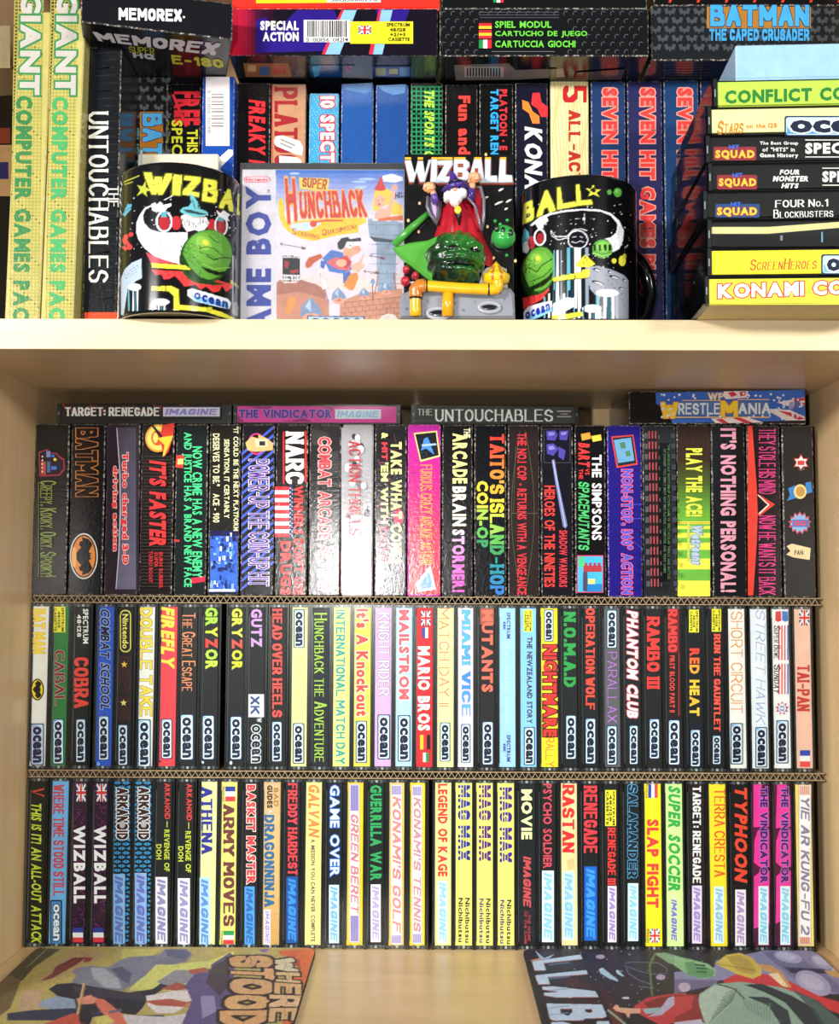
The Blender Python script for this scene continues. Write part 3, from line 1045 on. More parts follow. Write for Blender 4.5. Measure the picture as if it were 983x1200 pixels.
D1, D2, D3, D4 = (20, 905, 4.096, 38, 835), (250, 905, 4.096, 42, 835), (480, 905, 4.096, 42, 832), (710, 905, 3.601, 42, 735)
_mag = ['#2a2a9a', '#e8a23c']
ROW3 = [(D1, [
    (50, 133, '#12140f', 'black spine with yellow slanted letters and a red chevron',
     [('polys', [[(66, 92), (130, 75), (130, 84), (82, 96), (130, 110), (130, 118)]], '#cc3e2c'), ('text', 'THIS IS IT! AN ALL-OUT ATTACK', 68, 145, 118, 825, '#c8d840', 'b/')]),
    (160, 240, '#6fb1ea', 'mid blue spine with dusty red slab letters',
     [('text', 'WHERE TIME STOOD STILL', 174, 60, 225, 595, '#c84650', 'S'), ('rect', 160, 612, 217, 830, '#142a50', 8), ('rect', 166, 620, 210, 822, '#4a90d0', 6), ('text', 'ocean', 174, 632, 204, 808, '#f4f4fa', 'b-', '#10182c')]),
    (262, 330, '#30102c', 'purple pebbled spine, white letters and two flags, left twin',
     [pips(262, 330, 40, 830, '#7c2a6c', 1, 120), ('union', 285, 55, 330, 140), ('text', 'WIZBALL', 272, 255, 328, 628, '#fbf6fa', 'h'), ('bands', 268, 745, 318, 815, FR)]),
    (360, 430, '#30102c', 'purple pebbled spine, white letters and two flags, right twin',
     [pips(360, 430, 40, 830, '#7c2a6c', 2, 120), ('union', 382, 55, 430, 140), ('text', 'WIZBALL', 370, 255, 428, 628, '#fbf6fa', 'h'), ('bands', 366, 745, 416, 815, FR)]),
    (458, 540, '#101418', 'blue triangle patterned spine with jagged title, left twin',
     [tri_pat(458, 540, 40, 830, '#3898d8'), ('text', 'ARKANOID', 478, 75, 532, 322, '#3a1420', 'K', '#f6eef0', False, 0.16), ('disc', 492, 232, 520, 268, '#b8b4b8'), ('slant', 462, 488, 518, 830, '#8ab8ec', '#5058b4')]),
    (560, 638, '#101418', 'blue triangle patterned spine with jagged title, right twin',
     [tri_pat(560, 638, 40, 830, '#3898d8'), ('text', 'ARKANOID', 582, 72, 634, 322, '#3a1420', 'K', '#f6eef0', False, 0.16), ('disc', 594, 228, 622, 266, '#b8b4b8'), ('slant', 566, 482, 622, 830, '#98b4ea', '#5058b4')]),
    (660, 740, '#0e0e10', 'black spine, red then yellow words above white panel, left twin',
     [('text', 'ARKANOID', 708, 52, 735, 225, '#dc3c3c', 'b'), ('rect', 718, 235, 722, 264, '#c8d040'), ('text', 'REVENGE OF', 706, 275, 732, 475, '#c8d040', 'b'), ('text', 'DOH', 668, 345, 694, 418, '#c8d040', 'b'), ('slant', 665, 502, 722, 822, '#ece2ec', '#5a58a8')]),
    (768, 845, '#0e0e10', 'black spine, red then yellow words above white panel, right twin',
     [('text', 'ARKANOID', 813, 55, 840, 232, '#dc3c3c', 'b'), ('rect', 822, 240, 826, 272, '#c8d040'), ('text', 'REVENGE OF', 808, 282, 835, 480, '#c8d040', 'b'), ('text', 'DOH', 773, 355, 799, 428, '#c8d040', 'b'), ('slant', 772, 508, 830, 830, '#ece2ec', '#6a60a8')]),
    (880, 955, '#eef0a0', 'pale yellow spine with navy slab letters',
     [('text', 'ATHENA', 885, 72, 937, 392, '#2c2c90', 'S'), ('slant', 876, 505, 925, 835, '#a8d4f4', '#4460c0')]),
]), (D2, [
    (28, 110, '#e6dc78', 'mustard spine with brown slab letters between two flags',
     [('bands', 58, 68, 105, 140, FR), ('text', 'FRANCAIS', 44, 68, 54, 140, '#3a3a2a', 'n'), ('text', 'ARMY MOVES', 48, 155, 100, 738, '#6e3638', 'S'), ('bands', 48, 760, 98, 825, ['#289050', '#f0f0ec', '#d83a38']), ('text', 'ITALIANO', 36, 760, 45, 825, '#3a3a2a', 'n')]),
    (142, 215, '#1a1016', 'black spine with crowded red letters and blue lower panel',
     [('text', 'BASKET MASTER', 160, 60, 202, 535, '#d83c44', 'h', '#f6dcd8', False, 0.1), ('slant', 150, 548, 198, 835, '#48a0ec', '#2c4c9c')]),
    (240, 320, '#d8b070', 'tan spine with black words above steel blue letters',
     [('grad', 242, 45, 318, 830, [(0, '#d8b088'), (.5, '#e0b878'), (1, '#c89858')], 10), ('text', 'GUDES', 258, 62, 284, 172, '#181818', 'h'), ('text', 'BAD', 290, 75, 312, 165, '#a87838', 'b'),
      ('text', '&', 262, 178, 282, 200, '#d8d0d0', 'b'), ('text', 'DRAGONNINJA', 245, 204, 292, 645, '#34689c', 'S'), ('slant', 243, 658, 275, 828, '#f4ecf4', '#8a68c4')]),
    (345, 412, '#10121c', 'black spine with red slab letters and deep blue panel',
     [('text', 'FREDDY HARDEST', 358, 52, 403, 495, '#ea424c', 'S'), ('slant', 350, 500, 405, 820, '#1450a0', '#3c98f0')]),
    (442, 518, '#f4e692', 'pale yellow spine, orange slanted word then thin grey sentence',
     [('text', 'GALVAN', 455, 55, 510, 315, '#ea864a', 'h/'), ('text', 'A MISSION YOU CAN NEVER COMPLETE ?', 468, 320, 488, 832, '#5a4a50', 'b')]),
    (548, 615, '#0d1220', 'black spine with silvery blue glowing letters',
     [('text', 'GAME OVER', 560, 62, 605, 500, '#e0ecfa', 'b', '#2c6cd8'), ('slant', 555, 540, 603, 820, '#d4ecfc', '#4c9ce4')]),
    (640, 718, '#f4cc14', 'golden yellow frame, pale pink band with dull pink letters',
     [('rect', 650, 55, 704, 820, '#e8b098'), ('rect', 654, 60, 700, 815, '#f6e6ea'), ('bands', 658, 62, 697, 185, ['#7468b0', '#a89cd0'] * 6, True), ('bands', 658, 688, 697, 812, ['#7468b0', '#a89cd0'] * 6, True),
      ('text', 'GREEN BERET', 660, 198, 696, 680, '#cc7c88', 'k/')]),
    (745, 818, '#0e1216', 'black spine with green block letters and white panel',
     [('text', 'GUERRILLA WAR', 752, 62, 808, 520, '#2fa45e', 'h'), ('slant', 755, 538, 803, 815, '#f2eaf8', '#9c88c8')]),
    (842, 915, '#f0cc5a', 'gold frame around pink band with salmon letters, no gap at right',
     [('rect', 850, 56, 908, 828, '#e8a890'), ('rect', 854, 60, 904, 824, '#fbecee'), ('bands', 856, 64, 902, 108, ['#9084c0', '#beb4d8'] * 6, True), ('bands', 856, 782, 902, 820, ['#9084c0', '#beb4d8'] * 6, True),
      ('text', "KONAMI'S GOLF", 860, 114, 900, 775, '#d88884', 'k/')]),
    (938, 1015, '#f8da18', 'bright yellow frame around pink band, left of a gap',
     [('rect', 952, 60, 1004, 826, '#e8b0a0'), ('rect', 956, 64, 1000, 822, '#f8eaf0'), ('bands', 958, 68, 998, 112, ['#9084c0', '#beb4d8'] * 6, True), ('bands', 958, 775, 998, 818, ['#9084c0', '#beb4d8'] * 6, True),
      ('text', "KONAMI'S TENNIS", 961, 118, 996, 770, '#cc8c9c', 'k/')]),
]), (D3, [
    (122, 200, '#f4f09a', 'lemon spine with scarlet brushy letters, right of a gap',
     [('text', 'LEGEND OF KAGE', 135, 55, 182, 500, '#e23c42', 'h'), ('slant', 135, 520, 182, 820, '#d4eefa', '#80bcec')]),
    (218, 300, '#f6ec7a', 'yellow spine with striped dark blue letters, leftmost of three alike',
     [('text', 'MAG MAX', 232, 62, 290, 422, '#28289c', 'K'), ('polys', [[(243, 62), (247, 62), (247, 422), (243, 422)], [(256, 62), (259, 62), (259, 422), (256, 422)], [(270, 62), (272, 62), (272, 422), (270, 422)]], '#f6ec7a'),
      ('text', 'Nichibutsu', 266, 602, 288, 818, '#2a2a20', 'b'), ('text', 'Nichibutsu', 234, 602, 255, 815, '#2a2a20', 'b')]),
    (318, 400, '#f6ec7a', 'yellow spine with striped letters, middle of three alike',
     [('text', 'MAG MAX', 332, 62, 390, 425, '#5a1c80', 'K'), ('polys', [[(343, 62), (347, 62), (347, 425), (343, 425)], [(356, 62), (359, 62), (359, 425), (356, 425)], [(370, 62), (372, 62), (372, 425), (370, 425)]], '#f6ec7a'),
      ('text', 'Nichibutsu', 366, 605, 388, 820, '#2a2a20', 'b'), ('text', 'Nichibutsu', 334, 605, 355, 818, '#5a3a80', 'b')]),
    (420, 502, '#f6ec7a', 'yellow spine with striped purple letters, rightmost of three alike',
     [('text', 'MAG MAX', 432, 72, 491, 432, '#401c90', 'K'), ('polys', [[(443, 72), (447, 72), (447, 432), (443, 432)], [(456, 72), (459, 72), (459, 432), (456, 432)], [(470, 72), (472, 72), (472, 432), (470, 432)]], '#f6ec7a'),
      ('text', 'Nichibutsu', 466, 612, 488, 825, '#2a2a20', 'b'), ('text', 'Nichibutsu', 434, 612, 455, 822, '#5a3a80', 'b')]),
    (525, 605, '#12161c', 'black spine with cream word above dim red slanted words',
     [('text', 'MOVIE', 535, 82, 588, 322, '#f0f0b4', 'h'), ('text', 'IMAGINE', 545, 402, 582, 650, '#cc4c56', 'K/'), ('text', '...THE NAME', 566, 662, 580, 810, '#a83c48', 'b'), ('text', 'OF THE GAME', 549, 665, 562, 825, '#a83c48', 'b')]),
    (632, 700, '#141418', 'black spine with rose red narrow letters and icy panel',
     [('text', 'PSYCHO SOLDIER', 640, 55, 682, 462, '#da4a5e', 'b'), ('slant', 635, 472, 692, 815, '#e4f4fd', '#6cbcec')]),
    (728, 805, '#efd8a0', 'sand spine with bold red slab letters',
     [('text', 'RASTAN', 733, 60, 790, 385, '#e42a32', 'S'), ('polys', [[(752, 420), (785, 412), (792, 460), (760, 470)]], '#dcc088'), ('slant', 735, 475, 790, 805, '#cceafa', '#74b4e8')]),
    (832, 905, '#121418', 'black spine with jagged red letters and strong blue panel',
     [('text', 'RENEGADE', 836, 65, 900, 388, '#e43c46', 'S'), ('slant', 838, 452, 898, 808, '#1464cc', '#48a4f4')]),
    (933, 1003, '#121212', 'black spine, yellow top label, red slab letters with bars',
     [('label', 938, 85, 990, 258), ('text', 'RENEGADE III', 950, 265, 988, 540, '#ea3a3c', 'S'), ('slant', 950, 545, 992, 815, '#f2e2f6', '#8c60bc')]),
]), (D4, [
    (78, 145, '#0c1016', 'black spine with steel blue stepped serif letters',
     [('text', 'SALAMANDER', 92, 52, 132, 445, '#102030', 'S', '#64acdc', False, 0.1), ('slant', 92, 468, 136, 712, '#dcf2fc', '#74c0ec')]),
    (163, 235, '#fadf1e', 'vivid yellow spine with red letters between two flags',
     [('bands', 178, 50, 218, 108, ['#2c44b4', '#f4f0f4', '#e84448'], True), ('text', 'FRANCAIS', 167, 50, 175, 108, '#3a3a10', 'n'), ('text', 'SLAP FIGHT', 172, 198, 222, 572, '#e23c3c', 'h'), ('union', 185, 660, 226, 718), ('text', 'ENGLISH', 172, 660, 181, 718, '#3a3a10', 'n')]),
    (252, 325, '#d4f09c', 'pale green spine with green slanted letters',
     [('text', 'SUPER SOCCER', 262, 55, 314, 512, '#36a44c', 'h/'), ('slant', 270, 530, 304, 718, None, '#7c70cc')]),
    (350, 420, '#1a1012', 'black red-speckled spine with white slab letters',
     [pips(350, 420, 45, 730, '#7a2028', 5, 90, 3), ('text', 'TARGET: RENEGADE', 366, 58, 400, 468, '#f6f2f2', 'S'), ('slant', 363, 478, 404, 722, '#e8d4f2', '#8070bc')]),
    (438, 510, '#f8e02e', 'yellow spine with orange red narrow serif letters',
     [('text', 'TERRA CRESTA', 457, 68, 502, 442, '#e45a30', 's'), ('slant', 455, 482, 498, 722, '#dceffc', '#7cacdc')]),
    (530, 600, '#141012', 'black spine with large red orange slanted letters',
     [('text', 'TYPHOON', 542, 55, 597, 468, '#f24c34', 'h/'), ('slant', 545, 495, 590, 732, '#f8f0fa', '#a474c4')]),
    (620, 692, '#5a1038', 'magenta and maroon spine with purple letters, left twin',
     [('polys', [[(622, 45), (660, 45), (652, 90), (690, 96), (690, 230), (622, 232)], [(640, 245), (690, 240), (690, 400), (648, 400), (624, 380), (626, 290)], [(650, 420), (690, 415), (690, 640), (624, 660), (624, 440)]], '#f23aa4'),
      ('text', 'THE VINDICATOR', 650, 62, 682, 468, '#4a1c70', 'h', '#c874cc', False, 0.04), ('slant', 643, 480, 685, 728, '#e4f5fd', '#6cc4ec')]),
    (712, 782, '#5a1038', 'magenta and maroon spine with purple letters, right twin',
     [('polys', [[(722, 45), (766, 45), (746, 90), (780, 96), (780, 230), (716, 236)], [(732, 245), (780, 240), (780, 400), (740, 400), (716, 380), (718, 290)], [(740, 420), (780, 415), (780, 600), (716, 640), (718, 440)]], '#f23aa4'),
      ('text', 'THE VINDICATOR', 738, 62, 770, 468, '#4a1c70', 'h', '#c874cc', False, 0.04), ('slant', 735, 480, 777, 728, '#e4f5fd', '#6cc4ec')]),
    (805, 872, '#f6dc7a', 'yellow edged spine with pale band of grey block letters',
     [('rect', 812, 52, 866, 730, '#dca890'), ('rect', 815, 55, 863, 727, '#f8f2f8'), ('bands', 818, 58, 860, 95, ['#d8907c', '#ecc4b4'] * 5, True), ('bands', 818, 695, 860, 724, ['#c87864', '#e4b09c'] * 5, True),
      ('text', 'YIE AR KUNG-FU 2', 822, 100, 858, 690, '#8c84a0', 'k/')]),
])]
case_row(ROW2, -138.8, 'cassette cases in the middle row', ', in the middle row')
case_row(ROW3, Z_FL, 'cassette cases in the bottom row', ', in the bottom row')


# ---- corrugated board sheets between the rows
def board_sheet(z, h, label, x0=-297.5, x1=297.5):
    t = Thing('cardboard_sheet', (0, ROWY + 0.5, z), 0, label, 'cardboard', 'corrugated sheets between the rows')
    for k, zz in enumerate((0.0, h - 0.7)):
        m = MB()
        m.box(x0, x1, 0, 88, zz, zz + 0.7, '#b89c78', front='#a48c68')
        m.build('liner', M_BOARD, t.e)
    m = MB()
    per = 4.8
    n = int((x1 - x0) / per * 2)
    rd = random.Random(int(z))
    pts = [(x0 + i * per / 2, (0.75 if i % 2 else h - 0.75)) for i in range(n + 1)]
    th = 0.28
    for (xa, za), (xb, zb) in zip(pts, pts[1:]):
        L = math.hypot(xb - xa, zb - za)
        nx, nz = -(zb - za) / L * th / 2, (xb - xa) / L * th / 2
        a, b, c, d = (xa - nx, za - nz), (xb - nx, zb - nz), (xb + nx, zb + nz), (xa + nx, za + nz)
        m.face([(a[0], 0, a[1]), (b[0], 0, b[1]), (c[0], 0, c[1]), (d[0], 0, d[1])], '#c8b898')
        m.face([(a[0], 0, a[1]), (b[0], 0, b[1]), (b[0], 80, b[1]), (a[0], 80, a[1])], '#8a7050')
        m.face([(d[0], 0, d[1]), (c[0], 0, c[1]), (c[0], 80, c[1]), (d[0], 80, d[1])], '#8a7050')
    m.build('flute', M_BOARD, t.e)


board_sheet(-144.5, 5.6, 'corrugated cardboard sheet lying on the bottom row of cases')
board_sheet(-14.1, 5.6, 'corrugated cardboard sheet lying on the middle row of cases')

# ================================================================== big cartons of the upper row
def carton(name, x0, x1, z0, z1, y0, depth, col, label, cat, group=None, front=None, rz=0.0, cham=0.8, crop=(0, 0, 1), prints=(), mat=None, tilt=0.0):
    """one printed carton; x in mm; returns thing-like frame for more prints"""
    t = Thing.__new__(Thing)
    t.loc, t.rz, t.R = Vector(((x0 + x1) / 2, y0, z0)), rz, Matrix.Rotation(rz, 3, 'Z')
    m = MB()
    w = (x1 - x0) / 2
    m.box(-w, w, 0, depth, 0, z1 - z0, col, 0, front, cham, 1)
    f = Face(m, t, 0.0, crop)
    for p in prints:
        if callable(p):
            p(f)
        else:
            getattr(f, p[0])(*p[1:])
    o = m.build(name, [mat or M_CARTON, M_WORN])
    o.location = t.loc * MM
    o.rotation_euler = (0, tilt, rz)
    tag(o, label, cat, group)
    return o, t


A1, A2, A3, A4 = (30, 450, 4.096), (240, 450, 4.096), (470, 450, 4.096), (700, 450, 3.473)


def p_spooky(f):
    f.poly([(62, 325), (108, 312), (112, 330), (150, 330), (162, 345), (186, 360), (190, 410), (165, 440), (66, 445)], '#a03848')
    f.poly([(68, 330), (102, 318), (106, 335), (148, 336), (156, 350), (180, 366), (183, 406), (160, 434), (70, 438)], '#2a1c28')
    f.rect(100, 322, 120, 352, '#7a8cc0'); f.rect(124, 340, 140, 352, '#3a6ad8'); f.disc(134, 355, 150, 370, '#e8d840')
    f.rect(74, 372, 98, 436, '#b85040'); f.rect(104, 372, 120, 425, '#506898'); f.rect(125, 395, 150, 412, '#4878d8')
    for k in range(5):
        f.disc(78, 345 + k * 18, 86, 353 + k * 18, '#e8e0d8')
    f.text('Creepy, Kooky, Ooky, Spooky!', 72, 465, 150, 925, '#8c9c48', 's')
    f.rect(62, 470, 66, 925, '#6a7038')


def p_bat(f):
    f.text('BATMAN', 243, 212, 345, 540, '#1c0c08', 'K', '#c88040', False, 0.09)
    f.text('TM & © 1989 DC Comics'.replace('©', 'c'), 219, 280, 230, 465, '#6a6460', 'n')
    f.bat(213, 716, 347, 937, '#e8e0d8', '#e08a40', '#1a0c08')
    f.disc(222, 780, 245, 880, '#f0b060')


def p_turbo(f):
    f.rect(388, 195, 544, 1000, '#30262e')
    f.grad(432, 210, 530, 985, [(0, '#4a4652'), (.5, '#5c5870'), (1, '#6c6880')], 14)
    f.poly([(398, 208), (440, 208), (450, 420), (452, 600), (446, 800), (436, 985), (392, 985)], '#2c2028')
    f.poly([(436, 210), (440, 210), (456, 430), (458, 620), (450, 820), (436, 985), (432, 985), (446, 800), (452, 600), (450, 420)], '#c8c4d0')
    f.text('Turbo charged 3-D', 457, 330, 494, 865, '#ea3c3c', 'h', '#f4ccc8')
    f.text('driving action', 414, 395, 444, 800, '#ea3c3c', 'h', '#f4ccc8')


def p_faster(f):
    for k in range(40):
        f.rect(552, 345 + k * 16, 700, 350 + k * 16, '#3c302c')
    f.disc(578, 196, 700, 330, '#e8a03c'); f.disc(586, 204, 692, 320, '#f0e070'); f.disc(608, 225, 668, 298, '#d85c30'); f.disc(616, 236, 640, 286, '#f0e070')
    f.poly([(660, 200), (718, 190), (712, 260), (690, 330), (668, 350), (650, 270)], '#d83c30')
    f.poly([(636, 262), (712, 250), (706, 268), (672, 345), (662, 352), (672, 296)], '#f0d040')
    f.poly([(598, 188), (604, 184), (662, 252), (652, 262)], '#302420')
    f.text("IT'S FASTER", 598, 368, 682, 790, '#ea3a3c', 'h/')
    f.text('BURN RUBBER', 645, 808, 664, 980, '#cc3436', 'b'); f.text('SUPER', 622, 808, 641, 880, '#cc3436', 'b'); f.text('TURBO BOOST', 597, 802, 616, 952, '#cc3436', 'b')


def p_crime(f):
    f.poly([(724, 342), (760, 340), (756, 404), (718, 400)], '#e8483a'); f.poly([(730, 360), (758, 358), (756, 386), (728, 386)], '#f8d880')
    f.poly([(712, 745), (738, 748), (738, 758), (712, 756)], '#d83a3a'); f.poly([(795, 932), (862, 922), (862, 948), (795, 958)], '#d82c48')
    f.text('NOW CRIME HAS A NEW ENEMY', 800, 300, 848, 930, '#4ce090', 'b')
    f.text('AND JUSTICE HAS A BRAND NEW FACE', 750, 232, 798, 975, '#4ce090', 'b')


def p_ace(f):
    f.text('"IT COULD BE THE NEXT PLATFORM', 137, 205, 162, 705, '#ecebb8', 'b')
    f.text('SENSATION, IT CERTAINLY', 88, 265, 118, 645, '#ecebb8', 'b')
    f.text('DESERVES TO BE."   ACE - 900', 38, 238, 72, 665, '#ecebb8', 'b')
    f.rect(26, 705, 158, 1000, '#3c6cd8'); f.rect(26, 705, 158, 730, '#1c1c50')
    rd = random.Random(4)
    for _ in range(60):
        x, y = rd.uniform(28, 140), rd.uniform(712, 970)
        f.rect(x, y, x + rd.uniform(6, 16), y + rd.uniform(6, 26), rd.choice(['#88b8f4', '#1c2458', '#f0f4fc', '#20285c', '#5888e8']))
    f.rect(26, 985, 150, 996, '#f4f4fa')


def p_power(f):
    lst = []
    for k in range(-4, 30):
        y = 200 + k * 38
        p = [(176, y + 130), (176, y + 145), (330, y + 15), (330, y)]
        if y > 195 and y + 145 < 1003:
            lst.append(p)
    f.polys(lst, '#4c64d8')
    f.disc(205, 235, 290, 340, '#d83c8c'); f.disc(212, 243, 283, 332, '#17151c')
    f.poly([(195, 282), (225, 252), (258, 262), (256, 242), (300, 262), (328, 285), (326, 318), (240, 326), (205, 318)], '#e8b878')
    f.poly([(240, 262), (300, 268), (304, 300), (246, 304)], '#f4dcb0'); f.rect(262, 275, 290, 296, '#38302c')
    f.text('POWER-UP THE COIN-UP HIT', 213, 362, 306, 970, '#5c2a9c', 's', '#f4eef8', False, 0.09)


def p_narc(f):
    f.rect(374, 228, 382, 478, '#e02c30'); f.rect(480, 225, 489, 474, '#e02c30')
    f.text('NARC', 388, 230, 476, 480, '#fbf6f0', 'S')
    f.bands(336, 492, 405, 735, ['#e03038', '#f6f0ec'] * 6 + ['#e03038'])
    f.rect(406, 488, 424, 738, '#203060')
    for k in range(12):
        f.star(411, 500 + k * 20, 5, '#e8ecf8'); f.star(420, 508 + k * 20, 4, '#e8ecf8')
    f.text("WINNERS DON'T USE", 428, 490, 476, 1012, '#ea3430', 'h'); f.text('DRUGS', 364, 755, 416, 1012, '#ea3430', 'h')


def p_combat(f):
    f.polys([[(510, 215), (560, 225), (600, 240), (560, 300), (515, 290)], [(560, 330), (640, 320), (645, 420), (590, 450)], [(505, 560), (560, 600), (640, 590), (640, 690), (510, 700)]], '#3c3a3a')
    f.text('COMBAT ARCADE ACTION', 545, 255, 605, 985, '#ea3c48', 'b', '#f2c4c0')


def p_thrill(f):
    rd = random.Random(8)
    f.rect(655, 210, 800, 1000, '#a8a8ac')
    for k in range(26):
        x, y, r = rd.uniform(662, 770), rd.uniform(218, 880), rd.uniform(10, 30)
        f.disc(x, y, x + r * 1.1, y + r * 1.4, rd.choice(['#dcdcdc', '#e8e8ea', '#787a80', '#3c3c44', '#c8c8cc']))
    f.grad(655, 800, 800, 1000, [(0, '#e8a0a4'), (.3, '#e03c50'), (1, '#e8485c')], 8)
    f.text('ACTION THRILLS', 692, 275, 748, 725, '#c03a42', 's')


def p_take(f):
    rd = random.Random(5)
    for k in range(34):
        x, y = rd.uniform(820, 950), rd.uniform(215, 960)
        a = rd.uniform(0, 3.14)
        dx, dy = 14 * math.cos(a), 26 * math.sin(a)
        x, y = min(max(x, 836), 944), min(max(y, 240), 960)
        f.poly([(x - dx, y - dy), (x - dx + 3, y - dy + 3), (x + dx + 3, y + dy + 3), (x + dx, y + dy)], rd.choice(['#b03c78', '#7a4868', '#8c2c58']))
    f.disc(905, 600, 955, 680, '#b83058')
    f.text('TAKE WHAT COMES', 892, 280, 946, 862, '#eeee96', 'h'); f.text('&', 848, 235, 880, 266, '#eeee96', 'h')
    f.text('HIT', 850, 282, 878, 368, '#ea3c48', 'h'); f.text("'EM WITH", 845, 378, 882, 670, '#eeee96', 'h'); f.text('DOLE', 840, 686, 876, 850, '#c8384c', 'h')


def p_furious(f):
    f.grad(36, 215, 186, 1010, [(0, '#c424a4'), (.45, '#cc2478'), (.62, '#d82c54'), (1, '#ea3c3c')], 24)
    f.poly([(60, 235), (172, 224), (188, 348), (92, 374)], '#e8dc88'); f.poly([(68, 242), (166, 232), (180, 342), (96, 364)], '#141a24')
    f.poly([(110, 262), (128, 255), (160, 340), (120, 310), (95, 320)], '#4c8cd8'); f.poly([(98, 290), (168, 285), (170, 294), (100, 300)], '#a8c8f0')
    f.text('FURIOUS, CRAZY ARCADE ACTION!', 92, 388, 148, 868, '#f0a43c', 's')
    f.poly([(70, 960), (140, 870), (168, 985), (80, 1000)], '#e8e4f0'); f.poly([(90, 960), (134, 900), (154, 975), (96, 985)], '#7ca4d8')


def p_brain(f):
    f.text('THE', 300, 212, 332, 258, '#f0ecc0', 'h')
    f.text('ARCADE', 246, 236, 318, 478, '#f4f098', 'h'); f.text('BRAIN', 246, 492, 312, 682, '#f6f0dc', 'h')
    f.text('STORMER!', 244, 698, 306, 1000, ['#f4dcec', '#f0b0e0', '#ec94d8', '#e87cd0', '#e870c8', '#e468c4', '#e060c0', '#e060c0'], 'h')


def p_taito(f):
    c = ['#ea4438', '#ec5038', '#ee6838', '#f07c38', '#f49038', '#f4a83c', '#f4b83c', '#f4c43c', '#f4d840', '#ecdc40', '#c8d850', '#98cc54', '#60b858', '#44a060', '#2c9878', '#2c90a0', '#3488b8', '#347cc8']
    f.text("TAITO'S ISLAND-HOP", 426, 240, 494, 1012, c, 'S')
    f.text('COIN-OP', 362, 465, 418, 785, ['#f4d840', '#f0d840', '#d8d848', '#a8cc50', '#98cc54', '#60b858', '#3c9864'], 'h')


def p_cop(f):
    f.rect(520, 216, 660, 1006, '#2a2020')
    f.polys([[(548 + 6 * k, 300 + k * 6), (551 + 6 * k, 300 + k * 6), (540, 620), (537, 620)] for k in (0,)], '#4a4a38')
    e = [(595 + 42 * math.sin(math.pi * t / 20), 225 + (1000 - 225) * t / 20) for t in range(21)]
    f.polys([[a, b, (b[0] + 2.5, b[1]), (a[0] + 2.5, a[1])] for a, b in zip(e, e[1:])], '#5c5c40')
    e = [(570 - 42 * math.sin(math.pi * t / 20), 225 + (1000 - 225) * t / 20) for t in range(21)]
    f.polys([[a, b, (b[0] + 2.5, b[1]), (a[0] + 2.5, a[1])] for a, b in zip(e, e[1:])], '#5c5c40')
    f.rect(525, 620, 655, 623, '#5c5c40')
    f.text('THE NO.1 COP - RETURNS WITH A VENGEANCE', 556, 235, 602, 1012, '#dc3a42', 'b')


def p_heroes(f):
    f.rect(684, 215, 812, 380, '#404048'); f.rect(688, 219, 808, 376, '#141220')
    f.polys([[(695, 225), (740, 222), (752, 245), (738, 272), (700, 268)], [(758, 225), (805, 222), (796, 270), (760, 268)], [(698, 290), (730, 285), (756, 310), (730, 345), (700, 335)], [(755, 300), (790, 320), (780, 366), (755, 350)]], '#5048a8')
    f.polys([[(704, 232), (732, 230), (738, 244), (708, 250)], [(766, 232), (796, 230), (790, 244), (768, 246)], [(706, 300), (728, 296), (740, 312), (712, 318)]], '#9088dc')
    f.poly([(722, 365), (736, 362), (752, 460), (798, 680), (788, 694), (776, 684), (740, 480)], '#7880b4'); f.poly([(727, 368), (731, 367), (790, 686), (786, 686)], '#c4cce8')
    f.text('HEROES OF THE NINETIES', 686, 488, 738, 975, '#ea443c', 'b'); f.text('SHADOW WARRIORS', 757, 702, 797, 975, '#e04048', 'b')


def p_space(f):
    f.poly([(862, 240), (905, 232), (912, 262), (868, 272)], '#f0a840'); f.poly([(912, 250), (958, 242), (962, 270), (920, 278)], '#f4d84c')
    f.text('THE SIMPSONS', 915, 340, 962, 750, '#fbf8f4', 'b')
    f.text('BART', 850, 282, 905, 400, '#ea3c3c', 'h/'); f.text('VS', 882, 406, 904, 436, '#ea3c3c', 'b'); f.text('THE', 852, 408, 872, 456, '#ea3c3c', 'b')
    f.text('SPACEMUTANTS', 850, 468, 902, 800, '#50c470', 'k/')
    f.rect(843, 822, 970, 1002, '#c8506c'); f.rect(848, 828, 965, 997, '#48b8f0'); f.rect(850, 830, 880, 880, '#50c888'); f.rect(874, 872, 962, 902, '#b03c44')
    for k in range(4):
        f.rect(880 + k * 21, 858, 892 + k * 21, 872, '#b03c44')
    f.rect(872, 902, 892, 994, '#504858'); f.rect(896, 935, 930, 960, '#f0e080'); f.rect(892, 960, 962, 996, '#2880c8')


def p_360(f):
    f.poly([(56, 214), (146, 206), (164, 328), (78, 342)], '#d84838'); f.poly([(62, 220), (142, 212), (158, 322), (84, 334)], '#202838')
    f.poly([(66, 228), (136, 218), (150, 312), (84, 322)], '#6ca4cc'); f.polys([[(90, 240), (110, 236), (116, 262), (96, 262)], [(112, 276), (130, 270), (136, 292), (118, 296)]], '#4c8060')
    f.text('NON-STOP, 360° ACTION', 90, 348, 144, 855, '#4c5cd0', 'h', '#f4606c')
    f.polys([[(146, 490), (182, 488), (182, 490), (146, 492)], [(146, 548), (182, 546), (182, 548), (146, 550)], [(146, 640), (182, 668), (182, 670), (146, 642)]], '#4c5cd0')


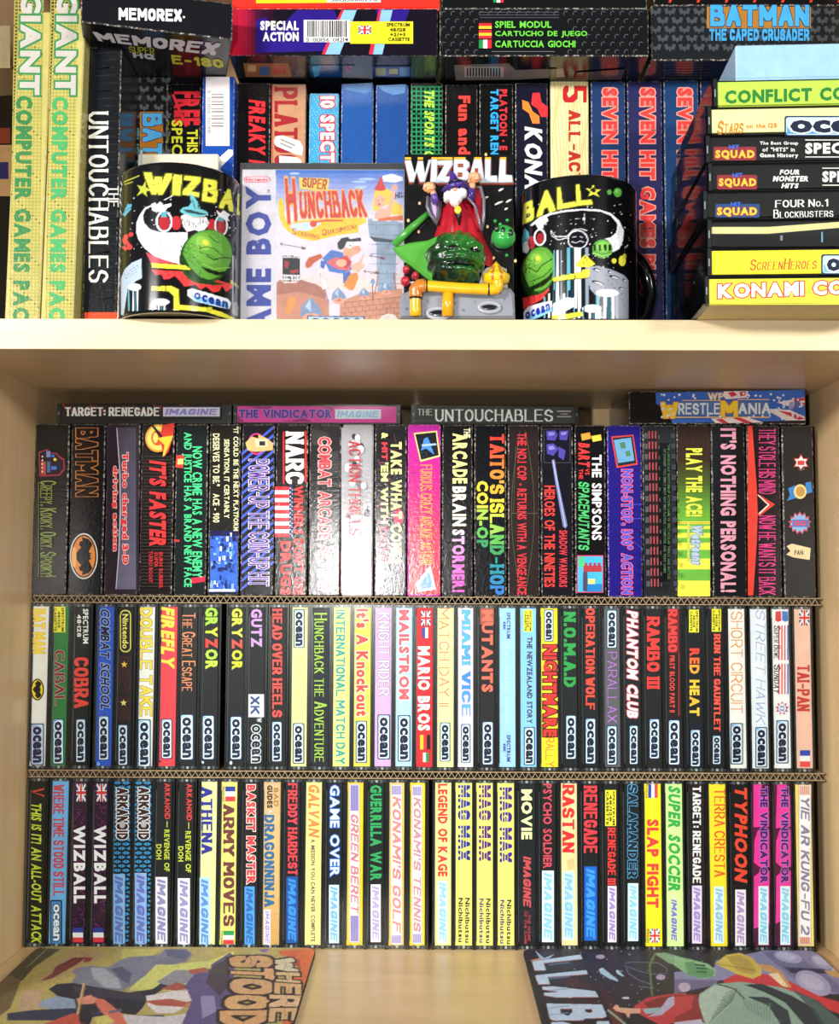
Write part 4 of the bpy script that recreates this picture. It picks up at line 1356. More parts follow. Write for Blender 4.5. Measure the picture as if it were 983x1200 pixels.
def p_film(f):
    f.rect(188, 185, 318, 860, '#24262a'); f.rect(250, 240, 295, 805, '#101214')
    for k in range(15):
        y = 200 + k * 43
        f.rect(190, y, 204, y + 22, '#50545c'); f.rect(247, y + 8, 252, y + 22, '#50545c'); f.rect(298, y, 316, y + 20, '#3c4048')
        for j in range(3):
            f.rect(207 + j * 13, y - 8, 213 + j * 13, y + 22, '#a8484c'); f.rect(209 + j * 13, y + 22, 216 + j * 13, y + 34, '#2c1c20')
    f.text('"THE LARGE-SCALE SHOOT-EM-UP ACTION GAME OF SPECTACULAR THRILLS AND BATTLES', 274, 250, 284, 795, '#5a7c54', 'n')
    f.text('OF DANGER" YOU SIMPLY MUST NOT MISS PLAYING - COMPUTER AND VIDEO GAMES', 258, 270, 268, 770, '#5a7c54', 'n')


def p_play(f):
    f.grad(326, 172, 458, 560, [(0, '#2c1c18'), (.35, '#38281c'), (.6, '#485c28'), (1, '#70b43c')], 24)
    f.rect(326, 560, 458, 864, '#eaec50')
    for a, b in ((570, 578), (590, 606), (626, 645), (675, 710), (754, 800)):
        f.rect(326, a, 458, b, '#6cb444')
    f.rect(326, 564, 458, 567, '#c87838')
    f.text('PLAY THE ACE!', 358, 262, 428, 540, '#dce44e', 'h')
    f.rect(364, 564, 374, 722, '#c4cc60', 3)
    f.text('Wetreens', 382, 572, 426, 738, '#b4c8d8', 'h/', '#7894b4')


def p_personal(f):
    f.text("IT'S NOTHING PERSONAL!", 500, 180, 566, 848, '#e4a0b4', 'h')


def p_stole(f):
    f.poly([(612, 170), (630, 170), (648, 420), (652, 520), (648, 640), (634, 860), (612, 860)], '#e4483c')
    f.poly([(646, 448), (658, 450), (722, 490), (660, 538), (650, 530), (694, 492)], '#e4483c'); f.poly([(650, 452), (656, 452), (700, 492), (660, 530), (655, 526), (692, 492)], '#f4e8d8')
    f.text('THEY STOLE HIS MIND', 656, 182, 724, 448, '#e0448c', 's'); f.text('NOW HE WANTS IT BACK', 656, 535, 724, 858, '#e0448c', 's')


def p_stickers(f):
    f.star(828, 320, 36, '#d83c44', 6, .55); f.star(828, 320, 28, '#f4ece8', 6, .6); f.rect(814, 312, 842, 330, '#d84448', 2); f.text('SLAM', 816, 340, 842, 352, '#5a5a5a', 'b', None, True)
    f.polys([[(775, 425), (806, 412), (808, 464), (770, 476), (782, 452)], [(845, 402), (868, 398), (874, 440), (848, 448)]], '#3c88d0'); f.disc(798, 408, 850, 468, '#f0dc90'); f.disc(806, 417, 842, 459, '#c89c50')
    f.star(822, 566, 48, '#c84c60', 13, .74); f.star(822, 566, 42, '#90b8e4', 11, .7); f.rect(792, 552, 858, 582, '#4878c8', 5); f.text('GO', 798, 556, 850, 578, '#e8485c', 'h', None, True)
    f.poly([(790, 650), (866, 668), (862, 716), (796, 706), (766, 694), (784, 680), (768, 660)], '#ecd8a8'); f.text('FAN', 800, 676, 836, 696, '#785c48', 'h', None, True)


ROW1 = [
    (A1, 33, 200, '#15130f', p_spooky, 'black carton with olive serif words and a small red building picture'),
    (A1, 207, 374, '#0b0a0c', p_bat, 'black carton with bronze outlined letters and a large orange oval emblem'),
    (A1, 382, 544, '#30262e', p_turbo, 'dark plum carton with a grey curved band and two red lines of words'),
    (A1, 549, 709, '#1a1414', p_faster, 'black pinstriped carton with slanted red letters under a yellow disc'),
    (A1, 713, 870, '#141c1c', p_crime, 'black carton with two long lines of mint green capitals'),
    (A2, 16, 166, '#1c1a14', p_ace, 'black carton with cream quotation above a blue game picture'),
    (A2, 172, 332, '#17151c', p_power, 'carton with diagonal blue stripes and white edged purple letters'),
    (A2, 337, 493, '#17120f', p_narc, 'black carton with huge white slab letters and a red striped flag'),
    (A2, 498, 652, '#242222', p_combat, 'smoky black carton with pale edged crimson capitals'),
    (A2, 657, 808, '#a8a8ac', p_thrill, 'grey clouded carton with red foot and crimson serif words'),
    (A2, 813, 968, '#18141a', p_take, 'black carton scribbled in magenta with lemon and red capitals'),
    (A3, 30, 190, '#c424a4', p_furious, 'magenta to red carton with a tilted game picture at the top'),
    (A3, 195, 344, '#0e0d0e', p_brain, 'black carton with cream letters turning pink at the bottom'),
    (A3, 350, 506, '#0a0c12', p_taito, 'black carton with rainbow slab letters in two lines'),
    (A3, 512, 666, '#2a2020', p_cop, 'dark brown carton with one long line of narrow red capitals'),
    (A3, 671, 828, '#14121a', p_heroes, 'black carton with a long grey blue blade and red capitals'),
    (A3, 834, 985, '#0c0c0e', p_space, 'black carton with white, red and green words above a sky blue picture'),
    (A4, 41, 184, '#22187a', p_360, 'indigo carton with red edged blue letters under a tilted screenshot'),
    (A4, 186, 322, '#24262a', p_film, 'charcoal carton patterned like film strip with red perforations'),
    (A4, 325, 461, '#2c1c18', p_play, 'carton fading from brown to green above lime stripes'),
    (A4, 465, 605, '#15161a', p_personal, 'black carton with dusty pink block capitals'),
    (A4, 610, 748, '#1a1418', p_stole, 'black carton with a red left band and thin magenta serif words'),
    (A4, 755, 886, '#1a1b1c', p_stickers, 'plain charcoal carton with four small round and ribbon badges'),
]
_g = []
for cr, a, b, *_r in ROW1:
    q0, q1 = P(cr[0] + a / cr[2], 597, ROWY).x, P(cr[0] + b / cr[2], 597, ROWY).x
    _g.append([q0 + 0.2, q1 - 0.2])
for i in range(len(_g) - 1):
    if _g[i][1] > _g[i + 1][0] - 0.25:
        mid = (_g[i][1] + _g[i + 1][0]) / 2
        _g[i][1], _g[i + 1][0] = mid - 0.12, mid + 0.12
_rd = random.Random(2)
Z_R1 = -8.4
for (cr, a, b, col, fn, lab), (xa, xb) in zip(ROW1, _g):
    carton('game_carton', xa, xb, Z_R1, 122.6, ROWY + _rd.uniform(0, 1.6), 86, col, lab, 'game box',
           'cartons standing in the upper row', crop=cr, prints=[fn], cham=1.0)


# ---- cassettes lying on the upper row
def flat_case(px0, px1, zb, crop, col, prints, label, card, depth=70):
    x0, x1 = P(px0, 482, ROWY + 2).x, P(px1, 482, ROWY + 2).x
    w = (x1 - x0) / 2
    t = Thing('cassette_case', ((x0 + x1) / 2, ROWY + 2, zb), 0, label, 'cassette', 'cassette cases lying on the upper row')
    h = 15.6
    m = MB()
    m.box(-w, w, 3.2, depth, 0, h, '#101112', cham=0.5)
    for x in (-w, w - 3):
        m.box(x, x + 3, 1.0, 3.2, 0.4, h - 0.4, '#1c1d20')
        m.box(x + .9, x + 2.1, .8, 3.2, h / 2 - 1, h / 2 + 1, '#7a7c80')
    m.build('tray', M_PLAST, t.e)
    m = MB()
    f = Face(m, t, 2.0, crop)
    a, zt = f.q(card[0], card[1])
    b, zb_ = f.q(card[2], card[3])
    m.box(a, b, 2.0, 3.1, max(zb_, 1.2), min(zt, h - 1.2), col, cham=0.2)
    for p in prints:
        p(f) if callable(p) else getattr(f, p[0])(*p[1:])
    m.build('inlay_card', M_CARD, t.e)
    m = MB()
    m.box(-w, w, 0, 0.8, 0, h, '#ffffff', cham=0.35)
    m.build('lid', M_CLEAR, t.e)
    return t


ZT = 123.0
flat_case(66, 271, ZT, A1, '#241414',
          [('polys', [[(170 + k * 31 % 770, 92 + (k * 17) % 60), (190 + k * 31 % 770, 92 + (k * 13) % 62), (184 + k * 31 % 760, 106 + (k * 17) % 56)] for k in range(46)], '#7a2c28'),
           ('text', 'TARGET: RENEGADE', 190, 112, 642, 154, '#f6f2f0', 'S', None, True), ('slant', 660, 112, 932, 156, '#ece2fa', '#7a6cd0', True)],
          'clear cassette case lying flat, black and rust inlay with white slab letters, leftmost on top', (160, 92, 940, 168))
flat_case(273, 469, ZT, A2, '#ee44a8',
          [('polys', [[(220, 108), (330, 108), (300, 122), (240, 118)], [(360, 182), (520, 182), (470, 162), (420, 176)], [(160, 150), (190, 182), (152, 184)], [(560, 110), (620, 108), (610, 130)]], '#a82878'),
           ('text', 'THE VINDICATOR', 163, 122, 610, 164, '#5c3ca4', 'h', '#c878d0', True, 0.04), ('slant', 625, 122, 845, 168, '#e6f0fc', '#88b8ec', True)],
          'clear cassette case lying flat, bright pink inlay with purple letters', (150, 106, 935, 186))
flat_case(482, 678, ZT, A3, '#3c3836',
          [('text', 'THE', 78, 120, 150, 150, '#dcd8d4', 's', None, True), ('text', 'UNTOUCHABLES', 163, 122, 728, 180, '#f8f6f4', 's', None, True),
           ('rect', 748, 128, 815, 134, '#b8b4b0'), ('rect', 765, 142, 800, 146, '#b8b4b0'), ('rect', 748, 154, 815, 160, '#b8b4b0')],
          'clear cassette case lying flat, dark grey inlay with wide white serif letters', (58, 108, 845, 190))


def p_wrestle(f):
    f.k = (730, 450, 3.8854)
    f.poly([(148, 40), (826, 26), (830, 166), (224, 178), (205, 120), (150, 90)], '#3c68c0')
    f.polys([[(460, 34), (570, 32), (560, 62), (470, 70), (450, 52)], [(400, 158), (560, 150), (640, 176), (420, 178)], [(700, 84), (826, 60), (828, 96), (760, 104)], [(640, 112), (760, 118), (828, 150), (828, 166), (740, 166)]], '#ecdcd8')
    f.polys([[(476, 40), (502, 34), (520, 50), (494, 60)], [(530, 36), (560, 34), (556, 52), (534, 56)], [(420, 162), (450, 158), (480, 178), (450, 178)], [(500, 155), (530, 152), (590, 176), (552, 178)],
             [(770, 70), (826, 62), (826, 74), (784, 82)], [(700, 120), (760, 130), (828, 158), (800, 164)], [(796, 88), (828, 84), (828, 94), (800, 100)]], '#d03c44')
    rd = random.Random(3)
    n = 0
    while n < 62:
        x, y = rd.uniform(170, 815), rd.uniform(46, 160)
        if 250 < x < 660 and 70 < y < 145:
            continue
        f.star(x, y, rd.uniform(6, 9), '#e8f0fc')
        n += 1
    f.layer = 10
    f.rect(230, 82, 662, 146, '#5878b0')
    f.text('WF', 385, 42, 450, 76, '#e4d8c4', 'h', '#a87848', True)
    f.rect(268, 74, 445, 78, '#f4c470'); f.rect(520, 70, 665, 74, '#f4c470'); f.rect(230, 150, 665, 155, '#f4c470')
    f.text('W', 170, 84, 248, 158, '#f8d040', 'K', '#e88828', True); f.text('RESTLE', 250, 88, 440, 140, '#dce8f0', 'k', '#6c7ca0', True)
    f.text('M', 442, 78, 520, 152, '#f8d040', 'K', '#e88828', True); f.text('ANIA', 522, 88, 668, 138, '#dce8f0', 'k', '#6c7ca0', True)
    f.rect(752, 84, 772, 116, '#a8a0c8'); f.rect(776, 80, 800, 116, '#5c6cb0')


_wx0, _wx1 = P(737, 478, 838).x, P(944, 478, 838).x
_o, _t = carton('game_carton', _wx0, _wx1, ZT, ZT + 25.2, 838, 90, '#141212', 'wide carton lying on the upper row, stars and stripes print with gold and silver letters', 'game box',
                None, crop=(730, 450, 3.8854), prints=[p_wrestle], cham=0.8)

# ================================================================== top shelf: boxes standing at the back
ZS = Z_SH1
ROWB = 783


def xz(px, py, Y):
    p = P(px, py, Y)
    return p.x, p.z


def upright(px0, px1, ytop, Y, depth, col, label, prints, py=200, group=None, z0=None, ztop=None, cham=0.8, crop=(0, 0, 1), name='game_box', cat='game box', tilt=0.0, mat=None):
    x0, x1 = P(px0, py, Y).x, P(px1, py, Y).x
    z1 = ztop if ztop is not None else P((px0 + px1) / 2, ytop, Y).z
    return carton(name, x0 + .1, x1 - .1, z0 if z0 is not None else ZS, z1, Y, depth, col, label, cat, group, cham=cham, crop=crop, prints=prints, tilt=tilt, mat=mat)


def weave(f, x0, y0, x1, y1, st, col, dx=0.0):
    a = []
    y = y0
    while y < y1:
        a.append([(x0, y), (x1, y), (x1, y + st * .35), (x0, y + st * .35)])
        y += st
    x = x0
    while x < x1:
        a.append([(x, y0), (x + st * .3, y0), (x + st * .3, y1), (x, y1)])
        x += st
    f.polys(a, col)


GP = (0, 0, 3.158)


def p_giant(k):
    def fn(f):
        a, b = ((34, 156), (168, 282))[k]
        weave(f, a, -10, b - 13, 1180, 13, '#a8a250')
        tx = ((62, 134), (190, 268))[k]
        f.text('GIANT', tx[0] - (0 if k else 4), -30, tx[1], 352, '#c4beb4', 'h', '#3c8850', False, 0.05)
        tx = ((46, 108), (180, 240))[k]
        f.text('COMPUTER GAMES PACK', tx[0], (355, 358)[k], tx[1], 1240, ('#3a8048', '#4ca864')[k], 'h')
    return fn


upright(10, 50.5, 0, 716, 24, '#c0b568', 'yellow green woven pattern box, green words, left of its twin', [p_giant(0)], group='tall yellow game packs', ztop=ZS + 212, crop=GP, tilt=math.radians(0.9))
upright(52, 90, 0, 715, 27, '#c6bc6e', 'yellow green woven pattern box, green words, right of its twin', [p_giant(1)], group='tall yellow game packs', ztop=ZS + 214, crop=GP, tilt=math.radians(0.9))

# dark box half hidden between the side of the bookcase and the yellow packs
upright(-24, 16, 0, 745, 90, '#141412', 'dark box squeezed between the left side and the yellow packs',
        [lambda f: (f.rect(-6, 30, 12, 80, '#d8c8a0'), f.rect(-4, 150, 12, 168, '#8c3c28'), f.rect(-4, 170, 14, 230, '#c8a070'), f.rect(-2, 190, 10, 210, '#2c2c68'))], ztop=ZS + 168)


def p_unt(f):
    f.polys([[(112 + (k % 3) * 8, 62 + k * 9), (138 - (k % 4) * 4, 60 + k * 9), (139, 61.2 + k * 9), (110, 63.2 + k * 9)] for k in range(33)], '#24282c')
    f.text('UNTOUCHABLES', 104, 131, 127, 331, '#f4efe4', 's')
    f.text('THE', 127, 218, 139, 243, '#f4efe4', 's')
    f.rect(99, 366, 138, 384, '#e4502c')


upright(100, 139.5, 55, 727, 46, '#15181b', 'black shrink wrapped box with tall cream serif letters and orange foot', [p_unt], ztop=ZS + 193)


def batbits(f, x0, y0, x1, y1, st, col, w=6):
    """rows of small grey winged emblems"""
    out = []
    r = 0
    y = y0
    while y < y1:
        x = x0 + (st * .5 if r % 2 else 0)
        while x < x1:
            q = [(-w, -w * .5), (-w * .45, -w * .7), (-w * .2, -w * .1), (0, -w * .3), (w * .2, -w * .1), (w * .45, -w * .7), (w, -w * .5), (w * .7, w * .4), (w * .25, w * .25), (0, w * .7), (-w * .25, w * .25), (-w * .7, w * .4)]
            out.append([(x + a, y + b) for a, b in q])
            x += st
        y += st * .62
        r += 1
    f.polys(out, col)


def p_bat2(f):
    batbits(f, 152, 84, 195, 200, 17, '#5a5c60')
    f.rect(164, 131, 191, 190, '#c07828')
    f.text('BATMAN', 167, 133, 190, 240, '#5cb4ec', 'K', '#203c58')
    f.text('THE CAPED', 155, 150, 163, 240, '#4a8c98', 'b')


upright(146, 195, 76, 772, 110, '#16181a', 'black box patterned with grey winged emblems and blue letters, behind left mug', [p_bat2], ztop=ZS + 193)


def p_free(f):
    f.text('FREE', 204, 107, 234, 147, '#e8303c', 'h', None, False, .05, 0)
    f.poly([(201, 111), (204, 110), (220, 148), (217, 149)], '#e8303c')
    f.text('THIS BOX', 219, 152, 232, 214, '#ecec3c', 'b'); f.text('SPECIAL S', 201, 141, 214, 225, '#ecec3c', 'b')


upright(197.5, 234, 92, 782, 100, '#0f1114', 'black box with red handwritten word and yellow capitals, behind left mug', [p_free], ztop=ZS + 193)
upright(235.5, 273.5, 85, 770, 110, '#1c4aa8', 'royal blue box with a white barcode label', [
    lambda f: (f.rect(241, 90, 269, 171, '#ece4e4'), f.bands(248, 110, 262, 152, ['#a89c9c', '#ece4e4', '#8c8484', '#ece4e4', '#ece4e4'] * 5), f.text('5 013156 010118', 243, 106, 247, 156, '#a09898', 'n'),
               f.poly([(240, 200), (268, 175), (273, 176), (273, 182), (250, 205)], '#e8e8e4'))], ztop=ZS + 193)

# ---- the packed back row
T2 = (250, 0, 2.657)
G_B = 'boxes standing in the back row of the top shelf'


def bk(px0, px1, ytop, col, label, fn, dy=0.0):
    upright(px0, px1, ytop, ROWB + dy, 125, col, label, [fn] if fn else [], group=G_B, crop=T2, py=150)


def p_plat(f):
    f.text('PLATOON', 190, 272, 262, 560, '#a82c34', 'S')
    f.rect(182, 262, 186, 560, '#c8604c')
    f.poly([(195, 425), (215, 422), (270, 440), (280, 460), (276, 485), (255, 480), (195, 455), (188, 440)], '#f0ece8')
    f.poly([(205, 485), (260, 490), (275, 500), (275, 530), (205, 530)], '#e4dcd8')
    f.polys([[(210, 432), (255, 452), (254, 456), (209, 436)], [(208, 444), (245, 460), (244, 464), (207, 448)]], '#8c8480')


def p_sports(f):
    weave(f, 616, 268, 712, 500, 14, '#2c8c58')
    f.text("THE SPORTS COLLECTION", 656, 278, 688, 660, '#b8e44c', 'h/')


bk(276.5, 316.5, 97, '#141012', 'black box with slanted bright red letters beside a tan box', lambda f: f.text('FREAKY FRIDAY', 110, 310, 162, 660, '#ee3438', 'h/'), 0)
bk(318, 358, 98, '#c89470', 'tan box with dark red slab letters and white dog tags', p_plat, 1)
bk(362, 397, 109, '#48a4d0', 'speckled turquoise box with white and red vertical letters', lambda f: (f.polys([[(305 + (k * 37) % 84, 292 + (k * 53) % 210), (309 + (k * 37) % 84, 292 + (k * 53) % 210), (307 + (k * 37) % 84, 297 + (k * 53) % 210)] for k in range(150)], '#98d0e8'),
   f.text('10 SPECTACULAR', 332, 300, 378, 720, '#f4f0f0', 'h', '#d83c44')), 3)
bk(399.5, 437.5, 98, '#2858a0', 'plain mid blue box, left of its plain blue twin', lambda f: f.polys([[(404, 262), (496, 258), (492, 285), (470, 292), (408, 278)]], '#4878b0'), 1)
bk(440, 478.5, 99, '#264f94', 'plain mid blue box with scuffed white top, right of its twin', lambda f: f.polys([[(508, 266), (600, 262), (596, 290), (560, 296), (530, 284)]], '#5884b8'), 0)
bk(481, 519, 97, '#0e1c18', 'black box with green grid lines and lime slanted letters', p_sports, 1)
bk(521.5, 559.5, 99, '#131012', 'black box with tall orange red upper and lower case letters', lambda f: f.text('Fun and Entertainment', 762, 298, 800, 860, '#ee4840', 'h'), 2)
bk(561.5, 601.5, 98, '#10100f', 'black box with red and sky blue lines of capitals', lambda f: (f.text('PLATOON · E', 890, 278, 915, 468, '#d83840', 'h'), f.text('TARGET RENEGADE', 862, 278, 888, 590, '#38a8e8', 'h')), 0)
T3 = (590, 80, 3.781)


def bk3(px0, px1, ytop, col, label, fn, dy=0.0):
    upright(px0, px1, ytop, ROWB + dy, 125, col, label, [fn] if fn else [], group=G_B, crop=T3, py=150)


def p_kon(f):
    f.poly([(128, 110), (160, 108), (168, 150), (196, 172), (196, 216), (166, 216), (150, 180), (122, 160)], '#e0383c')
    f.poly([(82, 140), (110, 150), (128, 190), (158, 212), (160, 246), (128, 245), (112, 200), (84, 180)], '#f08a38')
    f.text('KONAMI', 92, 258, 172, 640, '#f6f2f0', 'h/')


def p_five(f):
    rd = random.Random(6)
    out = []
    for k in range(13):
        x = 222 + k * 12
        w = rd.uniform(2, 4)
        for j in range(12):
            a, b = 50 + j * 52, 102 + j * 52
            o1, o2 = 7 * math.sin(j * .9 + k), 7 * math.sin((j + 1) * .9 + k)
            out.append([(x + o1, a), (x + o1 + w, a), (x + o2 + w, b), (x + o2, b)])
    f.polys(out, '#e4c474')
    f.text('5', 262, 78, 368, 152, '#c42c30', 'S')
    f.text('ALL-ACTION', 288, 188, 340, 620, '#bc342c', 'S')


def p_seven(x):
    return lambda f: f.text('SEVEN HIT GAMES PLUS', x, 88, x + 66, 1010, '#ee4440', 'h', '#f0a090', False, .03)


upright(603.5, 642, 97, ROWB, 125, '#17182a', 'navy black box with white slanted letters and red orange ribbon mark', [p_kon], group=G_B, crop=T3, py=150)
bk3(645, 690, 92, '#f4e4ac', 'cream wood grain pattern box with stencilled dark red letters', p_five, 2)
bk3(692.5, 733, 95, '#243c68', 'dark slate blue box with red letters, behind the right mug', p_seven(438), 0)
bk3(735, 776, 95, '#2c2c58', 'indigo box with red letters, between two slate blue ones', p_seven(605), 1)
bk3(778, 819, 94, '#20406c', 'slate blue box with red letters, beside the tilted cassette stack', p_seven(770), 0)
bk3(821, 862, 94, '#1e2c50', 'dark blue box half hidden by the cassette stack, last of row', None, 1)
upright(864, 905, 94, ROWB, 125, '#20284c', 'dark blue box hidden behind the tall cassette stack', [], group=G_B, py=150)

# ================================================================== boxes lying across the top
ZB = P(400, 97, ROWB).z + 1.9        # underside of the boxes lying on the back row


def p_special(f):
    f.grad(268, 11, 330, 65, [(0, '#d01c34'), (.3, '#a81838'), (.55, '#3c1030'), (1, '#100a18')], 14, True)
    f.rect(320, 11, 512, 65, '#140f1c')
    f.polys([[(300, 24), (312, 20), (316, 34), (330, 30), (348, 12), (392, 12), (398, 30), (380, 60), (300, 62)], [(440, 11), (480, 11), (470, 40), (450, 50)]], '#2c1a80')
    f.poly([(402, 12), (418, 12), (398, 64), (378, 64)], '#8cc0e8'); f.poly([(446, 12), (460, 12), (448, 64), (434, 64)], '#8cc0e8')
    f.poly([(400, 12), (403, 12), (381, 64), (377, 64)], '#e03048'); f.poly([(444, 12), (447, 12), (437, 64), (432, 64)], '#e03048')
    f.text('SPECIAL', 305, 25, 350, 36, '#fbf8f8', 'h', None, True); f.text('ACTION', 308, 38, 350, 49, '#fbf8f8', 'h', None, True)
    f.rect(356, 24, 410, 50, '#f0eeee')
    rd = random.Random(7)
    x, out = 360.0, []
    while x < 407:
        w = rd.choice([.6, 1.0, 1.5])
        out.append([(x, 25), (x + w, 25), (x + w, 44), (x, 44)])
        x += w + rd.choice([.7, 1.1])
    f.polys(out, '#141414')
    f.text('5 013156 011214', 359, 45, 408, 49.5, '#202020', 'n', None, True)
    f.rect(410.5, 26, 484, 52, '#f6ea2c')
    f.union(420, 31, 435, 41)
    for k, t in enumerate(('SPECTRUM', '48/128', '+2/+3', 'CASSETTE')):
        f.text(t, 453 + (0, 4, 4, 2)[k], 28 + k * 5.7, 480 - (0, 5, 5, 0)[k], 32.2 + k * 5.7, '#2a2814', 'b', None, True)


def p_cart(f):
    out = []
    for r in range(6):
        for c in range(22):
            x, y = 520 + c * 11 + (5 if r % 2 else 0), 16 + r * 9
            if (562 < x < 664 and 18 < y < 62) or x > 754:
                continue
            out.append([(x + 3.2 * math.cos(t), y + 3.2 * math.sin(t)) for t in (2.4, 3.1, 3.9, 4.7, 5.5)] + [(x + 2.3 * math.cos(t), y + 2.3 * math.sin(t)) for t in (5.5, 4.7, 3.9, 3.1, 2.4)])
    f.polys(out, '#54575c')
    f.polys([[(562, 14 + k * 3.1), (655, 14 + k * 3.1), (655, 15 + k * 3.1), (562, 15 + k * 3.1)] for k in range(3)], '#4a4c50')
    for k, (t, fl, w) in enumerate((('SPIEL MODUL', ['#201818', '#d83038', '#f0c838'], 66), ('CARTUCHO DE JUEGO', ['#d83038', '#f0c838', '#d83038'], 108), ('CARTUCCIA GIOCHI', None, 94))):
        y = 25 + k * 11.5
        if fl:
            f.bands(561, y - 1, 576, y + 9, fl)
        else:
            f.bands(561, y - 1, 576, y + 9, ['#28904c', '#f0f0ee', '#d83038'], True)
        f.text(t, 580, y, 580 + w, y + 8, '#70d848', 'b', None, True)
    f.rect(576, 60.5, 650, 61.5, '#606468')


def p_caped(f):
    batbits(f, 768, 14, 982, 62, 17, '#484c50', 7)
    f.rect(828, 8, 950, 33, '#b07830')
    f.text('BATMAN', 832, 6, 948, 31, '#48a8e8', 'K', '#203850', True)
    f.text('THE CAPED CRUSADER', 831, 34, 948, 48, '#48a4dc', 'K', '#204058', True, .05)


def lying(px0, px1, ybot, ytop, Y, depth, col, label, fn, zb=None, zt=None, rz=0.0, front=None):
    x0, x1 = P(px0, (ybot + max(ytop, 0)) / 2, Y).x, P(px1, (ybot + max(ytop, 0)) / 2, Y).x
    z1 = zt if zt is not None else P((px0 + px1) / 2, ytop, Y).z
    return carton('game_box', x0, x1, zb, z1, Y, depth, col, label, 'game box', 'boxes lying across the top of the back row', front=front, rz=rz, prints=[fn] if fn else [])


_sp, _spt = lying(268, 512.5, 66, 11, 745, 150, '#100c12', 'wide box lying flat, white words, barcode and yellow panel, red left end', p_special, zb=ZB)
_ct, _ctt = lying(515, 760, 68, 10, 746, 150, '#121416', 'wide black studded box lying flat with three flags and green words', p_cart, zb=ZB)
_cp, _cpt = lying(763, 1015, 62, 6, 752, 150, '#1c1f22', 'wide black box of grey winged emblems with blue and gold letters', p_caped, zb=ZB)
_z1 = P(390, 11, 745).z
lying(272, 515, 9, -20, 746, 150, '#d82c20', 'red and yellow box at the top edge above the barcode box', lambda f: (
    f.rect(272, -16, 515, 8, '#e83428'), f.poly([(300, -16), (470, -16), (440, 3), (300, 4)], '#f2dc28'), f.rect(383, -10, 446, 3, '#f0f0e8'), f.text('5013156016776', 388, -3.5, 442, 2, '#202020', 'n', None, True)), zb=_z1 + .2, zt=_z1 + 20)
_z2 = P(640, 10, 746).z
lying(517, 758, 7, -20, 747, 150, '#101214', 'black box at the top edge above the studded one, small flag', lambda f: f.bands(578, -4, 590, 3, ['#28904c', '#f0f0ee', '#d83038'], True), zb=_z2 + .2, zt=_z2 + 20)
_z3 = P(880, 6, 752).z
lying(766, 1015, 4, -20, 753, 150, '#0f0d0e', 'black box at the top edge with red slashes', lambda f: f.polys([[(790 + k * 33, -14), (793 + k * 33, -14), (786 + k * 33, 3), (783 + k * 33, 3)] for k in range(7)], '#d8402c'), zb=_z3 + .2, zt=_z3 + 20)


def under_print(boxo, t, polys, z=-0.12):
    """pictures printed on the underside of a lying box"""
    m = MB()
    for i, (pts, col) in enumerate(polys):
        q = []
        for x, y in pts:
            d = t.R.transposed() @ ray(x, y)
            o = t.R.transposed() @ (-t.loc)
            k = (0 - o.z) / d.z
            p = o + d * k
            q.append((p.x, p.y, z - 0.04 * i - .004 * (i % 5)))
        m.face(q, col)
    o = m.build('underside_print', [M_CARTON], None)
    o.parent = boxo
    return o


def R4(x0, y0, x1, y1, dx=0):
    return [(x0, y0), (x1, y0), (x1 + dx, y1), (x0 + dx, y1)]


_pp = [(R4(285, 74, 338, 90, 3), '#a87040'), (R4(290, 76, 300, 84), '#d8b878'), (R4(304, 78, 316, 88), '#3868a0'), (R4(320, 76, 334, 86), '#c04838'),
       (R4(362, 76, 400, 90, 2), '#184070'), ([(366, 78), (376, 76), (374, 88), (368, 90)], '#48a0c8'), (R4(400, 76, 416, 88), '#24183c'), ([(406, 78), (412, 77), (410, 85)], '#d84438'),
       (R4(437, 77, 482, 90, 1), '#284888'), (R4(440, 79, 452, 88), '#a0a040'), (R4(456, 80, 466, 86), '#d8c048'), (R4(468, 78, 480, 88), '#6890c8')]
under_print(_sp, _spt, [(p, c) for p, c in _pp])
under_print(_ct, _ctt, [([(532, 76), (596, 74), (604, 82), (660, 80), (662, 90), (610, 93), (534, 94)], '#8c8880'), (R4(544, 78, 590, 90), '#d0ccc4')] + [(R4(547 + k * 3.4, 79, 548.6 + k * 3.4, 89), '#201e1c') for k in range(12)]
            + [(R4(644, 80, 652, 92), '#3c2c14'), ([(676, 84), (732, 80), (728, 92), (672, 93)], '#50483c')])
under_print(_cp, _cpt, [(R4(775 + (k % 3) * 6, 72 + k * 3.0, 836 - (k % 4) * 5, 73 + k * 3.0, -2), '#4c2c48' if k % 2 else '#3c3c40') for k in range(7)])


# ---- video tape sleeve lying at the left, turned a little
def p_memo(f):
    f.k = (0, 0, 2.979)
    f.text('MEMOREX', 414, 27, 634, 70, '#f0ecec', 'K', None, True, skew=6)
    f.disc(638, 56, 646, 64, '#f0ecec')


_mx, _mt = carton('video_tape_sleeve', 0, 1, 0, 1, 715, 1, '#111', 'x', 'video tape') if False else (None, None)
_mz = ZS + 193.3
_a = math.radians(14.0)
_mw = 97.0
_org = Vector((P(94.5, 24, 694).x, 694, _mz))
_c = _org + Matrix.Rotation(_a, 3, 'Z') @ Vector((_mw / 2, 0, 0))
t = Thing.__new__(Thing)
t.loc, t.rz, t.R = _c, _a, Matrix.Rotation(_a, 3, 'Z')
m = MB()
m.box(-_mw / 2, _mw / 2, 0, 140, 0, 25, '#15161a', 0, '#16171b', 0.8, 1)
f = Face(m, t, 0.0)
p_memo(f)
_mo = m.build('video_tape_sleeve', [M_CARTON, M_WORN])
_mo.location = _c * MM
_mo.rotation_euler = (0, 0, _a)
tag(_mo, 'black video tape sleeve lying askew on boxes at the upper left', 'video tape')


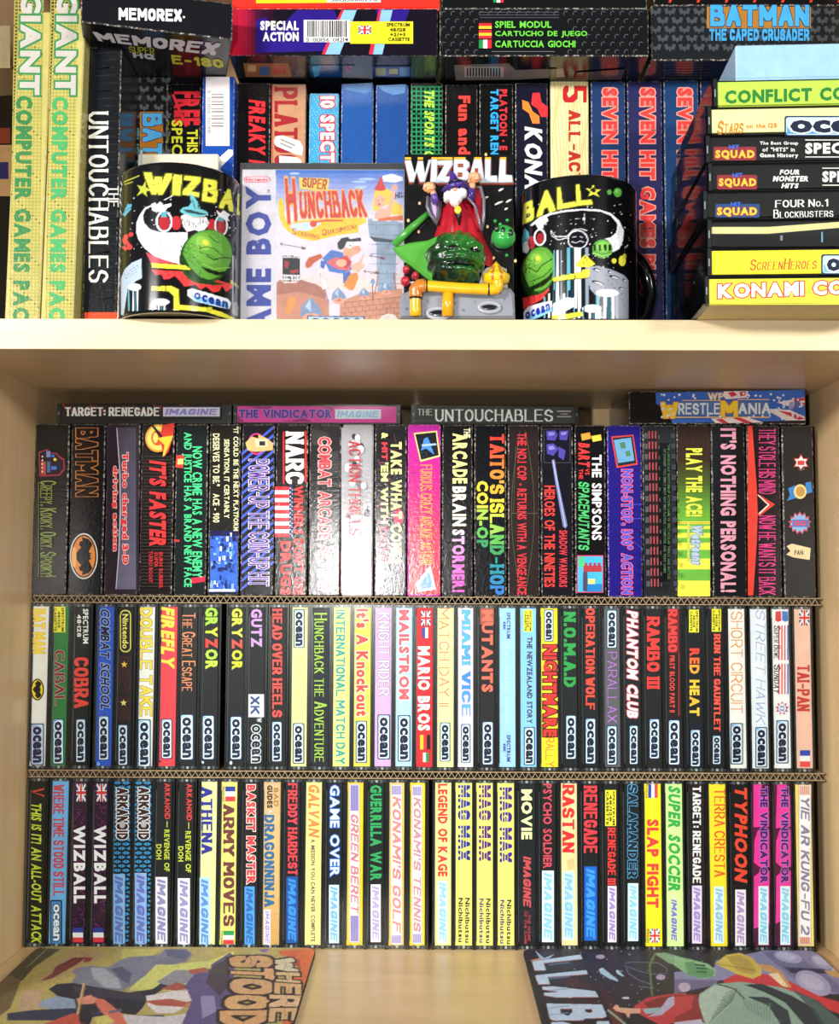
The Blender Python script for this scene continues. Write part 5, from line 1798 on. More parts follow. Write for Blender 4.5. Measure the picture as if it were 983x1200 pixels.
def under_text(boxo, t, text, corners, col, style='K', outline=None):
    m = MB()
    A, B, C, D = [np.array(c, float) for c in corners]
    for poly, k in layout(text, style, 0.0):
        q = []
        for u, v in poly:
            x, y = (A * (1 - u) + B * u) * (1 - v) + (D * (1 - u) + C * u) * v
            d = t.R.transposed() @ ray(x, y)
            o = t.R.transposed() @ (-t.loc)
            p = o + d * ((0 - o.z) / d.z)
            q.append((p.x, p.y, -0.2 - .006 * (k % 3) - .004 * len(m.f)))
        m.face(q[::-1], col)
    o = m.build('underside_lettering', [M_CARD])
    o.parent = boxo


def c3(*p):
    return [(x / 2.979, y / 2.979) for x, y in p]


under_text(_mo, t, 'MEMOREX', c3((345, 142), (750, 192), (772, 150), (322, 110)), '#efe8ea')
under_text(_mo, t, 'SUPER', c3((452, 182), (540, 190), (538, 166), (448, 160)), '#c8c83c', 's')
under_text(_mo, t, 'HQ', c3((466, 200), (542, 208), (540, 188), (462, 182)), '#e4e0e0', 'K')
under_text(_mo, t, 'E-180', c3((602, 222), (782, 236), (776, 206), (596, 190)), '#d8d43c', 'K')

# pale box lying low behind the left mug
upright(161, 256, 180, 757, 10, '#e6e0c4', 'cream card box standing low behind the left mug', [lambda f: f.rect(164, 176, 167, 230, '#b8bcb8')], cat='box', name='cream_box', py=200)

# ================================================================== mugs
def mug(cxp, Y, r, h, art, label, hang):
    cx = P(cxp, 300, Y).x
    t = Thing('mug', (cx, Y, ZS), 0, label, 'mug', 'printed black mugs on the top shelf')
    nu, nv = 360, 220
    prof_r = lambda z: r - (0.9 * max(0, (1.6 - z)) ** 1.0 if z < 1.6 else 0) - (0.35 * max(0, z - (h - 1.2)) if z > h - 1.2 else 0)
    th = np.linspace(-math.pi, math.pi, nu)
    zz = np.linspace(0, h, nv)
    T_, Z_ = np.meshgrid(th, zz)
    R_ = np.vectorize(prof_r)(Z_)
    pts = np.stack([R_ * np.sin(T_), -R_ * np.cos(T_), Z_], -1).reshape(-1, 3)
    uv = proj(pts + np.array(t.loc))
    cols = art.sample(uv)
    # only the side turned towards the print carries it; elsewhere the glaze stays black
    view = np.arctan2(-cx, Y)
    d = (T_.ravel() - view + math.pi) % (2 * math.pi) - math.pi
    blk = np.array(lin('#0b0b0d')[:3])
    wgt = (np.abs(d) < math.radians(86)).astype(float)[:, None]
    z_ok = ((pts[:, 2] > 1.4) & (pts[:, 2] < h - 0.8)).astype(float)[:, None]
    w = wgt * z_ok
    cols = cols * w + blk * (1 - w)
    grid_obj('body', pts, nu, nv, cols, M_GLAZE, t.e)
    m = MB()
    seg = 72
    prof = [(r, 0.0), (r - 2.0, 0.0), (r - 3.2, 1.6), (0.01, 2.2)]
    ins = [(r - .4, h), (r - 1.6, h + .8), (r - 3.0, h - .4), (r - 3.4, 8), (r - 8, 4.2), (0.01, 4.0)]
    for pr, col in ((prof, '#d8ccb8'), (ins, '#0c0c0e')):
        vs = [(q[0] * math.sin(2 * math.pi * k / seg), -q[0] * math.cos(2 * math.pi * k / seg), q[1]) for q in pr for k in range(seg)]
        fs = [(i * seg + k, i * seg + (k + 1) % seg, (i + 1) * seg + (k + 1) % seg, (i + 1) * seg + k) for i in range(len(pr) - 1) for k in range(seg)]
        m.mesh(vs, fs, col, 0, True)
    m.build('rim_and_base', M_GLAZE, t.e)
    if hang is None:             # turned so that no handle can be seen
        return t
    m = MB()
    a = math.radians(hang)
    dx, dy = math.cos(a), math.sin(a)
    pts = []
    for k in range(15):
        s = math.radians(-80 + 160 * k / 14)
        o = r - 2.5 + 27 * max(0, math.cos(s)) ** 0.85 * (0.95 if k < 7 else 1)
        pts.append((o * dx, o * dy, h * .37 + h * .30 * math.sin(s)))
    m.tube(pts, [6.0 if k in (0, 14) else 4.6 for k in range(15)], '#0c0c0e', 0, 18)
    m.build('handle', M_GLAZE, t.e)
    return t


def rock(a, cx, cy, rx, ry, rot=0, lit='#8cc44c', mid='#5c9c38', dark='#28501c'):
    """a rough green boulder with creases"""
    a.ell(cx, cy, rx, ry, dark, rot)
    a.ell(cx + rx * .05, cy - ry * .06, rx * .93, ry * .9, mid, rot)
    a.ell(cx + rx * .02, cy - ry * .3, rx * .7, ry * .5, '#6cac40', rot)
    a.ell(cx - rx * .1, cy - ry * .48, rx * .34, ry * .22, lit, rot)
    a.ell(cx - rx * .02, cy - ry * .5, rx * .14, ry * .09, '#e0dc4c', rot)


# ---- left mug picture (positions in a crop of the photo)
A = Art(120, 180, 300, 392, '#0b0b0d', 3.0)
A.T(140, 190, 6.3133)
A.dots(120, 20, 200, 900, 700, 1.5, 5, '#e8eef4', 3)
A.polys = [A.poly]
A.text('WIZBALL', [(196, 232), (905, 420), (925, 290), (186, 78)], '#e4e040', 'K', '#4c4c18', .05) if False else None
for ch, q in (('W', [(215, 238), (342, 240), (395, 88), (182, 76)]), ('I', [(388, 244), (448, 246), (462, 98), (400, 92)]), ('Z', [(468, 240), (585, 258), (602, 112), (482, 100)]),
              ('B', [(610, 285), (716, 305), (738, 140), (626, 122)]), ('A', [(735, 335), (840, 368), (842, 215), (780, 190)]), ('L', [(868, 386), (912, 408), (915, 250), (876, 232)])):
    A.text(ch, q, '#e8e44c', 'K', '#54561c', .10)
    (x0, y0), (x1, y1), (x2, y2), (x3, y3) = q
    A.line([((x0 + x3) / 2, (y0 + y3) / 2 + 20), ((x1 + x2) / 2, (y1 + y2) / 2 - 20)], 3, '#54561c')
A.poly([(132, 170), (170, 180), (192, 140), (196, 186), (232, 210), (196, 214), (206, 256), (170, 226), (128, 250), (154, 208)], '#b8c040')
A.line([(30, 148), (146, 100)], 6, '#c8c840')
A.line([(34, 166), (100, 146)], 8, '#a8a838')
A.poly([(22, 392), (60, 310), (90, 312), (84, 350), (40, 400)], '#5cb0c8'); A.line([(26, 376), (88, 330)], 5, '#2c5c70')
for x, y, r in ((85, 535, 17), (48, 552, 18), (30, 572, 12), (45, 590, 20), (75, 628, 20), (45, 640, 14), (62, 605, 14), (28, 630, 10)):
    A.ell(x, y, r, r, '#e04048')
# sweeping white tail
A.poly([(240, 318), (190, 335), (150, 390), (125, 450), (124, 520), (140, 570), (180, 630), (250, 690), (340, 730), (440, 755), (500, 760), (500, 520), (400, 522), (300, 520), (230, 500), (185, 455), (175, 400), (190, 355), (235, 325)], '#f0eef4')
A.poly([(180, 400), (200, 360), (222, 345), (235, 330), (190, 352), (172, 400), (180, 450), (222, 495), (290, 516), (240, 480), (200, 440)], '#14161c')
for k in range(16):
    A.line([(200 + k * 16, 560 + (k % 4) * 22), (225 + k * 16, 565 + (k % 4) * 22)], 2, '#6c6c74')
A.line([(275, 640), (320, 545)], 9, '#f0a8b0'); A.line([(290, 600), (370, 650), (360, 680)], 7, '#f0a0a8')
A.poly([(195, 665), (240, 690), (340, 725), (440, 752), (380, 750), (235, 745)], '#e84858')
# wizard: hat, beard, sleeves
A.poly([(448, 358), (470, 335), (512, 328), (530, 300), (525, 262), (512, 222), (548, 250), (575, 290), (600, 350), (640, 360), (656, 378), (630, 402), (560, 410), (490, 392), (455, 372)], '#6cb8c0')
A.poly([(470, 350), (520, 352), (600, 372), (640, 385), (600, 392), (500, 372)], '#28484c'); A.line([(540, 280), (560, 345)], 7, '#2c5054'); A.line([(580, 300), (585, 350)], 5, '#2c5054')
A.ell(420, 450, 36, 52, '#b82c34'); A.ell(684, 468, 34, 48, '#b82c34')
A.poly([(455, 400), (480, 385), (560, 410), (640, 405), (662, 450), (640, 490), (600, 520), (560, 500), (500, 515), (470, 470)], '#f2f0ee')
for k in range(22):
    x = 468 + k * 8.5
    A.line([(x, 415 + (k % 3) * 8), (x - 4 + (k % 2) * 8, 455 + (k % 4) * 12)], 2.4, '#2c2c30')
A.line([(490, 398), (560, 412), (630, 410)], 6, '#d88c80')
for cx in (330, 752):
    dy = 0 if cx == 330 else 30
    A.ell(cx, 440 + dy, 62 if cx == 330 else 50, 78, '#e8e8ee'); A.ell(cx, 440 + dy, 48 if cx == 330 else 38, 66, '#14141c'); A.ell(cx, 448 + dy, 40 if cx == 330 else 30, 55, '#a82830')
    A.poly([(cx - 24, 365 + dy), (cx + 24, 365 + dy), (cx + 20, 408 + dy), (cx - 24, 405 + dy)], '#58a0ac')
A.poly([(234, 312), (262, 300), (276, 316), (300, 292), (330, 316), (386, 304), (384, 324), (350, 340), (336, 366), (296, 366), (262, 366), (240, 352)], '#f2f2f6')
A.line([(245, 345), (286, 322)], 4, '#14141c'); A.line([(300, 300), (345, 328)], 4, '#14141c'); A.line([(330, 280), (390, 250)], 5, '#e8e8ee')
A.poly([(715, 352), (745, 378), (770, 356), (790, 370), (818, 388), (800, 410), (814, 436), (780, 428), (760, 412), (735, 405)], '#e8e4e8')
# scarlet cloth and the boulder
A.poly([(235, 795), (300, 800), (420, 806), (600, 820), (720, 870), (832, 905), (830, 930), (790, 962), (760, 915), (735, 958), (690, 962), (640, 920), (600, 945), (560, 905), (520, 915), (480, 920), (450, 880), (410, 842), (370, 862), (330, 868), (310, 830), (270, 835)], '#e43c3c')
for x, y in ((360, 850), (405, 840), (500, 870), (560, 895), (640, 910), (690, 930), (745, 920)):
    A.line([(x - 8, y - 40), (x + 4, y)], 4, '#5c1014')
rock(A, 640, 700, 190, 210, 38)
A.poly([(450, 640), (446, 740), (500, 830), (580, 890), (700, 912), (790, 900), (720, 890), (600, 850), (520, 780), (480, 700)], '#1c3c14')
A.dots(110, 455, 600, 600, 860, 1.5, 5, '#183010', 9)
A.poly([(600, 770), (660, 790), (740, 812), (822, 800), (800, 832), (720, 838), (650, 815)], '#14240c')
A.line([(640, 690), (700, 722), (770, 705), (826, 712)], 8, '#1c3410'); A.line([(590, 640), (640, 625), (700, 640), (760, 690)], 6, '#24481a')
A.line([(660, 540), (700, 580), (740, 600)], 6, '#24481a'); A.line([(610, 750), (700, 790), (820, 780)], 5, '#a0d060'); A.line([(600, 670), (680, 690), (730, 730)], 4, '#1c3410')
# pipes, moon ground, columns
A.poly([(235, 745), (480, 760), (525, 790), (520, 802), (240, 782)], '#e8e040'); A.line([(235, 745), (480, 760)], 4, '#3c3c10'); A.line([(240, 782), (520, 800)], 5, '#3c3c10'); A.line([(250, 768), (500, 782)], 5, '#a8a020')
A.poly([(825, 868), (900, 930), (905, 950), (820, 895)], '#d8d038')
A.poly([(10, 860), (40, 790), (90, 745), (165, 712), (165, 860), (120, 880), (60, 940), (30, 1130), (10, 1130)], '#b4c4d8')
for k in range(14):
    A.line([(28 + k * 8, 830 - k * 5 + (k % 3) * 20), (44 + k * 8, 822 - k * 5 + (k % 3) * 20)], 3, '#3c4858')
for x, y, w in ((112, 925, 48), (305, 1035, 62)):
    A.poly([(x - w, y), (x + w, y), (x + w, 1110), (x - w, 1110)], '#101820')
    for j, c in enumerate(('#60a8b8', '#101820', '#f0f4f8', '#3c6878', '#e8f0f4', '#101820')):
        A.poly([(x - w + j * w / 3, y), (x - w + (j + .6) * w / 3, y), (x - w + (j + .6) * w / 3, 1100), (x - w + j * w / 3, 1100)], c)
    A.ell(x, y, w, 26, '#f6f4f8')
A.poly([(235, 918), (385, 915), (440, 940), (445, 1100), (400, 1100), (395, 985), (370, 958), (235, 950)], '#e8e040')
A.line([(235, 918), (385, 915), (440, 942), (443, 1050)], 4, '#3c3c10'); A.line([(235, 950), (365, 957), (398, 990), (402, 1090)], 5, '#3c3c10'); A.line([(340, 915), (344, 955)], 5, '#3c3c10')
A.poly([(440, 1055), (640, 1075), (760, 1110), (860, 1160), (800, 1165), (640, 1110), (440, 1092)], '#e8e040'); A.line([(440, 1092), (640, 1108), (800, 1162)], 5, '#3c3c10'); A.line([(485, 1055), (485, 1095)], 6, '#3c3c10'); A.ell(665, 1090, 24, 20, '#c8c030')
A.poly([(505, 945), (540, 935), (800, 1010), (825, 1040), (815, 1085), (780, 1082), (560, 1030), (500, 985)], '#eef4fc'); A.poly([(515, 975), (800, 1045), (815, 1082), (780, 1080), (560, 1028)], '#84c8e8')
A.text('ocean', [(545, 1010), (800, 1085), (805, 1035), (555, 955)], '#1c2c90', 'h')
for j, x in enumerate((838, 850, 862, 874, 886)):
    A.line([(x, 690 + j * 12), (x, 1120)], 6, ('#b8c0c8', '#101010', '#707880', '#101010', '#405058')[j])
A.poly([(840, 1030), (870, 1040), (890, 1090), (885, 1140), (840, 1130)], '#989ca0')
mugL = mug(211, 722.5, 39.5, 96.0, A, 'black mug at left with green boulder, white tail and blue hatted wizard picture', None)

# ---- right mug picture
A = Art(596, 185, 775, 392, '#0b0b0d', 3.0)
A.T(600, 195, 5.1737)
A.dots(110, 80, 230, 720, 640, 1.2, 4, '#e8eef4', 5)
for ch, q in (('B', [(62, 352), (132, 322), (132, 200), (72, 225)]), ('A', [(148, 308), (262, 268), (232, 140), (180, 155)]), ('L', [(272, 262), (392, 240), (340, 118), (272, 130)]), ('L', [(392, 238), (488, 230), (452, 105), (388, 112)])):
    A.text(ch, q, '#e8e44c', 'K', '#54561c', .10)
A.poly([(446, 132), (478, 138), (492, 108), (504, 140), (538, 140), (510, 160), (530, 186), (494, 170), (462, 180), (476, 156)], '#d8d844'); A.poly([(470, 145), (494, 125), (512, 150), (494, 160)], '#14140c')
A.ell(590, 156, 13, 16, '#54a040'); A.ell(640, 158, 24, 28, '#54a040'); A.ell(636, 150, 10, 10, '#7cc454')
A.poly([(110, 355), (160, 312), (230, 282), (330, 265), (430, 258), (530, 262), (600, 285), (650, 330), (678, 390), (672, 450), (650, 500), (610, 520), (585, 450), (560, 440), (600, 428), (632, 400), (640, 350), (600, 300), (540, 275), (430, 266), (330, 274), (240, 292), (170, 325), (120, 362)], '#f0eef4')
for k in range(9):
    A.line([(655 - k * 4, 350 + k * 14), (668 - k * 6, 380 + k * 14)], 2, '#787880')
A.line([(436, 285), (436, 350)], 3, '#f4f4fc'); A.line([(385, 318), (485, 318)], 3, '#f4f4fc'); A.ell(436, 318, 8, 8, '#f4f4fc')
A.line([(240, 395), (262, 425), (330, 425), (370, 385), (420, 378), (455, 390)], 4, '#e8e8f0'); A.line([(236, 388), (240, 420), (280, 446), (340, 432)], 4, '#e8e8f0'); A.ell(398, 445, 62, 58, '#e8e8f0'); A.ell(398, 445, 56, 52, '#0e0e12')
A.line([(360, 455), (385, 465), (412, 452), (436, 460)], 4, '#c8c8d4'); A.line([(365, 430), (390, 425)], 4, '#c8c8d4'); A.line([(410, 425), (430, 432)], 4, '#c8c8d4')
A.ell(548, 500, 62, 56, '#5ca044'); A.ell(555, 488, 45, 34, '#84c854')
for x in (500, 532, 565, 592):
    A.poly([(x - 9, 475), (x + 7, 473), (x + 9, 510), (x - 6, 512)], '#14240c')
A.line([(490, 525), (550, 545), (600, 530)], 5, '#a8e070')
A.ell(618, 572, 14, 16, '#e0d840'); A.ell(668, 572, 22, 32, '#e0d840'); A.ell(682, 545, 10, 16, '#c8c038')
A.poly([(60, 440), (75, 370), (100, 400), (108, 450), (80, 520), (62, 520)], '#58a8b0'); A.ell(85, 490, 20, 36, '#f0eef0')
A.ell(118, 462, 22, 40, '#b82c34')
A.ell(168, 430, 38, 52, '#e8e8ee'); A.ell(168, 430, 27, 42, '#14141c'); A.ell(170, 436, 20, 32, '#a82830')
A.poly([(140, 345), (175, 318), (205, 300), (220, 330), (190, 355), (186, 380), (158, 380)], '#f2f2f6')
A.poly([(62, 800), (100, 790), (180, 760), (225, 715), (225, 745), (190, 800), (120, 840), (70, 868)], '#e43c3c')
for x in (95, 130, 165, 198):
    A.line([(x, 770), (x + 8, 820)], 4, '#5c1014')
rock(A, 158, 632, 105, 150, 12)
A.poly([(60, 620), (62, 720), (100, 790), (170, 775), (110, 740), (80, 680)], '#1c3c14')
A.poly([(100, 735), (150, 712), (215, 672), (250, 630), (240, 680), (190, 725), (120, 752)], '#14240c'); A.line([(95, 610), (150, 640), (180, 600), (245, 560)], 6, '#1c3410'); A.line([(110, 700), (190, 668), (240, 620)], 5, '#24481a'); A.dots(60, 70, 560, 140, 760, 1.2, 4, '#183010', 4)
A.poly([(450, 612), (520, 602), (600, 625), (680, 660), (705, 690), (705, 925), (640, 925), (470, 740)], '#9ca0ac')
for x, y, w in ((515, 628, 26), (620, 672, 34), (520, 705, 40), (660, 740, 14), (590, 640, 12), (680, 690, 12)):
    A.ell(x, y, w, 10, '#1c1c24', 15); A.ell(x + 4, y + 3, w * .7, 6, '#c8ccd4', 15)
A.dots(80, 470, 640, 700, 900, 1, 3, '#3c3c44', 8)
for x, w, y0, y1 in ((276, 26, 508, 880), (400, 66, 492, 860)):
    for j, c in enumerate(('#60a8b8', '#14303c', '#f0f4f8', '#d8e0ec', '#101820', '#8898a8')):
        A.poly([(x - w + j * w / 3, y0), (x - w + (j + .8) * w / 3, y0), (x - w + (j + .8) * w / 3, y1), (x - w + j * w / 3, y1)], c)
A.poly([(380, 598), (442, 535), (505, 592), (470, 612), (400, 610)], '#e8dc40'); A.line([(442, 540), (430, 605)], 4, '#8c8020'); A.line([(442, 540), (468, 606)], 4, '#8c8020')
A.poly([(248, 675), (300, 660), (420, 640), (425, 628), (468, 622), (466, 675), (420, 680), (330, 688), (250, 702)], '#e8dc40'); A.line([(250, 702), (330, 688), (466, 676)], 5, '#3c3c10'); A.line([(248, 674), (420, 640)], 3, '#3c3c10'); A.line([(378, 645), (382, 684)], 5, '#3c3c10')
for x, w, y0 in ((578, 70, 768), (484, 58, 862)):
    for j, c in enumerate(('#60a8b8', '#101820', '#f0f4f8', '#3c6878', '#f0f4f8', '#b8c0d0')):
        A.poly([(x - w + j * w / 3, y0), (x - w + (j + .8) * w / 3, y0), (x - w + (j + .8) * w / 3, 925), (x - w + j * w / 3, 925)], c)
    A.ell(x, y0, w, 24, '#f4f2f6')
for j in range(9):
    A.line([(196 + j * 30, 790 - (j % 3) * 20), (196 + j * 30, 920)], 10, ('#60a8b8', '#f0f4f8', '#101820')[j % 3])
A.poly([(250, 830), (330, 795), (380, 800), (376, 850), (300, 890), (240, 920)], '#eef4fa'); A.poly([(240, 905), (330, 895), (420, 880), (432, 905), (330, 925), (240, 925)], '#e0dc40')
A.poly([(70, 880), (100, 850), (180, 825), (240, 815), (244, 860), (180, 900), (110, 935), (68, 935)], '#eef4fc'); A.poly([(80, 905), (180, 872), (244, 850), (240, 880), (150, 920), (100, 935)], '#90c8f0')
A.text('ocean', [(80, 932), (232, 872), (228, 826), (78, 885)], '#2030a0', 'h')
mugR = mug(677, 742.8, 39.5, 96.0, A, 'black mug at right with green boulder, white pillars and green pods picture', 30)

# ================================================================== boxed cartridge game in a clear protector
GB = Thing('boxed_cartridge_game', ((P(282, 290, 722).x + P(474, 290, 722).x) / 2, 722, ZS), 0,
           'small square game box in clear protector, grey left band, cartoon castle scene', 'game box')
gx0, gx1 = GB.px(282, 300)[0], GB.px(474, 300)[0]
gh = GB.px(378, 198)[1]
m = MB()
m.box(gx0, gx1, 0.3, 19, 0, gh, '#c8c4cc', cham=0.5)
m.build('carton', [M_CARTON], GB.e)
A = Art(276, 190, 480, 384, '#4878c4', 3.0)
A.T(280, 185, 4.915)
A.poly([(200, 0), (1000, 0), (1000, 260), (200, 260)], '#3c78cc')
for k in range(14):
    A.poly([(200, 60 + k * 30), (1000, 60 + k * 30), (1000, 92 + k * 30), (200, 92 + k * 30)], mixc('#3870c8', '#dcd8ec', min(1, k / 9)))
A.poly([(200, 480), (1000, 480), (1000, 960), (200, 960)], '#dcd4e4')
for k in range(8):
    A.poly([(200, 620 + k * 14), (1000, 620 + k * 14), (1000, 760), (200, 760)], mixc('#d8d0e0', '#ecd0c4', k / 8))
A.poly([(0, 40), (212, 66), (216, 960), (0, 960)], '#d4d0d8')
A.poly([(28, 118), (44, 106), (160, 106), (180, 118), (180, 130), (160, 142), (44, 142), (28, 132)], '#d83c50'); A.poly([(32, 120), (46, 110), (158, 110), (176, 120), (176, 130), (158, 138), (46, 138), (32, 130)], '#e0d8e0')
A.text('Nintendo', [(40, 134), (168, 134), (168, 114), (40, 114)], '#d83c50', 'h')
A.text('GAME BOY', [(188, 1135), (188, 162), (36, 162), (42, 1135)], '#2c3c98', 'h')
A.text('TM', [(178, 205), (178, 182), (164, 182), (164, 205)], '#38406c', 'b')
# clouds, tower, maiden
for x, y, w in ((690, 138, 40), (740, 122, 50), (700, 168, 36), (320, 90, 30)):
    A.ell(x, y, w, 7, '#a8c4e8')
A.poly([(825, 104), (880, 92), (940, 110), (945, 130), (900, 142), (832, 136)], '#f4f4f8')
A.poly([(742, 380), (742, 352), (770, 350), (772, 362), (800, 362), (802, 348), (840, 350), (842, 366), (872, 366), (876, 352), (912, 354), (914, 372), (945, 374), (945, 460), (905, 480), (900, 960), (800, 960), (790, 480), (750, 450)], '#90a4b8')
for k in range(9):
    A.line([(745 + (k % 2) * 10, 385 + k * 56), (940 - (k % 3) * 14, 388 + k * 56)], 3, '#68788c')
    A.line([(790 + (k * 37) % 120, 388 + k * 52), (790 + (k * 37) % 120, 420 + k * 52)], 3, '#68788c')
A.poly([(750, 452), (905, 475), (905, 490), (780, 482)], '#3c4454')
A.poly([(770, 262), (784, 180), (830, 165), (876, 190), (896, 250), (940, 276), (946, 330), (880, 330), (870, 262), (800, 300), (772, 310)], '#f0c848')
A.poly([(778, 184), (796, 150), (818, 104), (830, 140), (848, 182), (820, 192)], '#c83c40'); A.ell(812, 250, 32, 38, '#f0b098'); A.poly([(780, 330), (800, 296), (850, 290), (884, 190), (904, 196), (876, 310), (870, 350), (780, 352)], '#f0b098'); A.ell(896, 170, 18, 16, '#f0a890')
A.ell(808, 268, 8, 5, '#c83048'); A.line([(792, 244), (806, 246)], 3, '#503028'); A.line([(820, 244), (834, 240)], 3, '#503028'); A.poly([(800, 352), (870, 340), (905, 334), (946, 330), (946, 360), (800, 362)], '#d87040')
A.text('HELP', [(900, 236), (962, 222), (962, 192), (900, 202)], '#18283c', 'b')
# title and banner
A.poly([(224, 250), (246, 225), (258, 262), (262, 330), (290, 372), (370, 360), (460, 352), (500, 352), (690, 345), (730, 350), (734, 372), (690, 392), (690, 430), (560, 448), (430, 480), (350, 462), (290, 430), (250, 390), (230, 330)], '#f0c438')
A.poly([(262, 330), (300, 378), (380, 372), (470, 362), (470, 384), (400, 420), (320, 420), (280, 384)], '#c8d8f0'); A.ell(428, 380, 20, 20, '#d04838'); A.line([(440, 370), (500, 360), (600, 362)], 10, '#d04838')
A.poly([(346, 112), (520, 118), (512, 192), (350, 178)], '#f0cc48')
A.text('SUPER', [(364, 166), (498, 186), (512, 124), (366, 112)], '#a83c38', 'S')
A.text('H', [(280, 384), (338, 362), (322, 120), (262, 118)], '#cc4030', 'K', '#f0b040', .1)
A.text('UNCHBACK', [(352, 350), (738, 340), (710, 182), (346, 196)], '#cc4030', 'S', '#f0b848', .08)
A.text('Starring', [(304, 440), (462, 470), (466, 436), (308, 402)], '#a83c30', 's')
A.text('Quasimodo', [(478, 450), (676, 408), (676, 372), (478, 412)], '#a83c30', 's')
# leaping figure in blue and red
A.poly([(480, 580), (530, 530), (600, 545), (640, 590), (655, 640), (600, 668), (520, 655), (500, 610)], '#5078c0'); A.poly([(500, 600), (560, 570), (630, 610), (640, 650), (560, 640)], '#d86870')
A.poly([(470, 590), (500, 600), (490, 640), (468, 630)], '#4468b0'); A.poly([(380, 612), (400, 575), (470, 552), (484, 572), (440, 600), (410, 630), (388, 636)], '#c05c38')
A.poly([(600, 668), (640, 650), (650, 690), (620, 730), (600, 720)], '#4468b0'); A.poly([(600, 735), (640, 668), (680, 662), (690, 690), (660, 760), (640, 764)], '#d88c3c')
A.poly([(600, 520), (690, 505), (706, 530), (690, 550), (660, 560), (640, 585), (600, 560)], '#eca888'); A.ell(684, 522, 16, 14, '#e89478'); A.ell(636, 502, 17, 20, '#f4f0f0'); A.ell(676, 492, 12, 12, '#f4f0f0'); A.ell(640, 505, 4, 5, '#181818')
A.poly([(570, 520), (566, 490), (590, 462), (625, 455), (640, 468), (700, 458), (706, 480), (660, 484), (620, 484), (604, 520), (586, 530)], '#28282c'); A.poly([(575, 580), (620, 560), (650, 600), (620, 640), (580, 620)], '#c83c44')
A.poly([(640, 620), (690, 600), (718, 550), (724, 556), (706, 604), (726, 620), (690, 660), (650, 640)], '#f0b498'); A.ell(590, 605, 30, 22, '#f0b498')
for (a, b), (c, d) in (((236, 494), (384, 522)), ((750, 562), (840, 580)), ((716, 652), (810, 664))):
    A.line([(a, b), (c, d)], 4, '#4c3c3c'); A.poly([(c - 26, d - 12), (c, d - 6), (c - 4, d + 8), (c - 26, d + 4)], '#7c5048'); A.line([(a, b), (a + 18, b - 6)], 3, '#4c3c3c'); A.line([(a, b), (a + 16, b + 12)], 3, '#4c3c3c')
# seal, walls, guards
A.poly([(244, 555), (356, 560), (356, 706), (246, 700)], '#ece8ec'); A.poly([(250, 574), (352, 578), (352, 676), (250, 672)], '#1c1a20'); A.poly([(262, 590), (290, 600), (280, 640), (262, 630)], '#a02c34'); A.poly([(290, 650), (340, 640), (346, 660), (300, 668)], '#a02c34')
A.text('ORIGINAL', [(248, 572), (354, 576), (354, 564), (248, 560)], '#303038', 'b'); A.text('GAME BOY', [(248, 696), (354, 700), (354, 682), (248, 678)], '#181820', 'h'); A.text('GAME PAK', [(250, 712), (354, 714), (354, 704), (250, 702)], '#303038', 'b')
A.poly([(216, 720), (236, 700), (260, 722), (330, 720), (356, 700), (400, 716), (440, 726), (500, 760), (500, 900), (216, 940)], '#a87060')
A.poly([(216, 790), (345, 770), (420, 790), (520, 820), (520, 950), (216, 950)], '#c48870')
A.poly([(580, 830), (700, 780), (940, 752), (950, 960), (580, 950)], '#cc9074')
for j in range(5):
    y = 830 + j * 30
    A.line([(590, y + 6), (945, y - 30)], 3, '#8c5c4c')
    for i in range(9):
        A.line([(610 + i * 40 + (j % 2) * 20, y - i * 4), (612 + i * 40 + (j % 2) * 20, y + 28 - i * 4)], 3, '#8c5c4c')
for x, y, k in ((570, 790, 1.0), (720, 780, .75), (845, 748, .8), (410, 870, 1.5)):
    A.poly([(x - 40 * k, y + 30 * k), (x - 32 * k, y - 12 * k), (x, y - 46 * k), (x + 36 * k, y - 8 * k), (x + 48 * k, y + 22 * k)], '#7c94b4'); A.poly([(x - 20 * k, y - 8 * k), (x, y - 40 * k), (x + 4 * k, y + 10 * k)], '#b4c8dc')
    A.ell(x + 4 * k, y + 34 * k, 34 * k, 18 * k, '#e0a088'); A.ell(x + 6 * k, y + 30 * k, 10 * k, 7 * k, '#c86858')
A.poly([(265, 880), (290, 796), (330, 800), (320, 860), (285, 905)], '#d8924c')
A.line([(468, 665), (515, 830)], 7, '#a8808c'); A.poly([(470, 665), (515, 750), (480, 760)], '#e0d8e4'); A.line([(800, 680), (780, 790)], 6, '#a85c5c'); A.line([(890, 655), (905, 760)], 6, '#a85c5c'); A.line([(768, 720), (772, 820)], 6, '#88484c'); A.poly([(756, 712), (772, 690), (786, 716), (772, 738)], '#68a0c8')
A.poly([(392, 908), (724, 914), (722, 960), (392, 960)], '#2c4c74'); A.poly([(398, 914), (718, 920), (716, 960), (398, 960)], '#b4d0e4')
for k in range(5):
    A.ell(440 + k * 60, 946, 26, 24, '#20406c'); A.ell(440 + k * 60, 950, 12, 14, '#c8dcec')
A.ell(862, 946, 56, 48, '#e8e0d8')
A.strokes(500, 220, 480, 945, 950, 12, 3, .2, 6)
A.blot(.07, 3, 4)
nu, nv = 260, 250
X_, Z_ = np.meshgrid(np.linspace(gx0 + .6, gx1 - .6, nu), np.linspace(0.6, gh - .6, nv))
pts = np.stack([X_, np.full_like(X_, 0.22), Z_], -1).reshape(-1, 3)
grid_obj('printed_front', pts, nu, nv, A.sample(proj(pts + np.array(GB.loc))), M_CARTON, GB.e, False)
m = MB()
m.box(gx0 - 1.0, gx1 + .3, -0.9, -0.6, 0, gh + 3.6, '#ffffff')
m.box(gx0 - 1.0, gx0 - .7, -0.6, 22, 0, gh + 3.6, '#ffffff')
m.box(gx1, gx1 + .3, -0.6, 22, 0, gh + 3.6, '#ffffff')
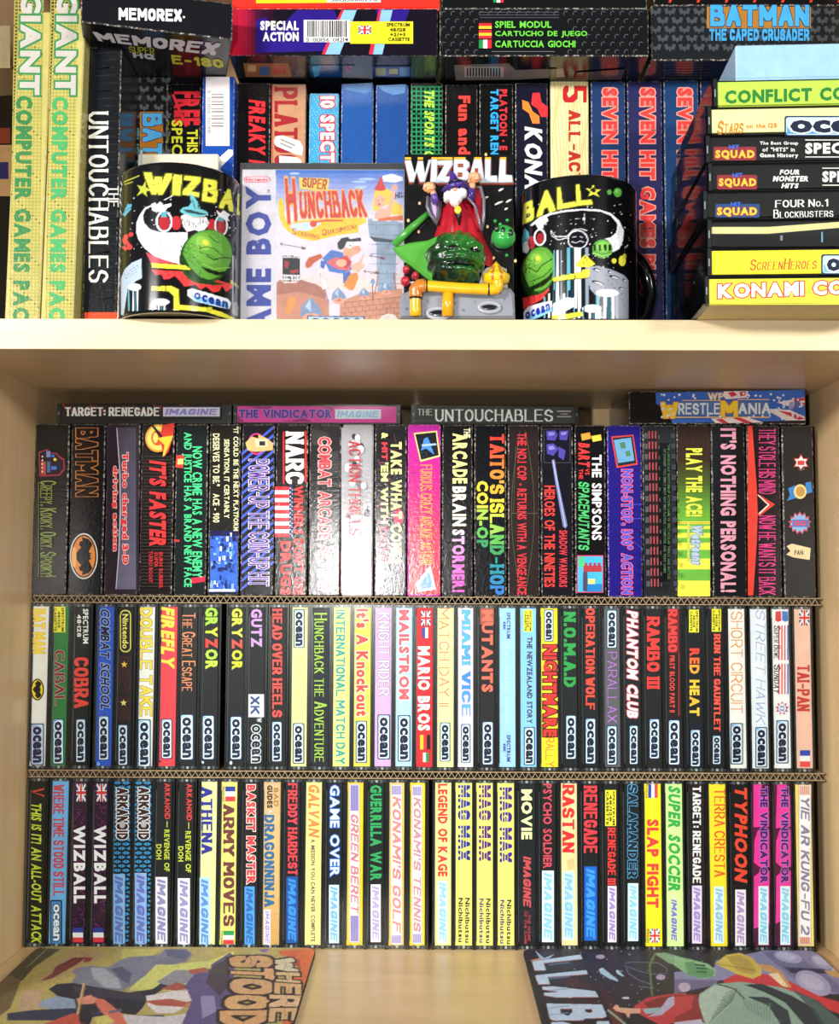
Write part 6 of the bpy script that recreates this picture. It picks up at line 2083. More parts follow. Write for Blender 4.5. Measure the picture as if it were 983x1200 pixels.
m.box(gx0 - 1.0, gx1 + .3, -0.6, 22, gh + 3.6, gh + 3.9, '#ffffff')
m.build('clear_protector', M_CLEARW, GB.e)

# ================================================================== painted relief plaque
PQY = 716
PL = Thing('relief_plaque', ((P(473, 290, PQY).x + P(600, 290, PQY).x) / 2, PQY, ZS), 0,
           'painted relief plaque with robed wizard above a green boulder on a grey rock base', 'plaque')
K4 = (460, 175, 5.853)


def q4(x, y, yl=0.0):
    return PL.px(K4[0] + x / K4[2], K4[1] + y / K4[2], yl)


def s4(d):                       # crop pixels -> mm at the plaque
    return d / K4[2] * PQY / F


px0, px1 = q4(80, 600)[0], q4(832, 600)[0]
pz1 = q4(450, 32)[1]
m = MB()
m.box(px0, px1, 0, 7, 0, pz1, '#0c0b0c', cham=0.6)
rd = random.Random(12)
for x, y in ((108, 488), (186, 370), (178, 565), (640, 36), (368, 272), (650, 530), (692, 745), (842, 765)):
    a, b = q4(x, y)
    m.ell((a, 0, b), (1.0, .5, 1.2), '#ecc890', 0, 8, 6)
for (x0, y0), (x1, y1) in (((622, 342), (656, 326)), ((700, 382), (756, 358)), ((726, 288), (760, 270)), ((778, 366), (816, 344)), ((768, 416), (790, 404))):
    a, b = q4(x0, y0)
    c, d = q4(x1, y1)
    m.tube([(a, -.3, b), ((a + c) / 2, -.6, (b + d) / 2), (c, -.3, d)], [.5, .8, .4], '#f4ece0', 0, 8)
m.build('panel', M_PAINT, PL.e)


def relief(name, pts, y0, y1, col, side=None, bev=0.8, mat=None, hole=None):
    """a raised flat shape: outline in crop pixels, from y0 (back) to y1 (front)"""
    m = MB()
    P2 = [q4(*p) for p in pts]
    cx = sum(p[0] for p in P2) / len(P2)
    cz = sum(p[1] for p in P2) / len(P2)
    n = len(P2)
    ins = []
    for i in range(n):
        a, b, c = P2[i - 1], P2[i], P2[(i + 1) % n]
        d1 = Vector((b[0] - a[0], b[1] - a[1])).normalized()
        d2 = Vector((c[0] - b[0], c[1] - b[1])).normalized()
        nn = Vector((-(d1.y + d2.y), d1.x + d2.x))
        if nn.length < 1e-4:
            nn = Vector((-d1.y, d1.x))
        nn.normalize()
        ins.append(nn)
    area = sum(P2[i - 1][0] * P2[i][1] - P2[i][0] * P2[i - 1][1] for i in range(n))
    sg = 1 if area > 0 else -1
    I2 = [(p[0] + v.x * bev * sg, p[1] + v.y * bev * sg) for p, v in zip(P2, ins)]
    m.face([(x, y1, z) for x, z in I2], col)
    for i in range(n):
        j = (i + 1) % n
        m.face([(P2[i][0], y1 + bev, P2[i][1]), (P2[j][0], y1 + bev, P2[j][1]), (I2[j][0], y1, I2[j][1]), (I2[i][0], y1, I2[i][1])], col)
        m.face([(P2[i][0], y0, P2[i][1]), (P2[j][0], y0, P2[j][1]), (P2[j][0], y1 + bev, P2[j][1]), (P2[i][0], y1 + bev, P2[i][1])], side or col)
    return m.build(name, mat or M_PAINT, PL.e)


# raised title letters, one piece each
LET = {
    'W': [(82, 84), (128, 82), (152, 170), (172, 86), (210, 86), (222, 172), (246, 78), (268, 78), (222, 232), (188, 234), (166, 168), (148, 232), (116, 234)],
    'I': [(266, 72), (308, 72), (306, 236), (258, 236)],
    'Z': [(308, 84), (412, 80), (414, 112), (366, 192), (414, 192), (412, 236), (306, 238), (304, 204), (352, 118), (308, 116)],
    'B': [(420, 72), (500, 74), (528, 96), (528, 126), (508, 148), (526, 170), (520, 212), (486, 238), (414, 238)],
    'A': [(558, 74), (610, 72), (632, 238), (592, 238), (588, 208), (562, 208), (552, 238), (512, 238)],
    'L': [(632, 72), (674, 72), (672, 186), (716, 186), (720, 236), (630, 238)],
    'L2': [(734, 70), (778, 70), (776, 180), (820, 184), (826, 236), (722, 238)],
}
for k, pts in LET.items():
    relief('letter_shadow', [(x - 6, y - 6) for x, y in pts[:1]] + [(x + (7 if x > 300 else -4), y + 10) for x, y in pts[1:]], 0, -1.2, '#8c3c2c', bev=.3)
    o = relief('letter', pts, 0, -2.6, '#ccd2dc', '#b86848', bev=.7)
m = MB()
for a, b, c, d in ((446, 108, 484, 134), (446, 168, 478, 200), (562, 140, 586, 178)):
    x0, z1 = q4(a, b)
    x1, z0 = q4(c, d)
    m.box(x0, x1, -2.75, -2.4, z0, z1, '#9c4c34', cham=.12)
m.build('letter_hollow', M_PAINT, PL.e)
m = MB()
for a, b in ((84, 128), (172, 210), (266, 308), (308, 412), (420, 500), (558, 610), (632, 674), (734, 778)):
    x0, z = q4(a, 68)
    x1, _ = q4(b, 68)
    m.box(x0, x1, -2.9, -.5, z - 1.2, z + .4, '#f0b838', cham=.3)
m.build('letter_top', M_PAINT, PL.e)


def lobes(d):
    x, y, z = d
    return 1 + .05 * math.sin(9 * x + 4 * z) + .04 * math.sin(11 * z - 5 * x)


# wizard: robe, sleeves, beard, hat, fists
m = MB()
levels = [(350, 380, 520, 7), (420, 330, 560, 10), (500, 318, 590, 12), (580, 290, 620, 13), (660, 270, 655, 14), (740, 290, 690, 14), (820, 420, 690, 12)]
vs, fs = [], []
nn = 24
for j, (y, xl, xr, dep) in enumerate(levels):
    for i in range(nn + 1):
        t_ = i / nn
        x, z = q4(xl + (xr - xl) * t_, y)
        fold = 1 + .14 * math.sin(t_ * 22 + j * .6) * min(1, j / 2)
        vs.append((x, -dep * math.sin(math.pi * t_) ** .6 * fold * .85 if 0 < i < nn else 0, z))
for j in range(len(levels) - 1):
    for i in range(nn):
        fs.append((j * (nn + 1) + i, (j + 1) * (nn + 1) + i, (j + 1) * (nn + 1) + i + 1, j * (nn + 1) + i + 1))
m.mesh(vs, fs, '#b01828', 0, True)
m.build('robe', M_PAINT, PL.e)


def dens(pts, n=6):
    out = []
    for a, b in zip(pts, pts[1:]):
        for k in range(n):
            out.append(tuple(a[i] + (b[i] - a[i]) * k / n for i in range(len(a))))
    return out + [pts[-1]]


def part_tube(name, pts, rs, col, seg=16):
    m = MB()
    P3 = [(*q4(x, y), yy) for x, y, yy in pts]
    P3 = [(a, c, b) for a, b, c in P3]
    m.tube(P3, rs, col, 0, seg)
    return m.build(name, M_PAINT, PL.e)


for pts, inner in (([(300, 330), (240, 350), (236, 420), (262, 480), (305, 530), (330, 470), (340, 380)], [(290, 360), (262, 390), (272, 450), (300, 500), (308, 420)]),
                   ([(545, 380), (560, 290), (590, 275), (618, 350), (622, 480), (605, 580), (575, 540), (555, 460)], None)):
    relief('sleeve', pts, 0, -6.5, '#a81c2c' if not inner else '#5c5864', bev=1.6)
    if inner:
        relief('sleeve_lining', inner, -5, -7.4, '#c8a8d8', bev=1.2)
part_tube('sleeve_trim', [(240, 350, -7), (236, 420, -8), (262, 480, -8), (305, 530, -7)], 1.0, '#6c6a74')
part_tube('sleeve_trim', [(560, 285, -6), (600, 290, -8), (622, 380, -9), (620, 500, -9), (606, 582, -7)], 1.1, '#6c6a74')
part_tube('sleeve_trim', [(508, 372, -12), (560, 430, -12), (590, 540, -11), (606, 582, -9)], .9, '#6c6a74')
part_tube('arm', [(300, 400, -8), (285, 360, -9), (280, 325, -9)], [2.6, 2.4, 2.0], '#5c3c98')
part_tube('arm', [(525, 380, -8), (530, 340, -9), (538, 295, -9)], [3.0, 2.8, 2.2], '#4c3088')
part_tube('arm', [(282, 345, -9.5), (274, 322, -9.5)], [1.9, 1.9], '#f0a878')
part_tube('arm', [(538, 305, -9.5), (544, 272, -9.5)], [2.2, 2.2], '#f0a878')
for cx, cy in ((250, 298), (556, 232)):
    m = MB()
    x, z = q4(cx, cy)
    m.ell((x, -10, z), (4.2, 3.2, 3.6), '#f0a470', 0, 18, 12, lobes)
    for k in range(4):
        a, b = q4(cx - 26 + k * 15, cy - 8 + abs(k - 1.5) * 5)
        m.ell((a, -12.6, b), (1.15, 1.4, 2.0), '#f4ac7c', 0, 10, 8)
    a, b = q4(cx + 16, cy + 16)
    m.ell((a, -12.6, b), (2.0, 1.2, 1.1), '#f4ac7c', 0, 10, 8)
    m.build('fist', M_PAINT, PL.e)
part_tube('tunic_opening', [(432, 410, -11.2), (446, 480, -12.4), (452, 562, -12.6)], [1.8, 2.3, .5], '#120c10')
m = MB()
x, z = q4(443, 466)
m.ell((x, -14.6, z), (2.3, 1.0, 2.7), '#f4c838', 0, 16, 10)
m.build('pendant', M_PAINT, PL.e)
m = MB()
for cx, cy, rx, rz_ in ((424, 366, 60, 34), (378, 370, 34, 38), (470, 350, 34, 38), (424, 402, 38, 42), (400, 385, 30, 30), (448, 384, 30, 32), (430, 340, 44, 24), (366, 392, 20, 22), (490, 352, 16, 30)):
    x, z = q4(cx, cy)
    m.ell((x, -13, z), (s4(rx), 4.2, s4(rz_)), '#f2e6e4', 0, 18, 12, lobes)
x, z = q4(424, 338)
m.ell((x, -16.4, z), (1.7, 1.6, 1.3), '#eca488', 0, 12, 8)
m.build('beard', M_PAINT, PL.e)
m = MB()
P3 = []
for x, y, r in ((424, 318, 9.0), (420, 292, 6.2), (416, 262, 4.3), (412, 238, 3.0), (400, 212, 1.9), (390, 198, .6)):
    a, b = q4(x, y)
    P3.append(((a, -12.5, b), r))
m.tube([p for p, r in P3], [r * .8 for p, r in P3], '#4c2a8c', 0, 20)
m.build('hat_cone', M_PAINT, PL.e)
part_tube('hat_brim', dens([(352, 322, -10), (372, 318, -14), (420, 302, -17), (470, 292, -15), (506, 300, -11)]), 1.9, '#3c2478')
part_tube('hat_band', dens([(385, 290, -15.0), (425, 280, -18.0), (468, 276, -14.5)]), 1.2, '#181428')

# boulder
rs = random.Random(21)


def crag(d):
    x, y, z = d
    v = 1 + .035 * math.sin(7 * x + 5 * z + 1) + .03 * math.sin(13 * z + 6 * x * x) + .02 * math.sin(21 * x - 9 * z)
    # brow ridge, two sunken hollows and a wide cleft facing outwards
    if y < 0:
        def g(cx, cz, wx, wz, a):
            return a * math.exp(-((x - cx) / wx) ** 2 - ((z - cz) / wz) ** 2)
        v += g(.2, .34, .7, .10, .10) + g(.25, .02, .22, .18, .12) - g(-.12, .13, .2, .07, .13) - g(.66, .16, .2, .07, .13)
        v -= g(.2, -.36, .46, .09, .24)
        v += g(.2, -.56, .6, .11, .08) + g(.15, -.20, .6, .06, .07)
        v += .05 * math.sin(16 * x + 7 * z) * max(0, z - .35)
    return v


bx, bz = q4(428, 790)
brx, brz = s4(200), s4(200)


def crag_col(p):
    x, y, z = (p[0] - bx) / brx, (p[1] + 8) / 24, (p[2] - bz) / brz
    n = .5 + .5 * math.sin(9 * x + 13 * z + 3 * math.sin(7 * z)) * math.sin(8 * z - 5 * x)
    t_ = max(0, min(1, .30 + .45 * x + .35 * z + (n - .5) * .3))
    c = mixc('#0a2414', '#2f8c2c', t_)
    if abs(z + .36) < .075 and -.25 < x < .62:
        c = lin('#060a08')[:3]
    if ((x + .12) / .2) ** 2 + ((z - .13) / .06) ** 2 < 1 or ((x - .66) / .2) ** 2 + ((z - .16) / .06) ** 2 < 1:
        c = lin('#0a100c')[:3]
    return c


m = MB()
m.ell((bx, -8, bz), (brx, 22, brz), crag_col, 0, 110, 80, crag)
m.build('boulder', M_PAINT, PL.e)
m = MB()
for x, y in ((400, 786), (420, 790), (548, 768), (562, 764)):
    a, b = q4(x, y)
    m.ell((a, -28.6, b), (.6, .5, .6), '#e8f0e8', 0, 8, 6)
m.build('boulder_glint', M_PAINT, PL.e)
relief('tail', [(0, 690), (120, 655), (240, 640), (330, 600), (300, 700), (300, 880), (310, 950), (240, 900), (150, 830), (60, 760)], -1, -6, '#54a83c', bev=1.6)
part_tube('tail_stalk', [(12, 668, -4), (120, 560, -4), (245, 452, -4)], [2.6, 2.4, 1.8], '#48a038')
m = MB()
a, b = q4(757, 614)
m.ell((a, -4, b), (s4(84), 8, s4(82)), '#35a548', 0, 40, 28, lambda d: 1 - .12 * math.exp(-((d[2] + .15) / .08) ** 2) * (d[1] < 0))
m.build('green_pod', M_PAINT, PL.e)
for x, y in ((706, 580), (750, 592), (802, 606)):
    m = MB()
    a, b = q4(x, y)
    m.ell((a, -11.2, b), (s4(17), 1.2, s4(24)), '#0c2c14', 0, 16, 10)
    m.build('pod_window', M_PAINT, PL.e)
for x, y, r in ((702, 494, 14), (738, 516, 13), (786, 488, 13), (782, 728, 12)):
    m = MB()
    a, b = q4(x, y)
    m.ell((a, -.4, b), (s4(r), 1.2, s4(r)), '#2c9c44', 0, 12, 8)
    m.build('green_droplet', M_PAINT, PL.e)
for x, y, r in ((88, 914, 34), (94, 836, 28), (158, 876, 28), (224, 928, 20)):
    m = MB()
    a, b = q4(x, y)
    m.ell((a, -3, b), (s4(r), 4, s4(r) * 1.05), '#b42430', 0, 18, 12)
    m.build('berry', M_PAINT, PL.e)
# rock base, pipes, valve
m = MB()
out = [(50, 1190), (50, 1060), (70, 1020), (120, 1000), (240, 965), (420, 955), (600, 950), (740, 975), (800, 985), (826, 1020), (832, 1190)]
relief('rock_base', out, 3, -13, '#8c9098', '#6c7078', bev=2.2)
relief('white_block', [(592, 880), (640, 820), (720, 800), (780, 830), (788, 980), (592, 980)], 0, -3.5, '#e8dcd4', bev=.8)
relief('white_block', [(110, 915), (240, 905), (240, 930), (180, 935), (180, 975), (140, 985), (140, 940)], 0, -3, '#d8d8dc', bev=.6)
for cx, cy, rx in ((656, 1120, 72), (315, 1160, 78)):
    m = MB()
    a, b = q4(cx, cy)
    ring = [(a + s4(rx) * math.cos(t_), -13.4, b + s4(rx * .45) * math.sin(t_)) for t_ in [2 * math.pi * k / 24 for k in range(25)]]
    m.tube(ring, 1.4, '#a4a8b0', 0, 10)
    m.ell((a, -12.8, b), (s4(rx * .8), .8, s4(rx * .32)), '#141418', 0, 20, 8)
    m.build('crater', M_PAINT, PL.e)
for cx, cy, r in ((480, 1136, 10), (98, 1128, 9), (758, 1060, 6), (560, 1080, 5), (730, 1110, 6), (430, 1090, 5), (240, 1078, 6)):
    m = MB()
    a, b = q4(cx, cy)
    m.ell((a, -13, b), (s4(r), .9, s4(r)), '#787c84', 0, 10, 6)
    m.build('pebble', M_PAINT, PL.e)
part_tube('pipe', dens([(160, 1185, -17), (158, 1080, -17), (160, 1020, -17.5), (180, 990, -18), (240, 988, -18), (460, 1004, -18), (650, 1012, -18), (700, 1010, -18), (712, 985, -18), (708, 950, -18)], 3), 3.6, '#f0b418', 18)
part_tube('pipe', [(378, 1015, -16), (374, 1185, -16)], 3.7, '#f0a818', 18)
for x, y, dx, dy in ((234, 988, 1, 0), (648, 1012, 1, 0), (160, 1070, 0, 1)):
    part_tube('pipe_collar', [(x - 5 * dx, y - 5 * dy, -17.6), (x + 5 * dx, y + 5 * dy, -17.6)], 4.1, '#201408', 18)
part_tube('elbow', dens([(160, 1060, -17.2), (160, 1012, -17.6), (186, 988, -18), (222, 987, -18)], 4), 4.4, '#c87828', 18)
m = MB()
prof = [(1000, 3.4), (975, 4.2), (960, 4.6), (950, 8.2), (915, 9.0), (900, 8.8), (895, 7.6), (870, 5.6), (840, 3.2), (805, .3)]
P3 = [((q4(702, y)[0], -12, q4(702, y)[1]), r) for y, r in prof]
m.tube([p for p, r in P3], [r for p, r in P3], lambda p: '#f0c420' if abs(abs(p[0] - P3[0][0][0]) - 2.2) > .9 else '#c07830', 0, 28)
m.build('valve_cap', M_PAINT, PL.e)

# ================================================================== leaning stack of cassette cases at the right
_ang = math.radians(-2.5)
SZ = 17.6
EXTRA = [
    # left px, card colour, label, prints (photo pixels)
    (826, '#f6e440', 'yellow inlay case with white letters shaded red, bottom of the leaning stack', lambda f: (f.rect(828, 331, 1045, 357, '#f4e248'), f.text('KONAMI COIN-OP HITS', 841, 333, 1120, 350, '#fbf6f0', 'h', '#d83c38', True, .05, -9))),
    (829, '#f4de34', 'yellow inlay case with thin red letters and blue panel', lambda f: (f.text('ScreenHeroes', 878, 304, 958, 317, '#c84838', 's/', None, True, .05, -2), f.wave(962, 298, 1045, 322, '#70b0e8', '#eef6ff', True))),
    (829, '#16171a', 'empty black cassette case with cream strip along its top', lambda f: (f.poly([(832, 266), (900, 266), (983, 260), (1040, 258), (1040, 262), (983, 267), (900, 274), (832, 274)], '#d8cc94'), f.rect(840, 276, 1040, 289, '#0a0a0c'), f.rect(914, 276, 917, 282, '#7c8088'), f.rect(962, 272, 964, 284, '#6c98b0'))),
    (824, '#121214', 'black inlay case with blue edged badge, two white lines of words', lambda f: (f.rect(838, 239, 890, 255, '#284880', 2), f.text('SQUAD', 840, 243, 887, 254, '#f0c048', 'h', '#a83828', True), f.text('HIT', 856, 237, 868, 242, '#3c6ce0', 'b', None, True),
         f.text('FOUR No.1', 908, 235, 970, 243.5, '#f4f2f0', 's', None, True, .05, -1.5), f.text('Blockbusters', 906, 246, 976, 256, '#f4f2f0', 's', None, True, .05, -1.5))),
    (830, '#121214', 'black inlay case with badge and three short centred white words', lambda f: (f.rect(840, 205, 887, 222, '#8c2c3c', 2), f.text('SQUAD', 842, 209, 886, 220, '#f0c048', 'h', '#a83828', True), f.text('HIT', 858, 203, 870, 208, '#3c6ce0', 'b', None, True),
         f.text('FOUR', 913, 199, 938, 205, '#f4f2f0', 'h/', None, True), f.text('MONSTER', 905, 206.5, 948, 213, '#f4f2f0', 'h/', None, True), f.text('HITS', 915, 215, 936, 221, '#f4f2f0', 'h/', None, True),
         f.rect(963, 197, 1040, 198, '#f4f2f0'), f.text('SPECTRUM', 963, 201, 1045, 214, '#f4f2f0', 'h', None, True), f.rect(963, 217, 1040, 218, '#f4f2f0'))),
    (827, '#121214', 'black inlay case with badge, three small lines and big underlined word', lambda f: (f.rect(836, 172, 886, 188, '#8c2c3c', 2), f.text('SQUAD', 838, 176, 884, 187, '#f0c048', 'h', '#a83828', True), f.text('HIT', 854, 170, 866, 175, '#3c6ce0', 'b', None, True),
         f.text('The Best Group', 890, 166, 935, 171, '#f0eeec', 'b', None, True), f.text('of "HITS" in', 893, 173, 931, 178, '#f0eeec', 'b', None, True), f.text('Game History', 890, 180, 935, 186, '#f0eeec', 'h', None, True),
         f.rect(943, 164, 1040, 165, '#f4f2f0'), f.text('SPECTRUM', 943, 168, 1040, 181, '#f4f2f0', 'h', None, True, .05, -1), f.rect(943, 184, 1040, 185, '#f4f2f0'))),
    (829, '#f4e8a8', 'cream inlay case with orange script and large blue panel', lambda f: (f.text('Stars', 840, 142, 872, 158, '#d88c28', 's/', '#3c2c1c', True, .05, -2), f.text('on the 128', 874, 145, 910, 151, '#e07c34', 'b', None, True, .05, -1), f.wave(919, 136, 1045, 160, '#4ca0e8', '#eef6ff', True))),
    (836, '#c0dc54', 'lime green inlay case with dark green capitals, top of the leaning stack', lambda f: (f.text('CONFLICT COMMAND', 849, 106, 1070, 122, '#2c7c38', 'h', None, True, .05, -7),)),
]
for i, (lpx, col, lab, fn) in enumerate(EXTRA):
    zb = ZS + .35 + i * SZ
    zc = zb + SZ / 2
    # left front corner sits 30 mm in front of the board's edge
    ypix = 342 - i * 32.6
    corner = P(lpx, ypix, 661.5 + (i % 3) * .5)
    W = 112.0
    cc = Vector((corner.x, corner.y, zb)) + Matrix.Rotation(_ang, 3, 'Z') @ Vector((W / 2, 0, 0))
    t = Thing('cassette_case', cc, _ang, lab, 'cassette', 'cassette cases stacked at the right of the top shelf')
    m = MB()
    w = W / 2
    h = SZ - .15
    D_ = 128
    m.box(-w, w, 3.4, D_, 0, h, '#0c0c0e', cham=.5)
    m.box(-w, -w + 2.6, 1.0, 3.4, .3, h - .3, '#1e2024')
    m.box(w - 2.6, w, 1.0, 3.4, .3, h - .3, '#1e2024')
    m.box(-w + .8, -w + 1.6, .9, 3.4, h * .35, h * .62, '#8c9094')
    m.build('tray', M_PLAST, t.e)
    m = MB()
    f = Face(m, t, 2.0)
    m.box(-w + 2.8, w - 2.8, 2.0, 3.3, .0 if i == 0 else 1.3, h - 1.6, col, cham=.2)
    fn(f)
    if i == 0:                   # wrap of the inlay seen through the clear bottom
        m.box(-w + 2.8, w - 2.8, 3.4, 66, -.25, -.05, '#d8bc7c')
    m.build('inlay_card', M_CARD, t.e)
    m = MB()
    m.box(-w, w, 0, .9, 0, h, '#ffffff', cham=.35)
    m.box(-w - .9, -w - .05, 0, D_, 0, h, '#ffffff')
    m.build('lid', M_CLEAR, t.e)
    if i == 7:
        m = MB()
        m.box(-w + 3, w - 3, 2.1, 3.2, .05, 1.2, '#98a838')
        m.build('inlay_fold', M_CARD, t.e)

zb = ZS + .5 + 8 * SZ
corner = P(862, 76, 672)
cc = Vector((corner.x, corner.y, zb)) + Matrix.Rotation(_ang, 3, 'Z') @ Vector((56, 0, 0))
t = Thing.__new__(Thing)
t.loc, t.rz, t.R = cc, _ang, Matrix.Rotation(_ang, 3, 'Z')
m = MB()
m.box(-56, 56, 0, 80, 0, P(862, 53, 672).z - zb, '#a8c8e4', 0, '#a4cdf0', 0.7, 1)
o = m.build('pale_blue_box', [M_CARTON, M_WORN])
o.location = cc * MM
o.rotation_euler = (0, 0, _ang)
tag(o, 'plain pale blue box lying on top of the leaning cassette stack', 'box')

# ================================================================== hard picture mats lying on the bottom board
A = Art(-40, 1100, 395, 1225, '#a8985c', 2.4)
A.T(0, 1100, 4.915)
A.poly([(-200, 0), (2000, 0), (2000, 620), (-200, 620)], '#b0a060')
for k in range(7):
    A.poly([(160 + k * 40, 30), (600 + k * 30, 30), (300 + k * 30, 330), (0, 330)], mixc('#8c7c50', '#b8a85c', k / 7), .5)
A.poly([(0, 190), (160, 50), (350, 60), (200, 160), (130, 240), (0, 300)], '#4c4430'); A.poly([(-160, 420), (0, 190), (120, 240), (60, 400), (-160, 560)], '#6c5c40')
A.line([(0, 200), (170, 50)], 3, '#a8a890'); A.line([(155, 165), (280, 50)], 3, '#a8a890')
A.poly([(190, 245), (440, 60), (560, 75), (620, 90), (480, 160), (330, 230), (240, 250)], '#b09868'); A.poly([(320, 160), (420, 110), (500, 105), (440, 150), (300, 230), (230, 245), (300, 200)], '#7c3830'); A.poly([(490, 108), (535, 110), (515, 135), (480, 138)], '#8c3c30')
A.poly([(700, 60), (920, 60), (880, 100), (700, 120)], '#c4bc60')
A.poly([(740, 300), (880, 150), (1200, 130), (1350, 70), (1330, 180), (1160, 240), (1000, 300)], '#cccc70')
# grey beast
A.poly([(410, 190), (440, 170), (520, 155), (620, 165), (680, 130), (740, 105), (840, 100), (920, 90), (950, 60), (1080, 60), (1110, 95), (1080, 130), (1000, 150), (900, 150), (840, 210), (760, 270), (700, 300), (620, 290), (520, 280), (440, 270), (400, 265), (440, 210), (420, 200)], '#7c7c8c')
A.poly([(520, 165), (600, 170), (680, 230), (700, 290), (600, 280), (540, 230)], '#a0a4ac'); A.poly([(640, 175), (700, 160), (760, 200), (740, 260), (700, 240)], '#54566c'); A.poly([(950, 62), (1070, 62), (1100, 90), (1060, 120), (960, 100)], '#5c5c78')
for k in range(22):
    A.line([(880 + k * 9, 105 + (k % 2) * 10), (888 + k * 9, 148)], 2.5, '#50506c')
# dark coat and figure
A.poly([(280, 290), (330, 260), (420, 255), (560, 280), (740, 310), (880, 290), (960, 230), (1000, 210), (990, 260), (860, 340), (820, 400), (780, 440), (620, 420), (440, 420), (330, 330)], '#2c2830')
for k in range(24):
    A.line([(420 + k * 16, 275 + k * .8), (470 + k * 16, 330 + k)], 3, '#5c5868')
A.poly([(230, 360), (330, 330), (430, 350), (440, 410), (300, 410), (220, 390)], '#8c9cb4'); A.poly([(130, 300), (250, 290), (220, 400), (100, 420)], '#b89c7c')
A.poly([(40, 430), (200, 410), (420, 400), (700, 440), (940, 440), (960, 470), (780, 450), (560, 450), (400, 470), (40, 470)], '#34384c')
A.poly([(840, 330), (1000, 300), (1130, 300), (1140, 350), (1000, 430), (900, 430), (850, 380)], '#d8d0d0'); A.poly([(830, 360), (980, 345), (1100, 370), (1090, 395), (900, 385)], '#b05848')
A.poly([(1050, 370), (1130, 350), (1240, 330), (1330, 345), (1350, 380), (1310, 420), (1180, 430), (1100, 410)], '#a86858'); A.poly([(1230, 335), (1310, 335), (1350, 370), (1320, 420), (1270, 410), (1290, 370)], '#383848')
A.poly([(1060, 380), (1220, 345), (1300, 360), (1260, 410), (1130, 415)], '#c07c64'); A.poly([(900, 250), (1010, 180), (1160, 185), (1240, 160), (1250, 190), (1120, 240), (1000, 280)], '#8c8c94'); A.poly([(920, 290), (1020, 250), (1110, 280), (1020, 300)], '#a05040')
A.poly([(660, 440), (760, 440), (940, 450), (1160, 420), (1200, 520), (700, 620), (600, 560)], '#c8c0c4')
A.poly([(540, 340), (600, 350), (700, 430), (740, 500), (700, 560), (640, 490), (560, 390)], '#d07058'); A.line([(625, 425), (700, 410)], 14, '#606478'); A.line([(530, 352), (560, 342)], 16, '#606478')
A.poly([(440, 345), (520, 325), (560, 345), (540, 375), (450, 378)], '#d88c74'); A.line([(486, 255), (420, 560)], 16, '#a88050'); A.line([(482, 255), (418, 560)], 6, '#d8b88c')
A.poly([(230, 500), (420, 430), (460, 440), (520, 520), (440, 600), (200, 620)], '#b85040'); A.ell(492, 455, 38, 46, '#282428'); A.poly([(545, 450), (620, 440), (660, 480), (560, 500)], '#c8c068')
# violet crowd and title
A.poly([(1210, 170), (1330, 70), (1350, 100), (1360, 270), (1290, 330), (1160, 240)], '#3c3048') if False else None
A.T(180, 1100, 4.915)
A.poly([(330, 150), (440, 80), (470, 110), (450, 420), (380, 520), (150, 520), (220, 360), (180, 270), (240, 200), (330, 190)], '#5c5080'); A.poly([(340, 160), (430, 110), (440, 260), (380, 330), (300, 250)], '#443448'); A.poly([(270, 330), (350, 330), (360, 420), (280, 460)], '#a8a0c8', .6)
A.poly([(200, 180), (300, 165), (320, 185), (230, 205), (205, 200)], '#a85844'); A.poly([(310, 180), (400, 175), (440, 185), (400, 200), (320, 195)], '#4c3c40')
A.poly([(720, 66), (930, 62), (945, 90), (930, 160), (880, 280), (830, 500), (800, 640), (1100, 640), (1100, 60), (945, 50)], '#d06840')
A.poly([(720, 70), (800, 66), (930, 64), (945, 90), (930, 170), (890, 260), (850, 420), (820, 520), (740, 520), (760, 200), (840, 200), (820, 120), (730, 92)], '#d06840'); A.poly([(760, 100), (840, 120), (850, 170), (800, 150)], '#a84c30')
# cracked stone letters, reading towards the viewer
for ch, q, c in (('S', [(432, 100), (444, 162), (690, 168), (680, 96)], '#c89c6c'), ('T', [(442, 165), (446, 222), (698, 238), (690, 172)], '#d4a474'), ('O', [(440, 225), (442, 318), (694, 322), (696, 240)], '#d0a478'),
                 ('O', [(412, 325), (408, 412), (662, 406), (668, 328)], '#d4a878'), ('D', [(382, 415), (380, 505), (640, 505), (656, 412)], '#d0a070'),
                 ('W', [(700, 108), (700, 190), (838, 196), (806, 112)], '#d4c4a4'), ('H', [(704, 192), (704, 250), (846, 262), (842, 196)], '#d4b484'), ('E', [(696, 252), (694, 320), (850, 326), (850, 262)], '#d4ac7c'),
                 ('R', [(668, 322), (664, 398), (846, 396), (856, 328)], '#d8b48c'), ('E', [(668, 400), (660, 480), (828, 470), (834, 398)], '#d0ac80')):
    A.text(ch, q, c, 'K', '#2c2024', .17)
    (x0, y0), (x1, y1), (x2, y2), (x3, y3) = q
    A.line([((x0 + x3) / 2, y0 + 6), ((x0 + x3) / 2 + 10, (y0 + y1) / 2), ((x0 + x3) / 2 - 8, y1 - 6)], 2.2, '#4c3830')
A.poly([(600, 66), (650, 56), (668, 60), (640, 82)], '#7c6098')
A.T(0, 1100, 4.915)
A.strokes(1500, -150, 0, 1250, 600, 20, 4, .30, 3)
A.blot(.14, 2, 9)


